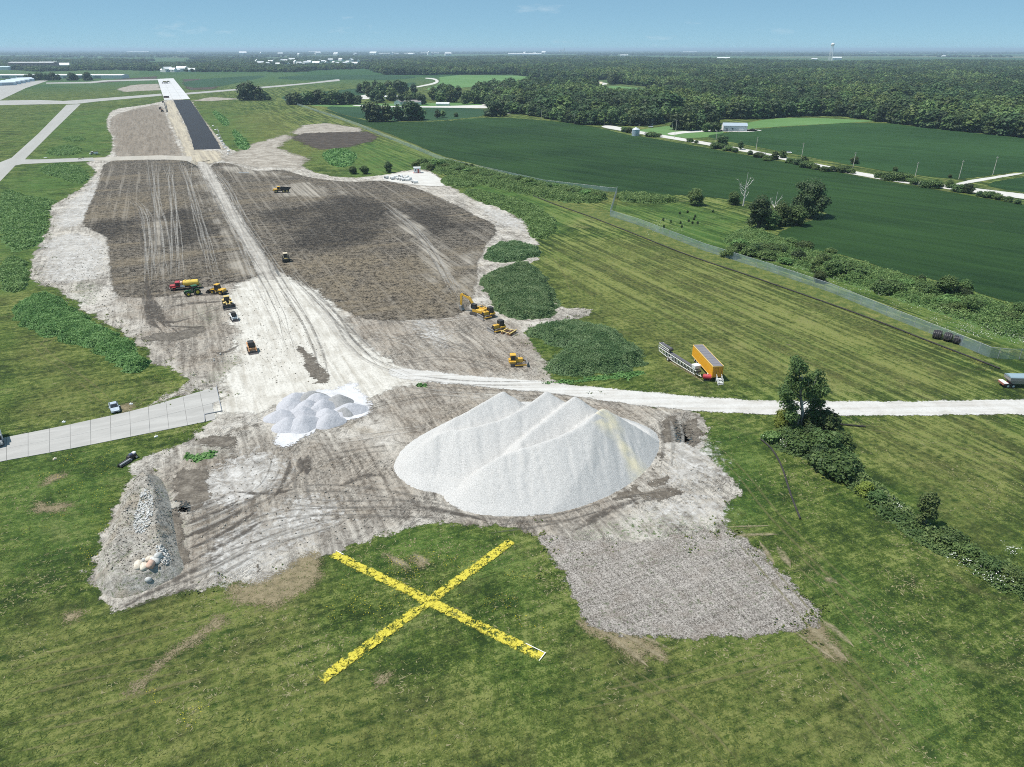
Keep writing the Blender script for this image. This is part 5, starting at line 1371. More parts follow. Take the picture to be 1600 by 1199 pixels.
def fill(name, polys, spacing, h0, h1, seed, wx=1.25, thin=None, holes=(), wts=(.30, .25, .29, .16)):
    r = np.random.default_rng(seed); out = []
    for px, sp in polys:
        poly = WP(px) if px[0][1] > 0 else px
        lo, hi = poly.min(0), poly.max(0)
        gx, gy = np.meshgrid(np.arange(lo[0], hi[0], sp), np.arange(lo[1], hi[1], sp * .9), indexing='ij')
        Q = np.stack([gx.ravel(), gy.ravel()], 1) + r.uniform(-.5, .5, (gx.size, 2)) * sp
        Q = Q[(np.abs(Q[:, 0]) < Q[:, 1] * .80 + 30)]
        Q = Q[inpoly(Q, poly)]
        for h in holes: Q = Q[~inpoly(Q, WP(h))]
        if thin: Q = Q[fbm(Q[:, 0] * thin[0], Q[:, 1] * thin[1], 3) > thin[2]]
        out.append(Q)
    Q = np.vstack(out); n = len(Q); sp_ = fbm(Q[:, 0] / 110 + 5, Q[:, 1] / 150, 3) + r.normal(0, .10, n)
    pick = np.where(sp_ > .62, 3, np.where(sp_ > .52, 0, np.where(sp_ > .43, 2, 1))) if thin is None else r.choice(4, n, p=wts); wv = r.uniform(.8, 1.35, n) * wx; h = r.uniform(h0, h1, n) * (.6 + .8 * fbm(Q[:, 0] / 45, Q[:, 1] / 60, 3)) / hts[pick]
    sp_f = 1.0
    return scatter(name, Q, r.uniform(0, 6.28, n), np.stack([h * wv, h * wv, h], 1).astype(np.float32), pick.astype(np.int32), crowns)
HOLES = [[(930, 135), (965, 132), (1045, 138), (1045, 154), (935, 154)], [(825, 125), (955, 125), (955, 136), (825, 136)], [(684, 117), (800, 117), (830, 120), (830, 136), (690, 141)]]
EAST = [(740, 157), (770, 163), (800, 174), (830, 177), (870, 184), (905, 191), (975, 193), (1010, 193), (1060, 186), (1125, 182), (1180, 182), (1240, 178), (1290, 177), (1330, 179), (1365, 183), (1440, 194), (1520, 203), (1600, 211), (1720, 225),
        (1720, 97), (1600, 101), (1450, 99), (1300, 102), (1180, 98), (1050, 95), (900, 90), (760, 91), (690, 93), (620, 98), (560, 104), (600, 117), (690, 118), (760, 125), (800, 131), (830, 138), (800, 142), (740, 146)]
fill('woodland', [(EAST, 13)], None, 12, 24, 51, 1.12, None, HOLES)
MID = [(0, 108), (60, 113), (140, 112), (250, 113), (420, 113), (600, 118), (560, 104), (620, 98), (690, 93), (640, 88), (400, 92), (200, 92), (-60, 91), (-60, 106)]
fill('town_trees', [(MID, 24)], None, 11, 19, 52, 1.7, (.0022, .0016, .46))
FARP = [(-200, 92), (300, 91), (640, 89), (900, 87.5), (1200, 87.5), (1800, 92), (1800, 82.2), (800, 81.4), (-200, 81.4)]
fill('far_tree_lines', [(FARP, 75)], None, 12, 20, 53, 2.6, (.0003, .0011, .60))
HZ = [(-200, 81.4), (1800, 82.0), (1800, 78.7), (-200, 78.7)]
fill('far_tree_lines', [(HZ, 260)], None, 14, 26, 54, 9.0, (.00006, .0003, .60))
# ------------------------------------------------------------------ built things: shapes
class MB:
    def __init__(s): s.V, s.F = [], []
    def add(s, V, F):
        n = len(s.V); s.V += [tuple(map(float, v)) for v in V]; s.F += [tuple(i + n for i in f) for f in F]; return s
    def box(s, x0, x1, y0, y1, z0, z1, tx=0.0, ty=0.0, ch=0.0):
        """box; tx, ty pull the top in at each side; ch chamfers the upright edges"""
        if ch:
            def ring(z, a, b): return [(x0 + a + ch, y0 + b, z), (x1 - a - ch, y0 + b, z), (x1 - a, y0 + b + ch, z), (x1 - a, y1 - b - ch, z), (x1 - a - ch, y1 - b, z), (x0 + a + ch, y1 - b, z), (x0 + a, y1 - b - ch, z), (x0 + a, y0 + b + ch, z)]
            return s.loft([ring(z0, 0, 0), ring(z1 - ch, tx * .9, ty * .9), ring(z1, tx + ch, ty + ch)])
        V = [(x0, y0, z0), (x1, y0, z0), (x1, y1, z0), (x0, y1, z0), (x0 + tx, y0 + ty, z1), (x1 - tx, y0 + ty, z1), (x1 - tx, y1 - ty, z1), (x0 + tx, y1 - ty, z1)]
        return s.add(V, [(3, 2, 1, 0), (4, 5, 6, 7), (0, 1, 5, 4), (1, 2, 6, 5), (2, 3, 7, 6), (3, 0, 4, 7)])
    def loft(s, rings):
        n = len(rings[0]); V = [p for r in rings for p in r]; F = []
        for i in range(len(rings) - 1):
            for k in range(n): F.append((i * n + k, i * n + (k + 1) % n, (i + 1) * n + (k + 1) % n, (i + 1) * n + k))
        F.append(tuple(range(n - 1, -1, -1))); F.append(tuple((len(rings) - 1) * n + k for k in range(n)))
        return s.add(V, F)
    def prism(s, prof, y0, y1):
        """side profile (x,z) run across y"""
        n = len(prof); a = sum(prof[i][0] * prof[(i + 1) % n][1] - prof[(i + 1) % n][0] * prof[i][1] for i in range(n))
        p = prof if a > 0 else prof[::-1]
        V = [(x, y0, z) for x, z in p] + [(x, y1, z) for x, z in p]
        F = [tuple(range(n)), tuple(range(2 * n - 1, n - 1, -1))] + [(i + n, (i + 1) % n + n, (i + 1) % n, i) for i in range(n)]
        return s.add(V, F)
    def cyl(s, p0, p1, r0, r1=None, n=14, caps=True):
        p0, p1 = np.array(p0, float), np.array(p1, float); r1 = r0 if r1 is None else r1
        d = p1 - p0; d /= np.linalg.norm(d) + 1e-9
        a = np.cross(d, (0, 0, 1) if abs(d[2]) < .9 else (1, 0, 0)); a /= np.linalg.norm(a); b = np.cross(d, a)
        th = np.arange(n) * 2 * math.pi / n; c = np.cos(th)[:, None] * a + np.sin(th)[:, None] * b
        V = list(p0 + r0 * c) + list(p1 + r1 * c)
        F = [(i, (i + 1) % n, n + (i + 1) % n, n + i) for i in range(n)]
        if caps: F += [tuple(range(n - 1, -1, -1)), tuple(range(n, 2 * n))]
        return s.add(V, F)
    def bar(s, p0, p1, w=.08): return s.cyl(p0, p1, w / 2, n=4)
    def ring(s, c, r, ri, w, n=18):
        """tyre or tube end: annulus with width along y"""
        cx, cy, cz = c; V = []; F = []
        for k in range(n):
            t = 2 * math.pi * k / n; q = (math.cos(t), math.sin(t))
            for rr, yy in ((ri, -w / 2), (r * .94, -w / 2), (r, -w * .3), (r, w * .3), (r * .94, w / 2), (ri, w / 2)): V.append((cx + rr * q[0], cy + yy, cz + rr * q[1]))
        for k in range(n):
            for j in range(6): F.append((k * 6 + j, k * 6 + (j + 1) % 6, ((k + 1) % n) * 6 + (j + 1) % 6, ((k + 1) % n) * 6 + j))
        return s.add(V, F)
    def build(s, name, mat, parent=None): return link_mesh(name, s.V, s.F, mat, parent)

def paint(name, col, rough=.5, dirt=.5, metal=0.0, dcol=(.26, .225, .175)):
    g = G(name); n = g.noise(1.3, 5, .7); n2 = g.noise(9, 3, .6)
    c = g.mix(g.rng(n, .42, .72, 0, dirt), col, dcol)
    c = g.mix(g.rng(n2, .5, .8, 0, .25), c, tuple(x * .7 for x in col))
    g.bsdf(c, g.rng(n, .4, .7, rough, min(1, rough + .3)), g.bump(n2, .15, .02), metal, .4); return g.m
M_cat = paint('machine_yellow', (.62, .36, .035), .45, .35); M_dry = paint('faded_yellow', (.60, .45, .16), .5, .4)
M_black = paint('black_paint', (.022, .022, .024), .5, .3); M_rub = paint('tyre_rubber', (.024, .023, .022), .85, .5); M_steel = paint('worn_steel', (.30, .29, .28), .5, .4, .3)
M_trk = paint('track_steel', (.11, .10, .09), .6, .55, .3); M_glass = paint('tinted_glass', (.018, .024, .03), .12, .1); M_white = paint('white_paint', (.74, .75, .75), .4, .15)
M_red = paint('red_paint', (.42, .035, .05), .4, .3); M_green = paint('tractor_green', (.020, .10, .035), .4, .25); M_rimy = paint('rim_yellow', (.72, .58, .05), .45, .25)
M_orange = paint('trailer_orange', (.74, .36, .02), .45, .12); M_silver = paint('silver_paint', (.50, .56, .62), .25, .08, .35); M_roof = paint('grey_membrane', (.17, .165, .185), .8, .35)
M_tarp = paint('pale_blue_tarp', (.22, .31, .36), .6, .2); M_grey = paint('grey_paint', (.30, .31, .33), .5, .3); M_dgrey = paint('dark_steel', (.085, .08, .085), .5, .35, .4)
M_cream = paint('cream_paint', (.60, .52, .38), .5, .3); M_conc = paint('precast_concrete', (.66, .66, .65), .85, .12); M_wood = paint('weathered_pole', (.34, .30, .25), .9, .3)
M_lit = paint('lamp_lens', (.75, .74, .68), .2, .1); M_rlamp = paint('red_lens', (.45, .02, .02), .3, .1)

def machine(name, label, u, v, u2, v2, cat, group=None, z=0.0):
    """empty at the ground under pixel (u,v), its +x axis pointing towards the ground under (u2,v2)"""
    x, y = W(u, v); return empty(name, (x, y, z), heading((u, v), (u2, v2)), label, cat, group)
def wheel(root, x, y, r, w, rim=None, n=18, z=None, name='wheel'):
    z = r if z is None else z
    t = MB().ring((x, y, z), r, r * .55, w, n).build(name, M_rub, root)
    MB().cyl((x, y - w * .38, z), (x, y + w * .38, z), r * .56, n=n).cyl((x, y - w * .46, z), (x, y + w * .46, z), r * .18, n=8).build('rim', rim or M_steel, t)
    return t
def crawler(root, y, L, h, w, x0=0.0, mat=None):
    n = 7; pr = []
    r = h / 2
    for k in range(n): a = -math.pi / 2 + math.pi * k / (n - 1); pr.append((x0 + L / 2 - r + r * math.cos(a), r + r * math.sin(a)))
    for k in range(n): a = math.pi / 2 + math.pi * k / (n - 1); pr.append((x0 - L / 2 + r + r * math.cos(a), r + r * math.sin(a)))
    t = MB().prism(pr, y - w / 2, y + w / 2).build('track', mat or M_trk, root)
    s = MB(); k = 0
    while k * .22 < L - 2 * r: xx = x0 - L / 2 + r + k * .22; s.box(xx, xx + .07, y - w / 2 - .01, y + w / 2 + .01, h - .01, h + .05); k += 1
    s.build('track_shoe', M_dgrey, t)
    rl = MB()
    for sg in (-1, 1):
        for f in np.linspace(-L / 2 + r, L / 2 - r, 5): rl.cyl((x0 + f, y + sg * (w / 2 - .02), r), (x0 + f, y + sg * (w / 2 + .04), r), r * .5, n=10)
    rl.build('roller', M_dgrey, t)
    return t
def cab(root, x0, x1, y0, y1, z0, z1, frame, lean=.12, roof=None):
    c = MB()
    for (x, y) in ((x0, y0), (x1, y0), (x0, y1), (x1, y1)):
        lx = lean if x == x0 else -lean
        c.cyl((x, y, z0), (x + lx, y * .96, z1), .07, n=6)
    c.box(x0, x1, y0, y1, z0 - .02, z0 + .25)
    o = c.build('cab', frame, root)
    MB().box(x0 + .05, x1 - .05, y0 + .05, y1 - .05, z0 + .25, z1, lean, .04).build('window', M_glass, o)
    MB().box(x0 - .08, x1 + .08, y0 - .08, y1 + .08, z1, z1 + .14, .06, .06).build('roof', roof or frame, o)
    return o

# ---- excavator: boom towards the dark field on the left
t = machine('excavator', 'yellow tracked excavator with raised boom and bucket resting on the ground by the weedy mound', 748, 492, 716, 484, 'excavator')
for s in (-1, 1): crawler(t, s * 1.3, 4.4, 1.0, .62)
MB().box(-1.1, 1.1, -1, 1, .5, 1.05).build('undercarriage', M_dgrey, t)
MB().box(-2.2, 1.4, -1.35, 1.35, 1.1, 2.0, ch=.15).box(-2.75, -1.9, -1.4, 1.4, 1.05, 2.35, ch=.2).build('body', M_cat, t)
MB().box(-1.9, .4, -1.3, .1, 2.0, 2.45, .1, .1).cyl((-1.0, -.6, 2.4), (-1.0, -.6, 3.0), .09, n=8).build('engine_cover', M_cat, t)
MB().box(-1.3, -.2, -1.0, .0, 2.46, 2.5).build('grille', M_black, t)
cab(t, .2, 1.7, .35, 1.35, 1.95, 3.25, M_black, .08)
MB().prism([(1.1, 2.0), (1.5, 1.7), (3.4, 4.1), (5.9, 4.9), (5.95, 5.2), (3.2, 4.75)], -.32, .28).build('boom', M_cat, t)
MB().prism([(5.5, 5.5), (6.4, 5.3), (6.75, 4.8), (6.6, 1.6), (6.3, 1.5), (6.0, 4.6)], -.2, .2).build('stick', M_cat, t)
MB().prism([(6.1, 1.7), (6.9, 1.6), (7.0, 1.0), (6.6, .25), (5.9, .1), (5.7, .35), (6.0, .9)], -.55, .55).build('bucket', M_steel, t)
MB().cyl((1.6, -.45, 1.7), (3.1, -.45, 3.8), .1, n=8).cyl((1.6, .4, 1.7), (3.1, .4, 3.8), .1, n=8).cyl((3.6, 0, 4.95), (5.6, 0, 5.45), .1, n=8).cyl((6.85, 0, 4.5), (6.9, 0, 1.9), .08, n=8).build('hydraulic_cylinder', M_black, t)

def dozer(t, blade=True, L=3.4, yel=None, ripper=True, open_cab=False):
    yel = yel or M_cat
    for s in (-1, 1): crawler(t, s * 1.0, L, 1.0, .55)
    MB().box(-L / 2 + .1, L / 2 - .1, -.7, .7, .45, 1.0).build('frame', M_dgrey, t)
    MB().box(-.1, 1.75, -.62, .62, 1.0, 1.95, .05, .08, .1).build('engine_cover', yel, t)
    MB().box(1.76, 1.8, -.5, .5, 1.1, 1.85).build('grille', M_black, t)
    MB().box(-1.7, -.1, -1.25, -.7, 1.05, 1.45).box(-1.7, -.1, .7, 1.25, 1.05, 1.45).box(-1.75, -1.2, -.7, .7, 1.0, 1.75, .05, .05).build('fender', yel, t)
    MB().cyl((1.0, .3, 1.9), (1.0, .3, 2.7), .07, n=8).build('exhaust', M_black, t)
    cab(t, -1.35, -.05, -.72, .72, 1.45, 2.85, M_black if not open_cab else yel, .06, yel if open_cab else M_black)
    if blade:
        MB().prism([(2.55, .12), (2.75, .05), (2.62, .6), (2.8, 1.2), (2.65, 1.25), (2.45, .65)], -1.75, 1.75).build('blade', M_steel, t)
        for s in (-1, 1): MB().box(-.3, 2.5, s * 1.42 - .1, s * 1.42 + .1, .42, .64).build('push_arm', yel, t)
        MB().cyl((1.4, -.45, 1.7), (2.5, -.45, .9), .08, n=8).cyl((1.4, .45, 1.7), (2.5, .45, .9), .08, n=8).build('hydraulic_cylinder', M_black, t)
    if ripper:
        MB().box(-2.5, -1.7, -.6, .6, .75, 1.05).box(-2.6, -2.4, -.7, .7, .55, 1.1).box(-2.58, -2.42, -.5, -.35, .1, .7).box(-2.58, -2.42, .35, .5, .1, .7).build('ripper', yel, t)
t = machine('bulldozer', 'yellow bulldozer with blade left, parked right in front of the excavator', 763, 496, 744, 500, 'bulldozer'); dozer(t, ripper=False)
t = machine('bulldozer', 'yellow bulldozer with dark cab towing a disc harrow beside the weedy mound', 779, 517, 758, 522, 'bulldozer'); dozer(t, ripper=False)
t = machine('disc_harrow', 'low yellow and rust disc harrow hitched behind the middle bulldozer', 794, 521, 780, 518, 'harrow')
MB().bar((-1.6, -1.4, .7), (1.2, -1.0, .7), .2).bar((-1.6, 1.4, .7), (1.2, 1.0, .7), .2).bar((1.2, -1.0, .7), (3.2, 0, .6), .16).bar((1.2, 1.0, .7), (3.2, 0, .6), .16).box(-1.7, -1.4, -1.8, 1.8, .6, .85).box(1.0, 1.3, -1.6, 1.6, .6, .85).build('frame', M_dry, t)
for rowx in (-1.3, -.5, .8):
    d = MB()
    for k in range(7): d.cyl((rowx + .1 * k * (-1 if rowx < 0 else 1) * .4, -1.6 + k * .52, .36), (rowx + .1 * k * (-1 if rowx < 0 else 1) * .4, -1.54 + k * .52, .36), .36, n=12)
    d.cyl((rowx, -1.7, .36), (rowx, 1.7, .36), .06, n=6).build('disc_gang', paint('rusty_disc', (.20, .105, .06), .7, .5), t)
t = machine('bulldozer', 'small yellow bulldozer with yellow canopy, alone near the gravel road, blade to the right', 806, 571, 826, 570, 'bulldozer'); dozer(t, ripper=False, L=2.9, open_cab=True)

# ---- articulated dump truck
t = machine('dump_truck', 'yellow articulated dump truck with long black bed standing on the dark topsoil', 441, 301, 421, 301.5, 'dump truck')
for x in (2.9, -1.0, -2.75):
    for s in (-1, 1): wheel(t, x, s * 1.12, .88, .62, M_dry)
MB().box(-3.6, 2.2, -.5, .5, .8, 1.2).build('frame', M_dgrey, t)
MB().box(2.2, 4.6, -1.0, 1.0, 1.1, 2.1, .12, .12, .15).build('hood', M_cat, t)
MB().box(4.6, 4.72, -.8, .8, 1.0, 1.5).build('bumper', M_black, t)
cab(t, .9, 2.3, -.85, .85, 1.5, 3.1, M_cat, .1)
for s in (-1, 1): MB().box(2.1, 3.7, s * 1.1 - .42, s * 1.1 + .42, 1.78, 1.9).build('mudguard', M_cat, t)
MB().prism([(.55, 1.7), (.6, 2.95), (-4.0, 2.5), (-4.9, 2.3), (-3.6, 1.35), (-.2, 1.3)], -1.42, -1.28).prism([(.55, 1.7), (.6, 2.95), (-4.0, 2.5), (-4.9, 2.3), (-3.6, 1.35), (-.2, 1.3)], 1.28, 1.42).box(-3.6, .3, -1.28, 1.28, 1.3, 1.42).box(.42, .58, -1.4, 1.4, 1.5, 3.0).build('dump_bed', M_black, t)

# ---- compactor coming towards the camera
t = machine('soil_compactor', 'cream and yellow wheeled soil compactor facing the camera alone on the dark soil track', 447, 408, 449, 418, 'compactor')
for x in (1.5, -1.5):
    for s in (-1, 1):
        w_ = wheel(t, x, s * .95, .82, .8, M_dry); c = MB()
        for k in range(12):
            a = k * math.pi / 6
            for yy in (-.25, .05, .3): c.box(x + .86 * math.cos(a) - .07, x + .86 * math.cos(a) + .07, s * .95 + yy - .07, s * .95 + yy + .07, .82 + .86 * math.sin(a) - .07, .82 + .86 * math.sin(a) + .07)
        c.build('foot', M_trk, w_)
MB().box(-2.6, .3, -.8, .8, .9, 2.0, .1, .08, .12).build('engine_cover', M_dry, t); MB().box(.3, 2.2, -.6, .6, .9, 1.4).build('frame', M_dry, t)
cab(t, .2, 1.7, -.75, .75, 1.4, 3.1, M_cream, .08)
for s in (-1, 1): MB().bar((1.9, s * 1.25, 1.2), (2.0, s * 1.35, 2.9), .1).box(1.95, 2.05, s * 1.35 - .12, s * 1.35 + .12, 2.6, 3.0).build('mirror', M_cream, t)
MB().box(2.2, 2.6, -1.0, 1.0, .5, 1.3).box(2.58, 2.62, -.4, .4, .85, 1.15).build('front_guard', M_black, t)

# ---- water truck, red cab, yellow tank
t = machine('water_truck', 'red water truck with long yellow tank parked behind the green tractor', 289, 452, 268, 454, 'truck')
for x, k in ((3.0, 1), (-2.0, 1), (-3.3, 1)):
    for s in (-1, 1): wheel(t, x, s * 1.0, .52, .38, M_red)
MB().box(-4.4, 4.2, -.42, .42, .72, 1.0).build('frame', M_dgrey, t)
MB().box(2.5, 4.3, -.85, .85, .85, 1.75, .1, .1, .14).build('hood', M_red, t)
MB().box(4.3, 4.42, -1.1, 1.1, .55, .9).build('bumper', M_steel, t)
for s in (-1, 1):
    MB().box(2.5, 3.6, s * 1.0 - .22, s * 1.0 + .22, 1.06, 1.18).build('mudguard', M_red, t)
    MB().box(4.28, 4.34, s * .65 - .12, s * .65 + .12, 1.05, 1.25).build('headlight', M_lit, t)
cab(t, 1.2, 2.5, -1.05, 1.05, 1.3, 2.55, M_red, .1)
MB().box(-.2, 1.1, -.95, .95, 1.0, 1.6).box(.2, .9, -1.15, -.96, .7, 1.2).build('toolbox', M_white, t)
pr = [(1.12 * math.sin(a) * 1.02, 2.0 + .92 * math.cos(a)) for a in np.arange(16) * 2 * math.pi / 16]
def tank(x0, x1): return [[(x, y * f, 2.0 + (z - 2.0) * f) for y, z in pr] for x, f in ((x0, .8), (x0 + .15, 1), (x1 - .15, 1), (x1, .8))]
tk = MB().loft(tank(-4.4, .2)); tk = tk.build('tank', paint('tank_yellow', (.66, .46, .06), .5, .3), t)
MB().cyl((-2, 0, 2.88), (-2, 0, 3.1), .35, n=12).cyl((-.6, 0, 2.88), (-.6, 0, 3.05), .28, n=12).build('hatch', M_dry, tk)
MB().box(.35, 1.05, -.8, .8, 1.7, 2.6, ch=.1).build('pump_housing', paint('pale_salmon', (.62, .42, .32), .5, .3), t)
MB().box(-5.0, -4.4, -1.0, 1.0, .7, 1.0).bar((-4.7, -.8, 1.0), (-4.7, .8, 1.9), .1).bar((-4.7, .8, 1.0), (-4.7, -.8, 1.9), .1).build('spray_bar', M_dry, t)

# ---- green tractor
t = machine('tractor', 'green farm tractor with yellow wheel rims in front of the red water truck', 301, 461, 286, 464, 'tractor')
for s in (-1, 1): wheel(t, -1.3, s * 1.05, .98, .62, M_rimy); wheel(t, 1.5, s * .95, .72, .45, M_rimy)
MB().box(.1, 2.4, -.42, .42, .95, 1.75, .06, .06, .1).build('hood', M_green, t); MB().box(2.38, 2.45, -.34, .34, 1.0, 1.65).build('grille', M_black, t)
MB().box(-1.8, 1.8, -.3, .3, .6, 1.0).build('frame', M_green, t)
for s in (-1, 1): MB().prism([(-2.2, 1.75), (-1.9, 2.1), (-.8, 2.1), (-.3, 1.7), (-.35, 1.6), (-.85, 1.98), (-1.85, 1.98), (-2.1, 1.7)], s * 1.0 - .3, s * 1.0 + .3).build('fender', M_green, t)
cab(t, -1.7, -.1, -.78, .78, 1.3, 2.85, M_black, .1, M_green)
MB().cyl((1.0, .3, 1.7), (1.0, .3, 2.6), .06, n=8).build('exhaust', M_black, t)
MB().box(-2.6, -1.9, -.5, .5, .5, .7).build('hitch', M_black, t)

# ---- wheel loaders
def loader(t, bucket_mat, yel, bw=1.55, raise_z=.25, scale=1.0):
    for x in (1.45, -1.45):
        for s in (-1, 1): wheel(t, x, s * 1.02, .75, .55, yel)
    MB().box(-2.7, -.4, -.85, .85, .85, 1.85, .12, .08, .12).build('engine_cover', yel, t); MB().box(-.5, 1.9, -.5, .5, .7, 1.15).build('frame', yel, t)
    MB().box(-2.85, -2.6, -1.0, 1.0, .6, 1.1).build('counterweight', M_black, t)
    for x in (-1.45, 1.45):
        for s in (-1, 1): MB().box(x - .65, x + .65, s * 1.02 - .3, s * 1.02 + .3, 1.54, 1.62).build('mudguard', yel, t)
    cab(t, -.55, .75, -.72, .72, 1.3, 3.0, M_black, .08, yel)
    for s in (-1, 1): MB().prism([(1.0, 1.75), (1.25, 1.95), (2.4, 1.2 + raise_z), (3.1, .55 + raise_z), (2.9, .4 + raise_z), (2.2, .95 + raise_z)], s * .5 - .1, s * .5 + .1).build('lift_arm', yel, t)
    MB().cyl((1.1, 0, 1.35), (2.4, 0, 1.1 + raise_z), .09, n=8).build('hydraulic_cylinder', M_black, t)
    z = raise_z
    b = MB().prism([(2.95, z + .05), (4.2, z), (4.2, z + .05), (3.1, z + .12), (2.98, z + .5), (3.15, z + 1.1), (3.05, z + 1.15), (2.85, z + .55)], -bw, bw)
    for s in (-1, 1): b.prism([(2.9, z + .06), (4.2, z + .02), (3.2, z + 1.12), (3.0, z + 1.1)], s * bw - .04, s * bw + .04)
    b.build('bucket', bucket_mat, t)
t = machine('wheel_loader', 'yellow wheel loader with bucket to the left, right of the green tractor', 342, 459, 326, 457, 'loader'); loader(t, M_black, M_cat, 1.25, .1)
t = machine('wheel_loader', 'cream and yellow wheel loader with a wide dark bucket towards the camera', 356, 478, 361, 488, 'loader'); loader(t, M_dgrey, M_dry, 1.7, .2)

def skid(t, col):
    for x in (.55, -.55):
        for s in (-1, 1): wheel(t, x, s * .72, .42, .32, col)
    MB().box(-1.25, 1.0, -.56, .56, .35, 1.05, ch=.06).box(-1.3, -.55, -.6, .6, 1.05, 1.55, .1, .05).build('body', col, t)
    cab(t, -.5, .75, -.5, .5, 1.0, 2.0, M_black, .06)
    for s in (-1, 1): MB().prism([(-1.3, 1.35), (-1.25, 1.6), (.9, 1.3), (1.5, .5), (1.35, .4), (.8, 1.1)], s * .68 - .08, s * .68 + .08).build('lift_arm', col, t)
    MB().prism([(1.35, .12), (2.05, .06), (2.05, .1), (1.45, .2), (1.42, .6), (1.3, .62)], -.9, .9).prism([(1.35, .12), (2.05, .06), (1.42, .6)], -.9, -.86).prism([(1.35, .12), (2.05, .06), (1.42, .6)], .86, .9).build('bucket', M_dgrey, t)
t = machine('skid_steer', 'white compact skid steer with a black cab in front of the dark bucket loader', 366, 500, 370, 505, 'skid steer'); skid(t, M_white); t.scale = (1.1,) * 3
t = machine('skid_steer', 'orange and cream skid steer standing alone on the white gravel yard', 394, 549, 397, 556, 'skid steer'); skid(t, paint('salmon_orange', (.58, .30, .14), .5, .3)); t.scale = (1.3,) * 3

# ---- folded conveyor
pa, pb = (1032, 553), (1090, 590)
t = machine('conveyor', 'long grey lattice conveyor lying on the grass left of the orange trailer', *pa, *pb, 'conveyor')
L = float(np.hypot(*(W(*pb) - W(*pa))))
M_lat = paint('galvanised_lattice', (.60, .60, .58), .5, .15); M_belt = paint('rubber_belt', (.085, .085, .10), .7, .25)
tr = MB(); n = 12
for s in (-1, 1):
    y = s * .62
    tr.bar((0, y, 1.9), (L, y, 1.75), .16); tr.bar((.2, y, 1.0), (L * .42, y, .55), .15); tr.bar((L * .42, y, .55), (L - .3, y, .75), .15)
    for k in range(n):
        x0, x1 = L * k / n, L * (k + 1) / n; zl = np.interp((x0 + x1) / 2, [0, L * .42, L], [1.0, .55, .75])
        tr.bar((x0, y, 1.85), ((x0 + x1) / 2, y, zl), .09); tr.bar(((x0 + x1) / 2, y, zl), (x1, y, 1.85), .09); tr.bar((x0, y, 1.85), (x0, y, np.interp(x0, [0, L * .42, L], [1.0, .55, .75])), .1)
for k in range(n + 1): tr.bar((L * k / n, -.62, 1.8), (L * k / n, .62, 1.8), .09)
tr.build('truss', M_lat, t)
MB().box(.2, L - .2, -.46, .46, 1.92, 2.02).build('belt', M_belt, t)
for k, s in ((.3, 1), (.3, -1)): wheel(t, L * k, s * .95, .5, .32, M_white)
MB().bar((L * .3, -1.1, .5), (L * .3, 1.1, .5), .14).box(L * .3 - .5, L * .3 + .5, -.7, .7, .5, .9).build('axle', M_lat, t)
hd = MB()
for s in (-1, 1):
    hd.bar((-.4, s * .55, 1.5), (-.2, s * .55, 3.0), .14).bar((-.2, s * .55, 3.0), (4.2, s * .55, 2.7), .14).bar((.0, s * .55, 2.3), (4.2, s * .55, 2.35), .12)
    for k in range(5): hd.bar((k * .85, s * .55, 2.95), (k * .85 + .42, s * .55, 2.35), .08).bar((k * .85 + .42, s * .55, 2.35), (k * .85 + .85, s * .55, 2.9), .08)
hd = hd.build('head_section', M_lat, t)
MB().box(-.1, 4.2, -.45, .45, 3.0, 3.07).build('belt', M_belt, hd); MB().cyl((4.2, -.55, 2.7), (4.2, .55, 2.7), .34, n=14).cyl((-.2, -.55, 2.85), (-.2, .55, 2.85), .25, n=14).build('drum', M_black, hd)
MB().box(L - 1.6, L - .4, -.75, .75, 2.05, 2.9, -.15, -.1).build('hopper', M_white, t); MB().cyl((L + .05, -.6, 1.6), (L + .05, .6, 1.6), .3, n=14).build('drum', M_black, t)
MB().box(L * .48, L * .82, .66, .7, 1.1, 1.5).build('guard_panel', paint('pale_yellow', (.66, .58, .26), .5, .2), t)
for s in (-1, 1): MB().bar((L - 1, s * .6, .75), (L - 1, s * .6, 0), .12).build('stand', M_lat, t)
hook = MB().bar((L - .2, -.5, 1.0), (L + 1.3, 0, .75), .14).bar((L - .2, .5, 1.0), (L + 1.3, 0, .75), .14).build('drawbar', M_lat, t)

# ---- orange trailer with stairs and fuel tank
pn, pf = W(1119.5, 596.5), W(1086, 559)
ax = (pn - pf); TL = 13.4; hd_ = math.atan2(ax[1], ax[0])
t = empty('box_trailer', (pn[0], pn[1], 0), hd_, 'bright orange box trailer with grey roof, raised on wheels on the mown grass', 'trailer')
bd = MB().box(-TL, 0, -1.27, 1.27, 1.12, 3.85).build('body', M_orange, t)
rb = MB()
for k in range(28):
    x = -TL + .3 + k * (TL - .5) / 27
    for s in (-1, 1): rb.box(x, x + .07, s * 1.27 - .02, s * 1.27 + .02, 1.2, 3.7)
rb.build('side_rib', M_orange, bd)
rl = MB()
for s in (-1, 1): rl.box(-TL - .02, .03, s * 1.27 - .06, s * 1.27 + .06, 3.72, 3.9).box(-TL - .02, .03, s * 1.27 - .05, s * 1.27 + .05, 1.05, 1.2)
rl.box(-.03, .04, -1.27, 1.27, 3.7, 3.89).box(-TL - .04, -TL + .03, -1.27, 1.27, 3.7, 3.89).build('rail', paint('pale_orange', (.72, .50, .16), .5, .2), bd)
MB().box(-TL + .1, -.12, -1.15, 1.15, 3.85, 3.93).build('roof', M_roof, t)
for k in range(9):
    if k: MB().box(-TL + k * TL / 9 - .03, -TL + k * TL / 9 + .03, -1.14, 1.14, 3.931, 3.96).build('roof_seam', M_roof, bd)
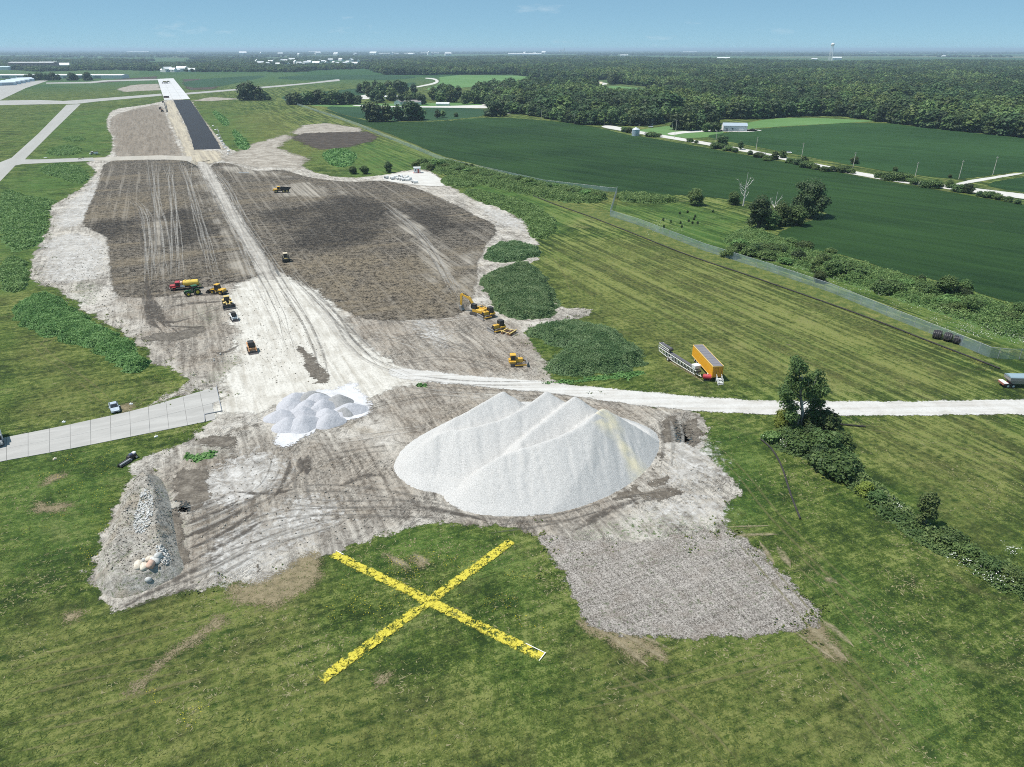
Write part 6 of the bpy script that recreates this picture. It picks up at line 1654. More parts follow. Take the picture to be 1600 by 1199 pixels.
for s in (-1, 1):
    d = MB().box(.0, .05, min(0, s * 1.2) + .02, max(0, s * 1.2) - .02, 1.2, 3.65).build('door', paint('door_orange', (.70, .33, .02), .45, .2), t)
    MB().cyl((.09, s * .35, 1.2), (.09, s * .35, 3.65), .035, n=6).cyl((.09, s * .85, 1.2), (.09, s * .85, 3.65), .035, n=6).box(.06, .13, s * .35 - .12, s * .35 + .12, 2.2, 2.28).build('lock_rod', paint('rust_red', (.42, .16, .04), .6, .3), d)
for x in (-TL + 1.6, -TL + 2.9):
    for s in (-1, 1): wheel(t, x, s * .95, .5, .42, M_white)
MB().box(-TL + .6, -.5, -.5, -.3, .85, 1.1).box(-TL + .6, -.5, .3, .5, .85, 1.1).box(-TL + 1, -TL + 3.5, -.9, .9, .6, .86).build('frame', M_black, t)
for s in (-1, 1): MB().bar((-2.5, s * .8, 1.1), (-2.5, s * .8, .02), .14).box(-2.65, -2.35, s * .8 - .15, s * .8 + .15, .0, .06).build('landing_leg', M_black, t)
def loc(t, x, y): a = t.rotation_euler[2]; return (t.location[0] + x * math.cos(a) - y * math.sin(a), t.location[1] + x * math.sin(a) + y * math.cos(a))
x_, y_ = loc(t, 1.15, .25)
st = empty('metal_stairs', (x_, y_, 0), hd_, 'white metal lattice steps standing at the end of the orange trailer', 'stairs')
for k in range(5): MB().box(-.75 + k * .34, -.75 + k * .34 + .30, -.55, .55, 1.0 - k * .2, 1.05 - k * .2).build('tread', M_white, st)
for s in (-1, 1):
    MB().bar((-.8, s * .6, 1.0), (.9, s * .6, .02), .09).bar((-.8, s * .6, 0), (-.8, s * .6, 2.0), .07).bar((.75, s * .6, .1), (.75, s * .6, 1.1), .07).bar((-.8, s * .6, 2.0), (.75, s * .6, 1.1), .07).bar((-.8, s * .6, 1.5), (.75, s * .6, .6), .06).bar((0, s * .6, .5), (0, s * .6, 1.55), .06).build('railing', M_white, st)
x_, y_ = loc(t, -.9, -2.0)
ft = empty('fuel_tank', (x_, y_, 0), hd_ + 1.2, 'dark red fuel drum on a skid at the left near corner of the orange trailer', 'tank')
MB().cyl((-.9, 0, .95), (.9, 0, .95), .62, n=18).cyl((-1.0, 0, .95), (1.0, 0, .95), .4, n=14).build('drum', M_red, ft); MB().box(-.8, .8, -.5, -.35, .02, .5).box(-.8, .8, .35, .5, .02, .5).build('skid', M_black, ft); MB().cyl((0, 0, 1.5), (0, 0, 1.85), .14, n=10).build('cap', M_white, ft)

# ---- silver car on the grass by the taxiway
t = machine('parked_car', 'silver blue four-door car parked on the grass beside the concrete taxiway', 179.5, 640, 182.5, 648, 'car')
Lc, Wc = 4.6, 1.8
def sect(x, w, z0, z1, n=0): return [(x, -w, z0), (x, w, z0), (x, w * 1.0, z1 * .8), (x, w * .9, z1), (x, -w * .9, z1), (x, -w, z1 * .8)]
MB().loft([sect(-2.3, .72, .35, .8), sect(-2.15, .86, .25, .95), sect(-1.3, .9, .22, 1.0), sect(0, .9, .2, .98), sect(1.2, .9, .22, .95), sect(2.0, .86, .25, .82), sect(2.3, .7, .35, .65)]).build('body', M_silver, t)
MB().loft([[(-1.75, -.78, .95), (-1.75, .78, .95), (1.15, .8, .93), (1.15, -.8, .93)], [(-1.0, -.62, 1.42), (-1.0, .62, 1.42), (.25, .64, 1.42), (.25, -.64, 1.42)]]).build('greenhouse', M_glass, t)
MB().box(-.98, .22, -.62, .62, 1.415, 1.47, .05, .05).build('roof', M_silver, t)
pl_ = MB()
for s in (-1, 1): pl_.bar((1.15, s * .8, .94), (.25, s * .65, 1.43), .07).bar((-1.75, s * .78, .96), (-1.0, s * .63, 1.43), .09).bar((-.3, s * .8, .96), (-.3, s * .66, 1.43), .07)
pl_.build('pillar', M_silver, t)
for x in (1.4, -1.4):
    for s in (-1, 1): wheel(t, x, s * .82, .32, .22, M_steel)
for s in (-1, 1):
    MB().box(2.1, 2.3, s * .55 - .16, s * .55 + .16, .58, .72, .04, .03).build('headlight', M_lit, t); MB().box(-2.3, -2.2, s * .58 - .14, s * .58 + .14, .68, .82).build('tail_light', M_rlamp, t)
    MB().box(.75, .95, s * .98 - .1, s * .98 + .1, .92, 1.06).build('mirror', M_silver, t)
MB().box(2.26, 2.33, -.4, .4, .42, .56).build('grille', M_black, t)

# ---- truck cut by the left edge, pickup body with white bed cover
t = machine('box_truck', 'white box truck entering at the left picture edge on the concrete taxiway', -4.5, 692, 1, 711, 'truck')
for x in (1.9, -1.9):
    for s in (-1, 1): wheel(t, x, s * .9, .45, .3, M_white)
MB().box(-3.2, 2.9, -.5, .5, .5, .8).build('frame', M_black, t); MB().box(-3.4, 1.0, -1.15, 1.15, .85, 2.9, ch=.05).build('cargo_box', M_white, t)
MB().box(1.9, 2.95, -.95, .95, .6, 1.35, .08, .06, .1).build('hood', M_grey, t); cab(t, 1.05, 2.1, -.98, .98, 1.1, 2.15, M_grey, .1)
for s in (-1, 1): MB().box(2.9, 2.98, s * .7 - .15, s * .7 + .15, .9, 1.1).build('headlight', M_lit, t)

# ---- tarped hopper trailer at the right edge
t = machine('hopper_trailer', 'long hopper trailer with a pale blue tarp cut by the right picture edge', 1592, 604, 1564, 603.5, 'trailer')
for x in (2.0, 3.2):
    for s in (-1, 1): wheel(t, x, s * .95, .5, .45, M_white)
MB().box(-8, 4.2, -.5, .5, .8, 1.0).box(3.6, 4.3, -1.1, 1.1, .7, 1.1).build('frame', paint('dull_red', (.32, .12, .09), .5, .4), t)
MB().loft([[(-7.5, -1.15, 1.1), (-7.5, 1.15, 1.1), (2.4, 1.15, 1.1), (2.4, -1.15, 1.1)], [(-8.2, -1.27, 1.9), (-8.2, 1.27, 1.9), (3.2, 1.27, 1.9), (3.2, -1.27, 1.9)], [(-8.2, -1.27, 2.6), (-8.2, 1.27, 2.6), (3.2, 1.27, 2.6), (3.2, -1.27, 2.6)]]).build('hopper', M_steel, t)
pr = [(1.3 * math.cos(a), 2.6 + .38 * math.sin(a)) for a in np.linspace(0, math.pi, 9)]
MB().loft([[(x, y, z) for y, z in pr] for x in (-8.25, 3.25)]).build('tarp', M_tarp, t)
MB().box(3.3, 4.2, -1.2, 1.2, 1.1, 1.2).box(4.2, 4.26, -.9, -.6, .8, 1.0).box(4.2, 4.26, .6, .9, .8, 1.0).build('rear_deck', M_white, t)

# ---- coils of black pipe
M_coil = paint('black_pipe', (.016, .016, .02), .28, .06)
for k, (u, v, lab) in enumerate([(1463, 529, 'black corrugated pipe coil, leftmost of three in the white-flowered strip'), (1480, 533, 'black corrugated pipe coil in the middle of three'), (1495, 537, 'black corrugated pipe coil, rightmost and lowest of three')]):
    t = machine('pipe_coil', lab, u, v, u + 6, v - 9, 'pipe coil', 'coils of drain pipe')
    for j in range(4):
        r = (1.12, 1.24, 1.22, 1.08)[j]; yy = (j - 1.5) * .48
        m = MB().ring((0, yy, 1.15), r, .22, .5, 22).build('winding', M_coil, t)
        rr = MB()
        for q in range(24): a = q * math.pi / 12; rr.bar(((r + .01) * math.cos(a), yy - .2, 1.15 + (r + .01) * math.sin(a)), ((r + .01) * math.cos(a), yy + .2, 1.15 + (r + .01) * math.sin(a)), .05)
        rr.build('rib', M_coil, m)
    MB().cyl((0, -1.0, 1.15), (0, 1.0, 1.15), .24, n=12).build('core', M_black, t)
# ---- two black items on the grass near the berm
t = machine('trash_pump', 'small dark blue and white wheeled pump on the grass above the soil berm', 207, 717, 213, 714, 'pump')
for x in (-.55, .55): wheel(t, x, .55, .3, .18, M_white); wheel(t, x, -.55, .3, .18, M_white)
MB().box(-.9, .9, -.45, .45, .35, .95, .1, .06, .08).build('housing', M_black, t); MB().cyl((-.5, 0, 1.0), (.1, 0, 1.0), .28, n=14).build('drum', paint('blue_grey', (.12, .14, .22), .4, .2), t); MB().box(.25, .8, -.3, .3, .95, 1.2).build('cover', M_white, t)
t = machine('pipe_bundle', 'bundle of dark pipes lying on the grass left of the wheeled pump', 195, 726, 203, 721, 'pipes')
for k, (y, z) in enumerate(((-.35, .18), (0, .18), (.35, .18), (-.18, .5), (.18, .5))): MB().cyl((-1.25 + .1 * (k % 2), y, z), (1.25 + .12 * (k % 3), y, z), .175, n=12).build('pipe', M_black if k != 3 else M_grey, t)

# ---- concrete pipes and the precast box
PW = W(617, 281)
proto = None
PIPES = [(604, 279.5), (613.5, 281), (618, 279.5), (622.5, 281.5), (626, 282), (627, 279.5), (631, 283), (633.5, 280.5), (637, 283.3), (640, 281.5), (646, 286), (650, 286.8), (626, 277.6), (636, 278.8)]
WHERE = ['alone at the left', 'leftmost of the cluster', 'second from the left, set back', 'near the cluster centre, dark underside forward', 'front of the cluster centre', 'behind the cluster centre', 'front row centre right', 'middle row right',
         'front row with its round black mouth showing', 'right end of the main cluster', 'lower right, half apart from the cluster', 'rightmost and nearest', 'back row centre', 'back row right']
for k, (u, v) in enumerate(PIPES):
    x, y = W(u, v)
    if proto is None:
        t = empty('concrete_pipe', (0, 0, 0))
        a = MB().ring((0, 0, .9), .9, .72, 2.3, 20).build('barrel', M_conc, t); MB().ring((0, 1.25, .9), 1.02, .74, .3, 20).build('bell', M_conc, t)
        proto = t
    else: t = copy_tree(proto)
    t.location = (x, y, 0); t.rotation_euler = (0, 0, [1.4, 1.0, 1.5, .9, 1.2, 1.6, .8, 1.2, .5, 1.1, .9, .6, 1.5, 1.3][k] + 1.2); t.scale = (1.0,) * 3
    tag(t, 'white concrete pipe section ' + WHERE[k], 'pipe', 'concrete pipes stored by the dark topsoil')
t = machine('precast_box', 'small white shed with a red door on red skids at the stone pad', 652, 270.5, 652, 280, 'shed')
MB().box(-1.6, 1.6, -2.1, 2.1, .35, 3.4).build('wall', M_white, t); MB().box(-1.75, 1.75, -2.25, 2.25, 3.4, 3.55).build('roof', M_white, t); MB().box(1.6, 1.66, .2, 1.3, .4, 2.6).build('door', paint('brick_red', (.40, .10, .08), .6, .2), t); MB().box(-1.9, 1.9, -2.4, 2.4, .03, .36).build('skid', paint('rose_red', (.52, .20, .18), .6, .2), t)
MB().box(1.6, 1.65, -1.2, -.5, 1.6, 2.5).build('window', M_glass, t)

# ---- small far machines and site furniture
def mini(name, lab, cat, u, v, u2, v2, parts, group=None):
    t = machine(name, lab, u, v, u2, v2, cat, group)
    for nm, m, b in parts: b.build(nm, m, t)
    return t
for k, (u, v, lab) in enumerate([(256.5, 131, 'left dark paver on the new concrete'), (259.5, 131, 'middle dark paver on the new concrete'), (263, 130.5, 'right dark paver on the new concrete')]):
    t = mini('paver', lab, 'paver', u, v, u, v - 3, [('frame', M_dgrey, MB().box(-4, 4, -4, 4, 2.6, 3.8)), ('engine_cover', M_dry, MB().box(-2, 2, -2, 2, 3.8, 5.4, .2, .2))], 'pavers on the far runway')
    for x in (-3, 3):
        for s in (-1, 1): MB().box(x - 1, x + 1, s * 3.6 - .5, s * 3.6 + .5, 0.1, 2.6).build('leg', M_black, t)
for k in range(4):
    t = mini('flat_trailer', 'dark flat trailer, ' + ['leftmost', 'second', 'third', 'rightmost'][k] + ' of four parked at the end of the new concrete', 'trailer', 257 + k * 2.1, 153.5, 257 + k * 2.1, 151, [('deck', paint('rust_brown', (.14, .075, .06), .7, .3), MB().box(-6, 6, -1.2, 1.2, .9, 1.6)), ('headboard', M_black, MB().box(5.6, 6, -1.2, 1.2, 1.6, 2.8))], 'flat trailers on the runway')
    for x in (-4, -3): wheel(t, x, .9, .5, .35, None, 10); wheel(t, x, -.9, .5, .35, None, 10)
for k, (u, v, u2, lab) in enumerate([(250.5, 171, 252, 'small red and black truck on the stripped ground left of the asphalt, farther one'), (253.5, 175, 251, 'small orange and black truck on the stripped ground, nearer one'), (255, 161, 256, 'small rust coloured truck at the top of the sand base')]):
    t = mini('site_truck', lab, 'truck', u, v, u2, v - 1, [('cab', [M_red, paint('rust_orange', (.42, .14, .05), .5, .3), paint('rust', (.30, .10, .06), .6, .3)][k], MB().box(1.2, 3.2, -1.1, 1.1, .7, 2.6, .2, .1)), ('bed', M_black, MB().box(-3.4, 1.1, -1.15, 1.15, .9, 2.2, -.1, -.05))])
    for x in (2.2, -1.4, -2.6): wheel(t, x, 1.0, .5, .35, None, 10); wheel(t, x, -1.0, .5, .35, None, 10)
for a, b, lab in (((256.5, 162), (260.5, 175), 'dark pipe string lying along the left side of the sand base'), ((259, 163), (262, 175.3), 'second dark pipe string lying along the sand base')):
    pa, pb = W(*a), W(*b); o = MB().cyl((*pa, .4), (*pb, .4), .4, n=8).build('pipe_string', M_black); tag(o, lab, 'pipe')
t = machine('service_truck', 'white and black service truck parked on the grass at the cross taxiway', 147, 242, 140, 242.5, 'truck')
for x in (1.6, -1.6): wheel(t, x, .85, .42, .3); wheel(t, x, -.85, .42, .3)
MB().box(-2.9, .2, -1.0, 1.0, .7, 1.7, ch=.06).build('service_body', M_white, t); MB().box(1.5, 2.8, -.95, .95, .6, 1.3, .1, .06).build('hood', M_white, t); cab(t, .3, 1.6, -.95, .95, 1.0, 2.0, M_black, .1, M_white)
MB().box(-2.8, 0, -.8, .8, 1.7, 2.1).build('rack', M_black, t)
t = machine('sand_spreader', 'dark plank sled lying on the dirt crossing below the asphalt', 322, 252, 330, 251, 'sled'); MB().box(-2.5, 2.5, -.5, -.3, .02, .35).box(-2.5, 2.5, .3, .5, .02, .35).build('runner', M_black, t); MB().box(-2.0, 2.0, -.7, .7, .35, .5).build('deck', M_cream, t)
for k, (u, v, u2, v2, lab) in enumerate([(356, 242, 350, 236, 'white barricade beam, near one below the asphalt'), (381, 272, 390, 272.3, 'white barricade frame on the dark topsoil'), (127, 249.5, 131, 248.5, 'dark barricade at the edge of the cross taxiway')]):
    t = mini('barricade', lab, 'barricade', u, v, u2, v2, [('beam', M_white if k < 2 else M_black, MB().box(-3.4, 3.4, -.12, .12, .75, 1.05))])
    for x in (-3, 0, 3): MB().bar((x, -.3, 0), (x, 0, .8), .09).bar((x, .3, 0), (x, 0, .8), .09).build('leg', M_white if k < 2 else M_black, t)
for k, (u, v) in enumerate([(340, 212), (343, 217), (346, 222), (350, 227), (353, 232), (357, 237), (337, 204), (333, 198)]):
    x, y = W(u, v); V, F = rock_mesh(np.random.default_rng(k), 1, (1.2, .9, .7)); o = link_mesh('concrete_rubble', V, F, M_conc); o.location = (x, y, .45)
    tag(o, 'pale concrete lump along the right edge of the asphalt', 'rubble block', 'concrete lumps along the asphalt')
# taxiway marker plates on the grass
for k, (u, v, lab) in enumerate([(100, 660, 'white marker plate on grass above the taxiway, left one'), (205, 632, 'white marker plate on grass above the taxiway, right of the car'), (244, 683, 'orange-white marker plate on grass below the taxiway, right one'), (86, 718, 'cream marker plate on grass below the taxiway, left one'), (71, 247, 'white marker slab beside the far taxiway crossing')]):
    x, y = W(u, v); sc = 1 if k < 4 else 3; t = empty('marker_plate', (x, y, 0), .3 * k, lab, 'marker', 'taxiway edge markers')
    MB().box(-.34 * sc, .34 * sc, -.24 * sc, .24 * sc, .02, .2, .04, .04).build('plate', M_white if k != 3 else M_cream, t); MB().cyl((0, 0, .22), (0, 0, .42), .09, n=8).build('lamp', M_lit, t)
# kerb forms at the end of the near taxiway
for a, b in (((338, 604.5), (346.6, 644)), ((319.5, 649), (347, 643.4)), ((319.5, 649), (320, 660.5))):
    pa, pb = W(*a), W(*b); V, F = ribbon(np.array([pa, pb]), .3)
    o = MB(); d = (pb - pa); L_ = np.hypot(*d); o = o.box(0, L_, -.07, .07, .02, .30).build('form_board', M_grey); o.location = (*pa, 0); o.rotation_euler = (0, 0, math.atan2(d[1], d[0]))
    tag(o, {604.5: 'dark form board across the end of the concrete taxiway', 649: 'dark form board along the notch in the taxiway end'}.get(a[1]) if b[1] != 660.5 else 'short dark form board at the lower corner of the taxiway end', 'form board')
# ------------------------------------------------------------------ the yellow closed-runway cross
def cross_mat():
    g = G('sprayed_yellow_paint')
    n = g.noise(1.1, 4, .6, .4); f = g.noise(5, 4, .75)
    c = g.mix(g.rng(f, .35, .65), (.40, .34, .03), (.58, .51, .07))
    c = g.mix(g.rng(f, .66, .72, 0, .9), c, (.70, .70, .64))
    e = g.math('ADD', g.attr('edge'), g.math('MULTIPLY', g.math('SUBTRACT', g.noise(1.8, 5, .75), .5), 1.6))
    a = g.math('MULTIPLY', g.rng(e, .05, .25), g.rng(g.math('ADD', g.math('MULTIPLY', n, .55), g.math('MULTIPLY', f, .45)), .435, .515))
    g.bsdf(c, .8, g.bump(f, .8, .08), spec=.2, alpha=a); return g.m
xm = cross_mat(); cx = W(668, 941)
cross = empty('closed_runway_cross', (cx[0], cx[1], 0), 0, 'huge yellow X of patchy paint on the grass in front of the gravel stockpile', 'ground marking')
EDGE = paint('white_edge_board', (.75, .75, .72), .6, .1)
for a, b, z in (((520, 866), (848, 1028), .10), ((800, 846), (500, 1065), .115)):
    pa, pb = W(*a), W(*b); d = pb - pa; L_ = np.hypot(*d); d /= L_; nr = np.array([-d[1], d[0]]); wd = .92
    s = np.arange(0, L_ + .2, .2); q = np.arange(-wd, wd + .01, .15); S, Q = np.meshgrid(s, q, indexing='ij')
    P = pa + S.ravel()[:, None] * d + Q.ravel()[:, None] * nr; e = np.minimum(np.minimum(S, L_ - S), wd - np.abs(Q)).ravel()
    nx, ny = S.shape; idx = np.arange(nx * ny).reshape(nx, ny); F = np.stack([idx[:-1, :-1], idx[1:, :-1], idx[1:, 1:], idx[:-1, 1:]], -1).reshape(-1, 4)
    zz = z + .05 * vnoise(P[:, 0] * 2, P[:, 1] * 2)
    o = link_mesh('arm', np.column_stack([P - cx, zz]), F, xm, cross, {'edge': ('POINT', e)})
    if z == .10:
        for s0, s1, side in ((L_ - 3.0, L_, 1), (0, 1.6, 1)):
            p0, p1 = pa + d * s0 + nr * (wd - .2) * side - cx, pa + d * s1 + nr * (wd - .2) * side - cx
            V, F = ribbon(np.array([p0, p1]), .11); link_mesh('edge_strip', np.column_stack([V, np.full(4, .2)]), F, EDGE, cross)
        p0, p1 = pa + d * (L_ - .06) - nr * (wd - .1) - cx, pa + d * (L_ - .06) + nr * (wd - .1) - cx
        V, F = ribbon(np.array([p0, p1]), .1); link_mesh('edge_strip', np.column_stack([V, np.full(4, .205)]), F, EDGE, cross)

# ------------------------------------------------------------------ fences
M_post = paint('galvanised_post', (.42, .44, .46), .5, .1, .4)
def chain_mat():
    g = G('chain_link_mesh'); n = g.noise(.2, 3)
    g.bsdf(g.mix(n, (.26, .38, .42), (.40, .50, .52)), .55, None, .2, .3, alpha=g.rng(n, .3, .7, .24, .44)); return g.m
M_chain = chain_mat()
def chain_fence(px, label, step=6.0, H=2.4):
    pl = WP(px); d = np.r_[0, np.cumsum(np.hypot(*np.diff(pl, axis=0).T))]; c = pl[0]
    root = empty('chain_link_fence', (*c, 0), 0, label, 'fence')
    s = np.arange(0, d[-1] + .1, step); P = np.stack([np.interp(s, d, pl[:, 0]), np.interp(s, d, pl[:, 1])], 1) - c
    base = None
    for p in P:
        if base is None: base = MB().cyl((0, 0, 0), (0, 0, H + .1), .06, n=6).build('post', M_post, root); o = base
        else: o = base.copy(); COL.objects.link(o)
        o.location = (p[0], p[1], 0)
    Q = pl - c; V = np.vstack([np.column_stack([Q, np.full(len(Q), .03)]), np.column_stack([Q, np.full(len(Q), H)])]); n = len(Q)
    link_mesh('mesh_fabric', V, [(i, i + 1, n + i + 1, n + i) for i in range(n - 1)], M_chain, root)
    m = MB()
    for a, b in zip(Q[:-1], Q[1:]): m.bar((*a, H), (*b, H), .07)
    m.build('top_rail', M_post, root)
chain_fence([(445, 158), (505, 178), (560, 197), (600, 214), (650, 234), (690, 251), (720, 259), (770, 270), (850, 288), (950, 300), (964, 301)], 'long chain link fence along the near edge of the soybean field', 9.0)
chain_fence([(964, 301), (953, 338)], 'short chain link fence running down from the soybean field corner', 3.0, 3.2)
chain_fence([(953, 338), (1000, 353), (1100, 392), (1200, 424), (1300, 458), (1400, 500), (1480, 532), (1545, 559), (1575, 562), (1640, 562), (1900, 562)], 'chain link fence with blue-grey mesh slanting down to the right picture edge', 5.0, 2.8)
def sock(px, label, r=.28, name='silt_sock_and_shade_streak'):
    pl = chaikin(WP(px), 2, False); m = MB()
    z = .2
    for a, b in zip(pl[:-1], pl[1:]): m.cyl((*a, z), (*b, z), r, n=7)
    tag(m.build(name, paint('black_geotextile_and_shade', (.022, .022, .022), .8, .15)), label, 'silt barrier')
sock([(720, 266), (760, 274), (800, 292), (860, 318), (920, 338), (1000, 370), (1080, 402), (1160, 428), (1240, 456), (1320, 484), (1390, 510), (1440, 530)], 'long black silt sock running across the meadow from the stone pad', .2)
sock([(1440, 530), (1500, 553), (1562, 577)], 'black silt sock continuing below the pipe coils to the right', .2)
sock([(1189, 688), (1206, 702), (1222, 730), (1234, 772), (1250, 812)], 'short black silt sock curving down the grass left of the hedgerow', .17)
sock([(1288, 661), (1310, 664), (1352, 668)], 'short straight black roll standing in for a shadow streak right of the poplar foot', .17)  # dark roll imitating the shadow streak on the grass, no real sock

# ------------------------------------------------------------------ poles along the country road
POLES = [(862, 125 + 62, 12, 'wooden power pole at the upper left of the soybean field, leftmost'), (846, 186, 12, 'wooden power pole before the dark woodland edge'), (897, 194, 14, 'wooden power pole left of the grain bin before the trees'), (944, 196, 11, 'left pole of the close pair before the farm drive'), (947, 195, 11, 'right pole of the close pair before the farm drive'),
         (998, 207, 11, 'pole behind the grain bin'), (1054, 216, 12, 'slim pale pole beside the road right of the grain bin'), (1050, 204, 13, 'pole in the farm yard, left'), (1056, 205, 15, 'pole in the farm yard, right'), (1118, 227, 20, 'pole left of the round roadside tree'), (1181, 237, 20, 'pole right of the narrow roadside tree'),
         (1252, 249, 23, 'pole beside the parked white car hedge'), (1332, 266, 25, 'pole where the hedge ends'), (1430, 276, 20, 'pole left of the lane junction'), (1498, 280, 26, 'pole at the lane junction'), (1551, 274, 26, 'pole along the side lane, rightmost')]
for u, v, h, lab in POLES:
    x, y = W(u, v); Hh = h * mpp(u, v) / .93; t = empty('power_pole', (x, y, 0), -1.1, lab, 'power pole', 'power poles along the country road')
    MB().cyl((0, 0, -.1), (0, 0, Hh), .2, .13, n=8).build('shaft', paint('pale_pole', (.50, .47, .41), .9, .2), t); MB().box(-.07, .07, -1.1, 1.1, Hh - .75, Hh - .6).build('crossarm', M_wood, t)
    MB().cyl((0, -.9, Hh - .6), (0, -.9, Hh - .4), .06, n=6).cyl((0, .9, Hh - .6), (0, .9, Hh - .4), .06, n=6).build('insulator', M_white, t)

# ------------------------------------------------------------------ farm buildings
def house(name, u, v, w, d, h, rise, rz, wall, roof, label, cat, group=None, openings=(), eave=.3):
    """gabled building: x along the ridge"""
    x, y = W(u, v); t = empty(name, (x, y, 0), rz, label, cat, group)
    wl = MB().box(-w / 2, w / 2, -d / 2, d / 2, 0, h)
    wl.add([(-w / 2, -d / 2, h), (-w / 2, d / 2, h), (-w / 2, 0, h + rise)], [(0, 1, 2)]).add([(w / 2, -d / 2, h), (w / 2, d / 2, h), (w / 2, 0, h + rise)], [(2, 1, 0)])
    wl.build('wall', wall, t)
    k = rise / (d / 2); th = .12
    r = MB()
    for s in (-1, 1):
        e = d / 2 + eave
        r.add([(-w / 2 - eave, s * e, h - eave * k + .02), (w / 2 + eave, s * e, h - eave * k + .02), (w / 2 + eave, 0, h + rise + .02), (-w / 2 - eave, 0, h + rise + .02),
               (-w / 2 - eave, s * e, h - eave * k + th), (w / 2 + eave, s * e, h - eave * k + th), (w / 2 + eave, 0, h + rise + th), (-w / 2 - eave, 0, h + rise + th)],
              [(0, 1, 2, 3), (7, 6, 5, 4), (0, 4, 5, 1), (1, 5, 6, 2), (2, 6, 7, 3), (3, 7, 4, 0)])
    r.build('roof', roof, t)
    for nm, m, x0, x1, z0, z1 in openings: MB().box(x0, x1, -d / 2 - .06, -d / 2 + .02, z0, z1).build(nm, m, t)
    return t
M_wsid = paint('white_siding', (.70, .70, .69), .6, .08); M_groof = paint('blue_grey_roof', (.34, .40, .46), .5, .1); M_wroof = paint('white_roof', (.72, .73, .74), .5, .05); M_sh = paint('grey_shingle', (.24, .23, .23), .9, .2); M_rbrick = paint('dull_red_wall', (.34, .19, .16), .8, .15)
t = house('white_barn', 1147, 204, 22, 11, 4.6, 2.2, -.12, M_wsid, M_groof, 'white machine shed with blue-grey roof beside the upper soybean field', 'barn', None, [('door', M_wroof, 3.5, 8.5, 0, 3.8), ('door', M_grey, -8.5, -6.8, 0, 2.4), ('window', M_glass, -3, -1.8, 1.4, 2.5)])
t2 = house('white_house', 1012, 195, 9, 7, 4.6, 2.6, .2, M_wsid, M_sh, 'small white farmhouse half hidden under the trees behind the grain bin', 'house', None, [('window', M_glass, -3, -2, 1.2, 2.6), ('window', M_glass, 2, 3, 1.2, 2.6), ('door', M_dgrey, -.5, .5, 0, 2.1)])
x, y = W(993, 212.5); t = empty('grain_bin', (x, y, 0), 0, 'corrugated steel grain bin with conical roof at the edge of the soybean field', 'grain bin')
M_gal = paint('galvanised_sheet', (.46, .54, .60), .4, .06, .5)
m = MB()
for k in range(7): m.cyl((0, 0, k * .78), (0, 0, k * .78 + .74), 3.4, n=28).cyl((0, 0, k * .78 + .74), (0, 0, k * .78 + .78), 3.46, n=28)
m.build('wall', M_gal, t); MB().cyl((0, 0, 5.46), (0, 0, 7.1), 3.6, .5, n=28).build('roof', paint('light_steel_roof', (.62, .66, .68), .4, .05, .4), t); MB().cyl((0, 0, 7.1), (0, 0, 7.4), .45, .2, n=12).build('cap', M_gal, t); MB().box(-.5, .5, -3.5, -3.38, .3, 2.2).build('door', M_grey, t)
house('farm_shed', 640, 163.5, 34, 10, 3.4, 2.6, -.08, M_wsid, M_sh, 'long low building with grey gabled roof in front of the farmstead grove', 'house', None, [('window', M_glass, x0, x0 + 1.6, 1.2, 2.4) for x0 in (-13, -8, -3, 3, 8, 12)])
house('white_house', 622, 164, 8, 9, 4.0, 2.6, 1.45, M_wsid, M_sh, 'white gable-end house joined left of the long grey-roofed farm building', 'house', None, [('window', M_glass, -2, -1, 1.2, 2.4)])
house('white_shed', 615, 155, 26, 10, 3.6, 1.2, -.02, M_wsid, M_wroof, 'white flat-roofed shed among the farmstead trees', 'shed')
house('white_shed', 692, 165, 18, 6, 2.6, 1.2, -.05, M_wsid, M_wroof, 'low white shed at the right of the farmstead grove', 'shed')
house('white_shed', 735, 158, 12, 7, 3.0, 1.5, .2, M_wsid, M_wroof, 'white shed by the farm lane under the trees', 'shed')
for k, (u, v, w, d, h, lab, wl, rf) in enumerate([(862, 133, 95, 24, 6, 'very long white-roofed livestock building behind the trees', M_wsid, M_wroof), (850, 135, 40, 18, 5, 'dull red walled barn in front of the long white roof', M_rbrick, M_sh), (873, 135.5, 18, 16, 6, 'white gabled barn right of the red walled barn', M_wsid, M_wroof),
                                               (891, 135, 14, 10, 5, 'small white barn with the tree at its right', M_wsid, M_wroof), (926, 133.5, 40, 10, 3.5, 'low brown long building right of the big trees', M_rbrick, M_cream)]):
    house('farm_building', u, v, w, d, h, 3.5, -.15, wl, rf, lab, 'farm building', None, [('door', M_grey, -w * .3, -w * .3 + 4, 0, h * .7), ('window', M_glass, w * .1, w * .1 + 2.5, 2, 3.4), ('window', M_glass, w * .3, w * .3 + 2.5, 2, 3.4)], .6)
for k, (u, v, w, h) in enumerate([(779, 101.5, 62, 7)]): house('white_barn', u, v, w, 22, 7, 4, 0, M_wsid, M_wroof, 'lone white roofed building inside the east woodland', 'barn')
house('white_shed', 900, 154, 5, 5, 5, 3, 0, M_wsid, M_wroof, 'tiny white gable between the woodland trees right of centre', 'shed'); house('white_shed', 828, 159, 14, 7, 4, 1.5, 0, M_wsid, M_wroof, 'white roof edge showing among the trees by the lane', 'shed')
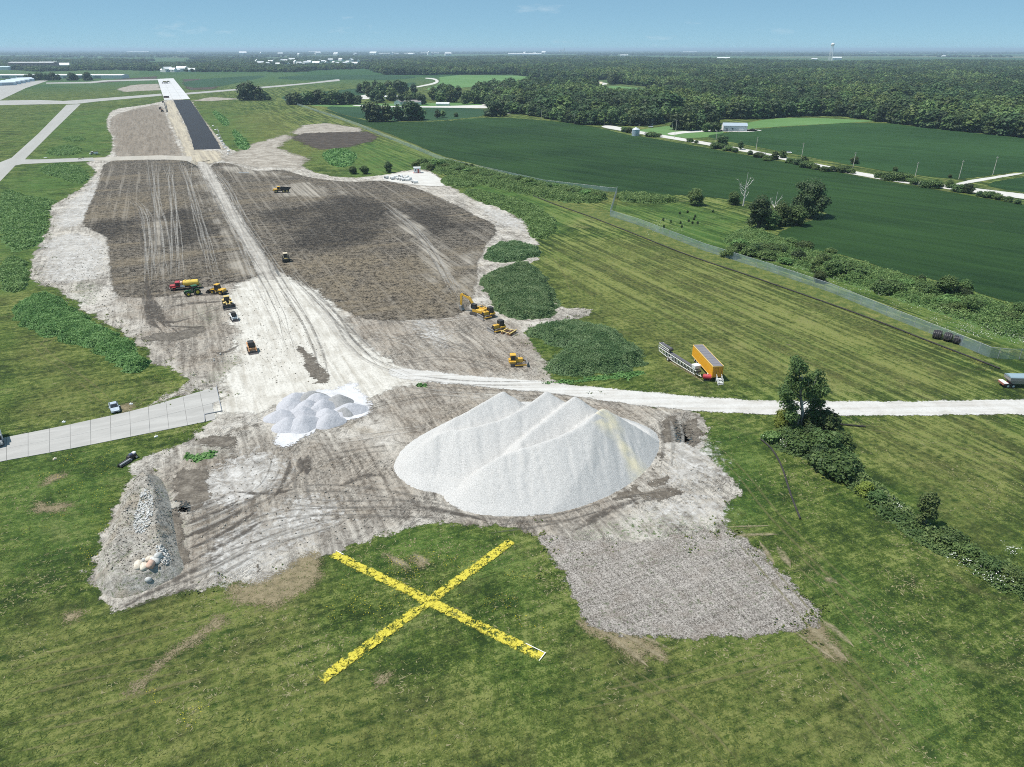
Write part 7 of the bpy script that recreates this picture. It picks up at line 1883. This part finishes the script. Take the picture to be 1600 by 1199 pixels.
# hangars and terminal, upper left
M_blue = paint('pale_blue_sheet', (.50, .60, .68), .45, .05)
for k in range(5):
    u, v = 8 + k * 7.5, 133.5 - k * 1.5
    t = house('hangar', u, v, 34, 30, 6, 2.6, .95, M_blue, paint('ribbed_blue_white_roof', (.56, .64, .70), .4, .05), 'pale blue hangar in the row at the upper left, ' + ['nearest', 'second', 'third', 'fourth', 'farthest'][k] + ' from the picture edge', 'hangar', 'row of hangars', [('door', M_groof, -11, 11, 0, 5)])
house('terminal_building', 70, 122.6, 430, 40, 8, 2.0, .0, M_wsid, M_wroof, 'very long low white-roofed warehouse behind the hangars', 'warehouse', None, [('door', M_grey, -180 + 40 * k, -160 + 40 * k, 0, 6) for k in range(9)])
house('brick_block', 55, 108.6, 170, 40, 24, 2.0, .0, paint('pink_brick', (.42, .27, .24), .85, .1), M_wroof, 'pinkish brick block of several storeys behind the white warehouse', 'apartment block', None, [('window', M_glass, -75 + 14 * (k % 11), -69 + 14 * (k % 11), 5 + 9 * (k // 11), 9 + 9 * (k // 11)) for k in range(22)])
house('white_house', 78, 108.2, 60, 30, 18, 8, .2, M_wsid, M_wroof, 'white gabled building at the right end of the brick block', 'house'); house('white_house', 99, 108, 50, 30, 14, 8, .4, M_wsid, M_wroof, 'white building among trees right of the brick block', 'house'); house('white_house', 4, 109.5, 70, 40, 10, 3, 0, M_wsid, M_blue, 'white roofed building at the far upper left picture edge', 'house')
for k, u in enumerate((16, 22, 40, 50, 60, 66, 74, 84, 92, 112, 120, 134, 138)):
    place_tree(['oak', 'broad', 'tall'][k % 3], u if u > 44 else u + 26, 126 - .1 * (k % 3), 9 + (k * 7) % 5, 'dark tree in the row between hangars and warehouse', 'trees beside the warehouse', wx=1.2)
# town houses, one building copied
proto = None
TOWN = [(u, v) for u, v in zip(np.r_[np.linspace(255, 300, 7), np.linspace(402, 560, 30), np.linspace(380, 700, 12), np.linspace(820, 850, 3)], np.r_[112.5 + .5 * np.sin(np.arange(7)), 100 + 3.5 * np.sin(np.arange(30) * 2.3), 87 + 1.5 * np.sin(np.arange(12) * 3.1), [85, 85.3, 84.8]])]
for k, (u, v) in enumerate(TOWN):
    if proto is None: proto = house('town_house', u, v, 16, 10, 6, 4, .3, M_wsid, M_wroof, None, 'house', None, [('window', M_glass, -5, -3, 2, 4), ('window', M_glass, 3, 5, 2, 4)]); t = proto
    else: t = copy_tree(proto)
    x, y = W(u, v); sc = 1.0 + .9 * ((k * 37) % 10) / 10; 
    if v < 90: sc *= 2.4
    t.location = (x, y, 3 if v < 108 else 0); t.rotation_euler = (0, 0, (k * 1.7) % 3.1 - .6); t.scale = (sc * 1.2, sc, sc)
    grp = 'white houses behind the far runway end' if k < 7 else ('white houses of the town' if k < 37 else 'pale buildings near the horizon')
    tag(t, {0: 'small white house beyond the far end of the runway', 1: 'small white house between the town trees', 2: 'pale distant building just below the horizon'}[0 if k < 7 else (1 if k < 37 else 2)], 'house', grp)
for k, (u, v, w, h, lab) in enumerate([(217, 82.2, 500, 16, 'wide white roofed factory on the horizon at the left'), (284, 81.5, 260, 16, 'smaller white factory right of the wide one on the horizon'), (492, 82, 300, 14, 'pale long warehouse on the horizon left of centre'), (608, 85, 300, 12, 'long white warehouse in the row near the horizon'), (640, 85, 160, 12, 'short white warehouse right of the long one'), (672, 84.5, 300, 12, 'white warehouse at the right end of the horizon row'),
                                 (820, 86.5, 420, 14, 'low white warehouse left of the grain elevator'), (975, 88.5, 80, 12, 'white farmhouse roof with green field behind it'), (1078, 82.5, 300, 14, 'white farmstead on the horizon right of the elevator'), (1152, 81.4, 360, 14, 'white buildings on the right horizon'), (1130, 93.6, 90, 12, 'white farm buildings on the woodland top at the right'), (1307, 94, 66, 14, 'round-roofed white hall behind the woodland'), (1300, 101.5, 70, 10, 'white farmhouse at the upper edge of the woodland'),
                                 (1272, 94, 40, 8, 'little white shed left of the round-roofed hall'), (1362, 81.8, 200, 12, 'white shed far right on the horizon'), (1487, 81.4, 260, 14, 'white barns on the horizon near the right edge'), (1476, 88.6, 60, 8, 'white roof in the fields near the right edge'), (1245, 101, 40, 8, 'grey-white house at the woodland rim')]):
    house('far_building', u, v, w, w * .25, h, h * .5, 0, M_wsid, M_wroof, lab, 'building', None, [('door', M_grey, -w * .2, -w * .1, 0, h * .7)], 1)
x, y = W(878, 83); t = empty('grain_elevator', (x, y, 0), 0, 'white grain elevator towers on the horizon right of the centre', 'grain elevator')
s_ = float(y) / FPX
for k in range(4): MB().cyl((k * 2.0 * s_ - 3 * s_, 0, 0), (k * 2.0 * s_ - 3 * s_, 0, 4.2 * s_), 1.0 * s_, n=16).build('silo', M_wsid, t)
MB().box(2.5 * s_, 4 * s_, -s_, s_, 0, 6.2 * s_).build('tower', M_wsid, t)
x, y = W(1297, 95); t = empty('water_tower', (x, y, 0), 0, 'pale water tower standing up above the right horizon', 'water tower'); s_ = float(y) / FPX
MB().loft([[(math.cos(a) * r * s_, math.sin(a) * r * s_, z * s_) for a in np.arange(12) * math.pi / 6] for r, z in ((.6, 18.6), (2.4, 19.8), (2.5, 21.4), (1.2, 22.8))]).build('tank', M_wroof, t)
for k in range(5): a = k * 1.257; MB().cyl((2.6 * s_ * math.cos(a), 2.6 * s_ * math.sin(a), 0), (1.9 * s_ * math.cos(a), 1.9 * s_ * math.sin(a), 19.8 * s_), .22 * s_, n=6).build('leg', M_wroof, t)
# parked vehicles by the country road
for k, (u, v, u2, lab, m) in enumerate([(1232, 239.5, 1236, 'white car parked off the country road behind the hedge', M_white), (1176, 203.5, 1184, 'dark car parked right of the white machine shed', M_black), (1017, 199, 1023, 'silver car parked by the small farmhouse', M_silver)]):
    t = machine('parked_car', lab, u, v, u2, v + .3, 'car')
    MB().loft([sect(-2.3, .72, .35, .8), sect(-1.3, .9, .22, 1.0), sect(1.2, .9, .22, .95), sect(2.3, .7, .35, .65)]).build('body', m, t); MB().loft([[(-1.75, -.78, .95), (-1.75, .78, .95), (1.15, .8, .93), (1.15, -.8, .93)], [(-1.0, -.62, 1.42), (-1.0, .62, 1.42), (.25, .64, 1.42), (.25, -.64, 1.42)]]).build('greenhouse', M_glass, t)
    for x in (1.4, -1.4): wheel(t, x, .82, .32, .22, None, 10); wheel(t, x, -.82, .32, .22, None, 10)
# ------------------------------------------------------------------ labels of look-alikes: say which one, counted from the left
ORD = 'first second third fourth fifth sixth seventh eighth ninth tenth eleventh twelfth thirteenth fourteenth fifteenth sixteenth seventeenth eighteenth nineteenth'.split()
TENS = {20: ('twentieth', 'twenty'), 30: ('thirtieth', 'thirty'), 40: ('fortieth', 'forty'), 50: ('fiftieth', 'fifty')}
def ordinal(n):
    if n < 20: return ORD[n - 1]
    t = n // 10 * 10
    return TENS[t][0] if n == t else TENS[t][1] + '-' + ORD[n - t - 1]
same = {}
for o in SC.objects:
    if o.parent is None and o.get('label'): same.setdefault(o['label'], []).append(o)
for lab, os_ in same.items():
    if 1 < len(os_) < 60:
        os_.sort(key=lambda o: PX(o.location.x, o.location.y)[0])
        for k, o in enumerate(os_):
            if len(lab.split()) <= 12: o['label'] = lab + ', ' + ordinal(k + 1) + ' from left'

# ------------------------------------------------------------------ air
hm = bpy.data.materials.new('haze_air'); hm.use_nodes = True
hm.node_tree.nodes.clear()
ho = hm.node_tree.nodes.new('ShaderNodeOutputMaterial'); hv = hm.node_tree.nodes.new('ShaderNodeVolumePrincipled')
hv.inputs['Color'].default_value = (.62, .82, 1.0, 1)
hv.inputs['Density'].default_value = 7.5e-5
hv.inputs['Anisotropy'].default_value = .1
hm.node_tree.links.new(hv.outputs[0], ho.inputs['Volume'])
hm.cycles.homogeneous_volume = True
a, b, c0, c1 = -46000, 46000, -1.0, 92.0
y0, y1 = -3200, 61000
haze = link_mesh('haze', [(a, y0, c0), (b, y0, c0), (b, y1, c0), (a, y1, c0), (a, y0, c1), (b, y0, c1), (b, y1, c1), (a, y1, c1)],
                 [(3, 2, 1, 0), (4, 5, 6, 7), (0, 1, 5, 4), (1, 2, 6, 5), (2, 3, 7, 6), (3, 0, 4, 7)], hm)
tag(haze, kind='stuff')
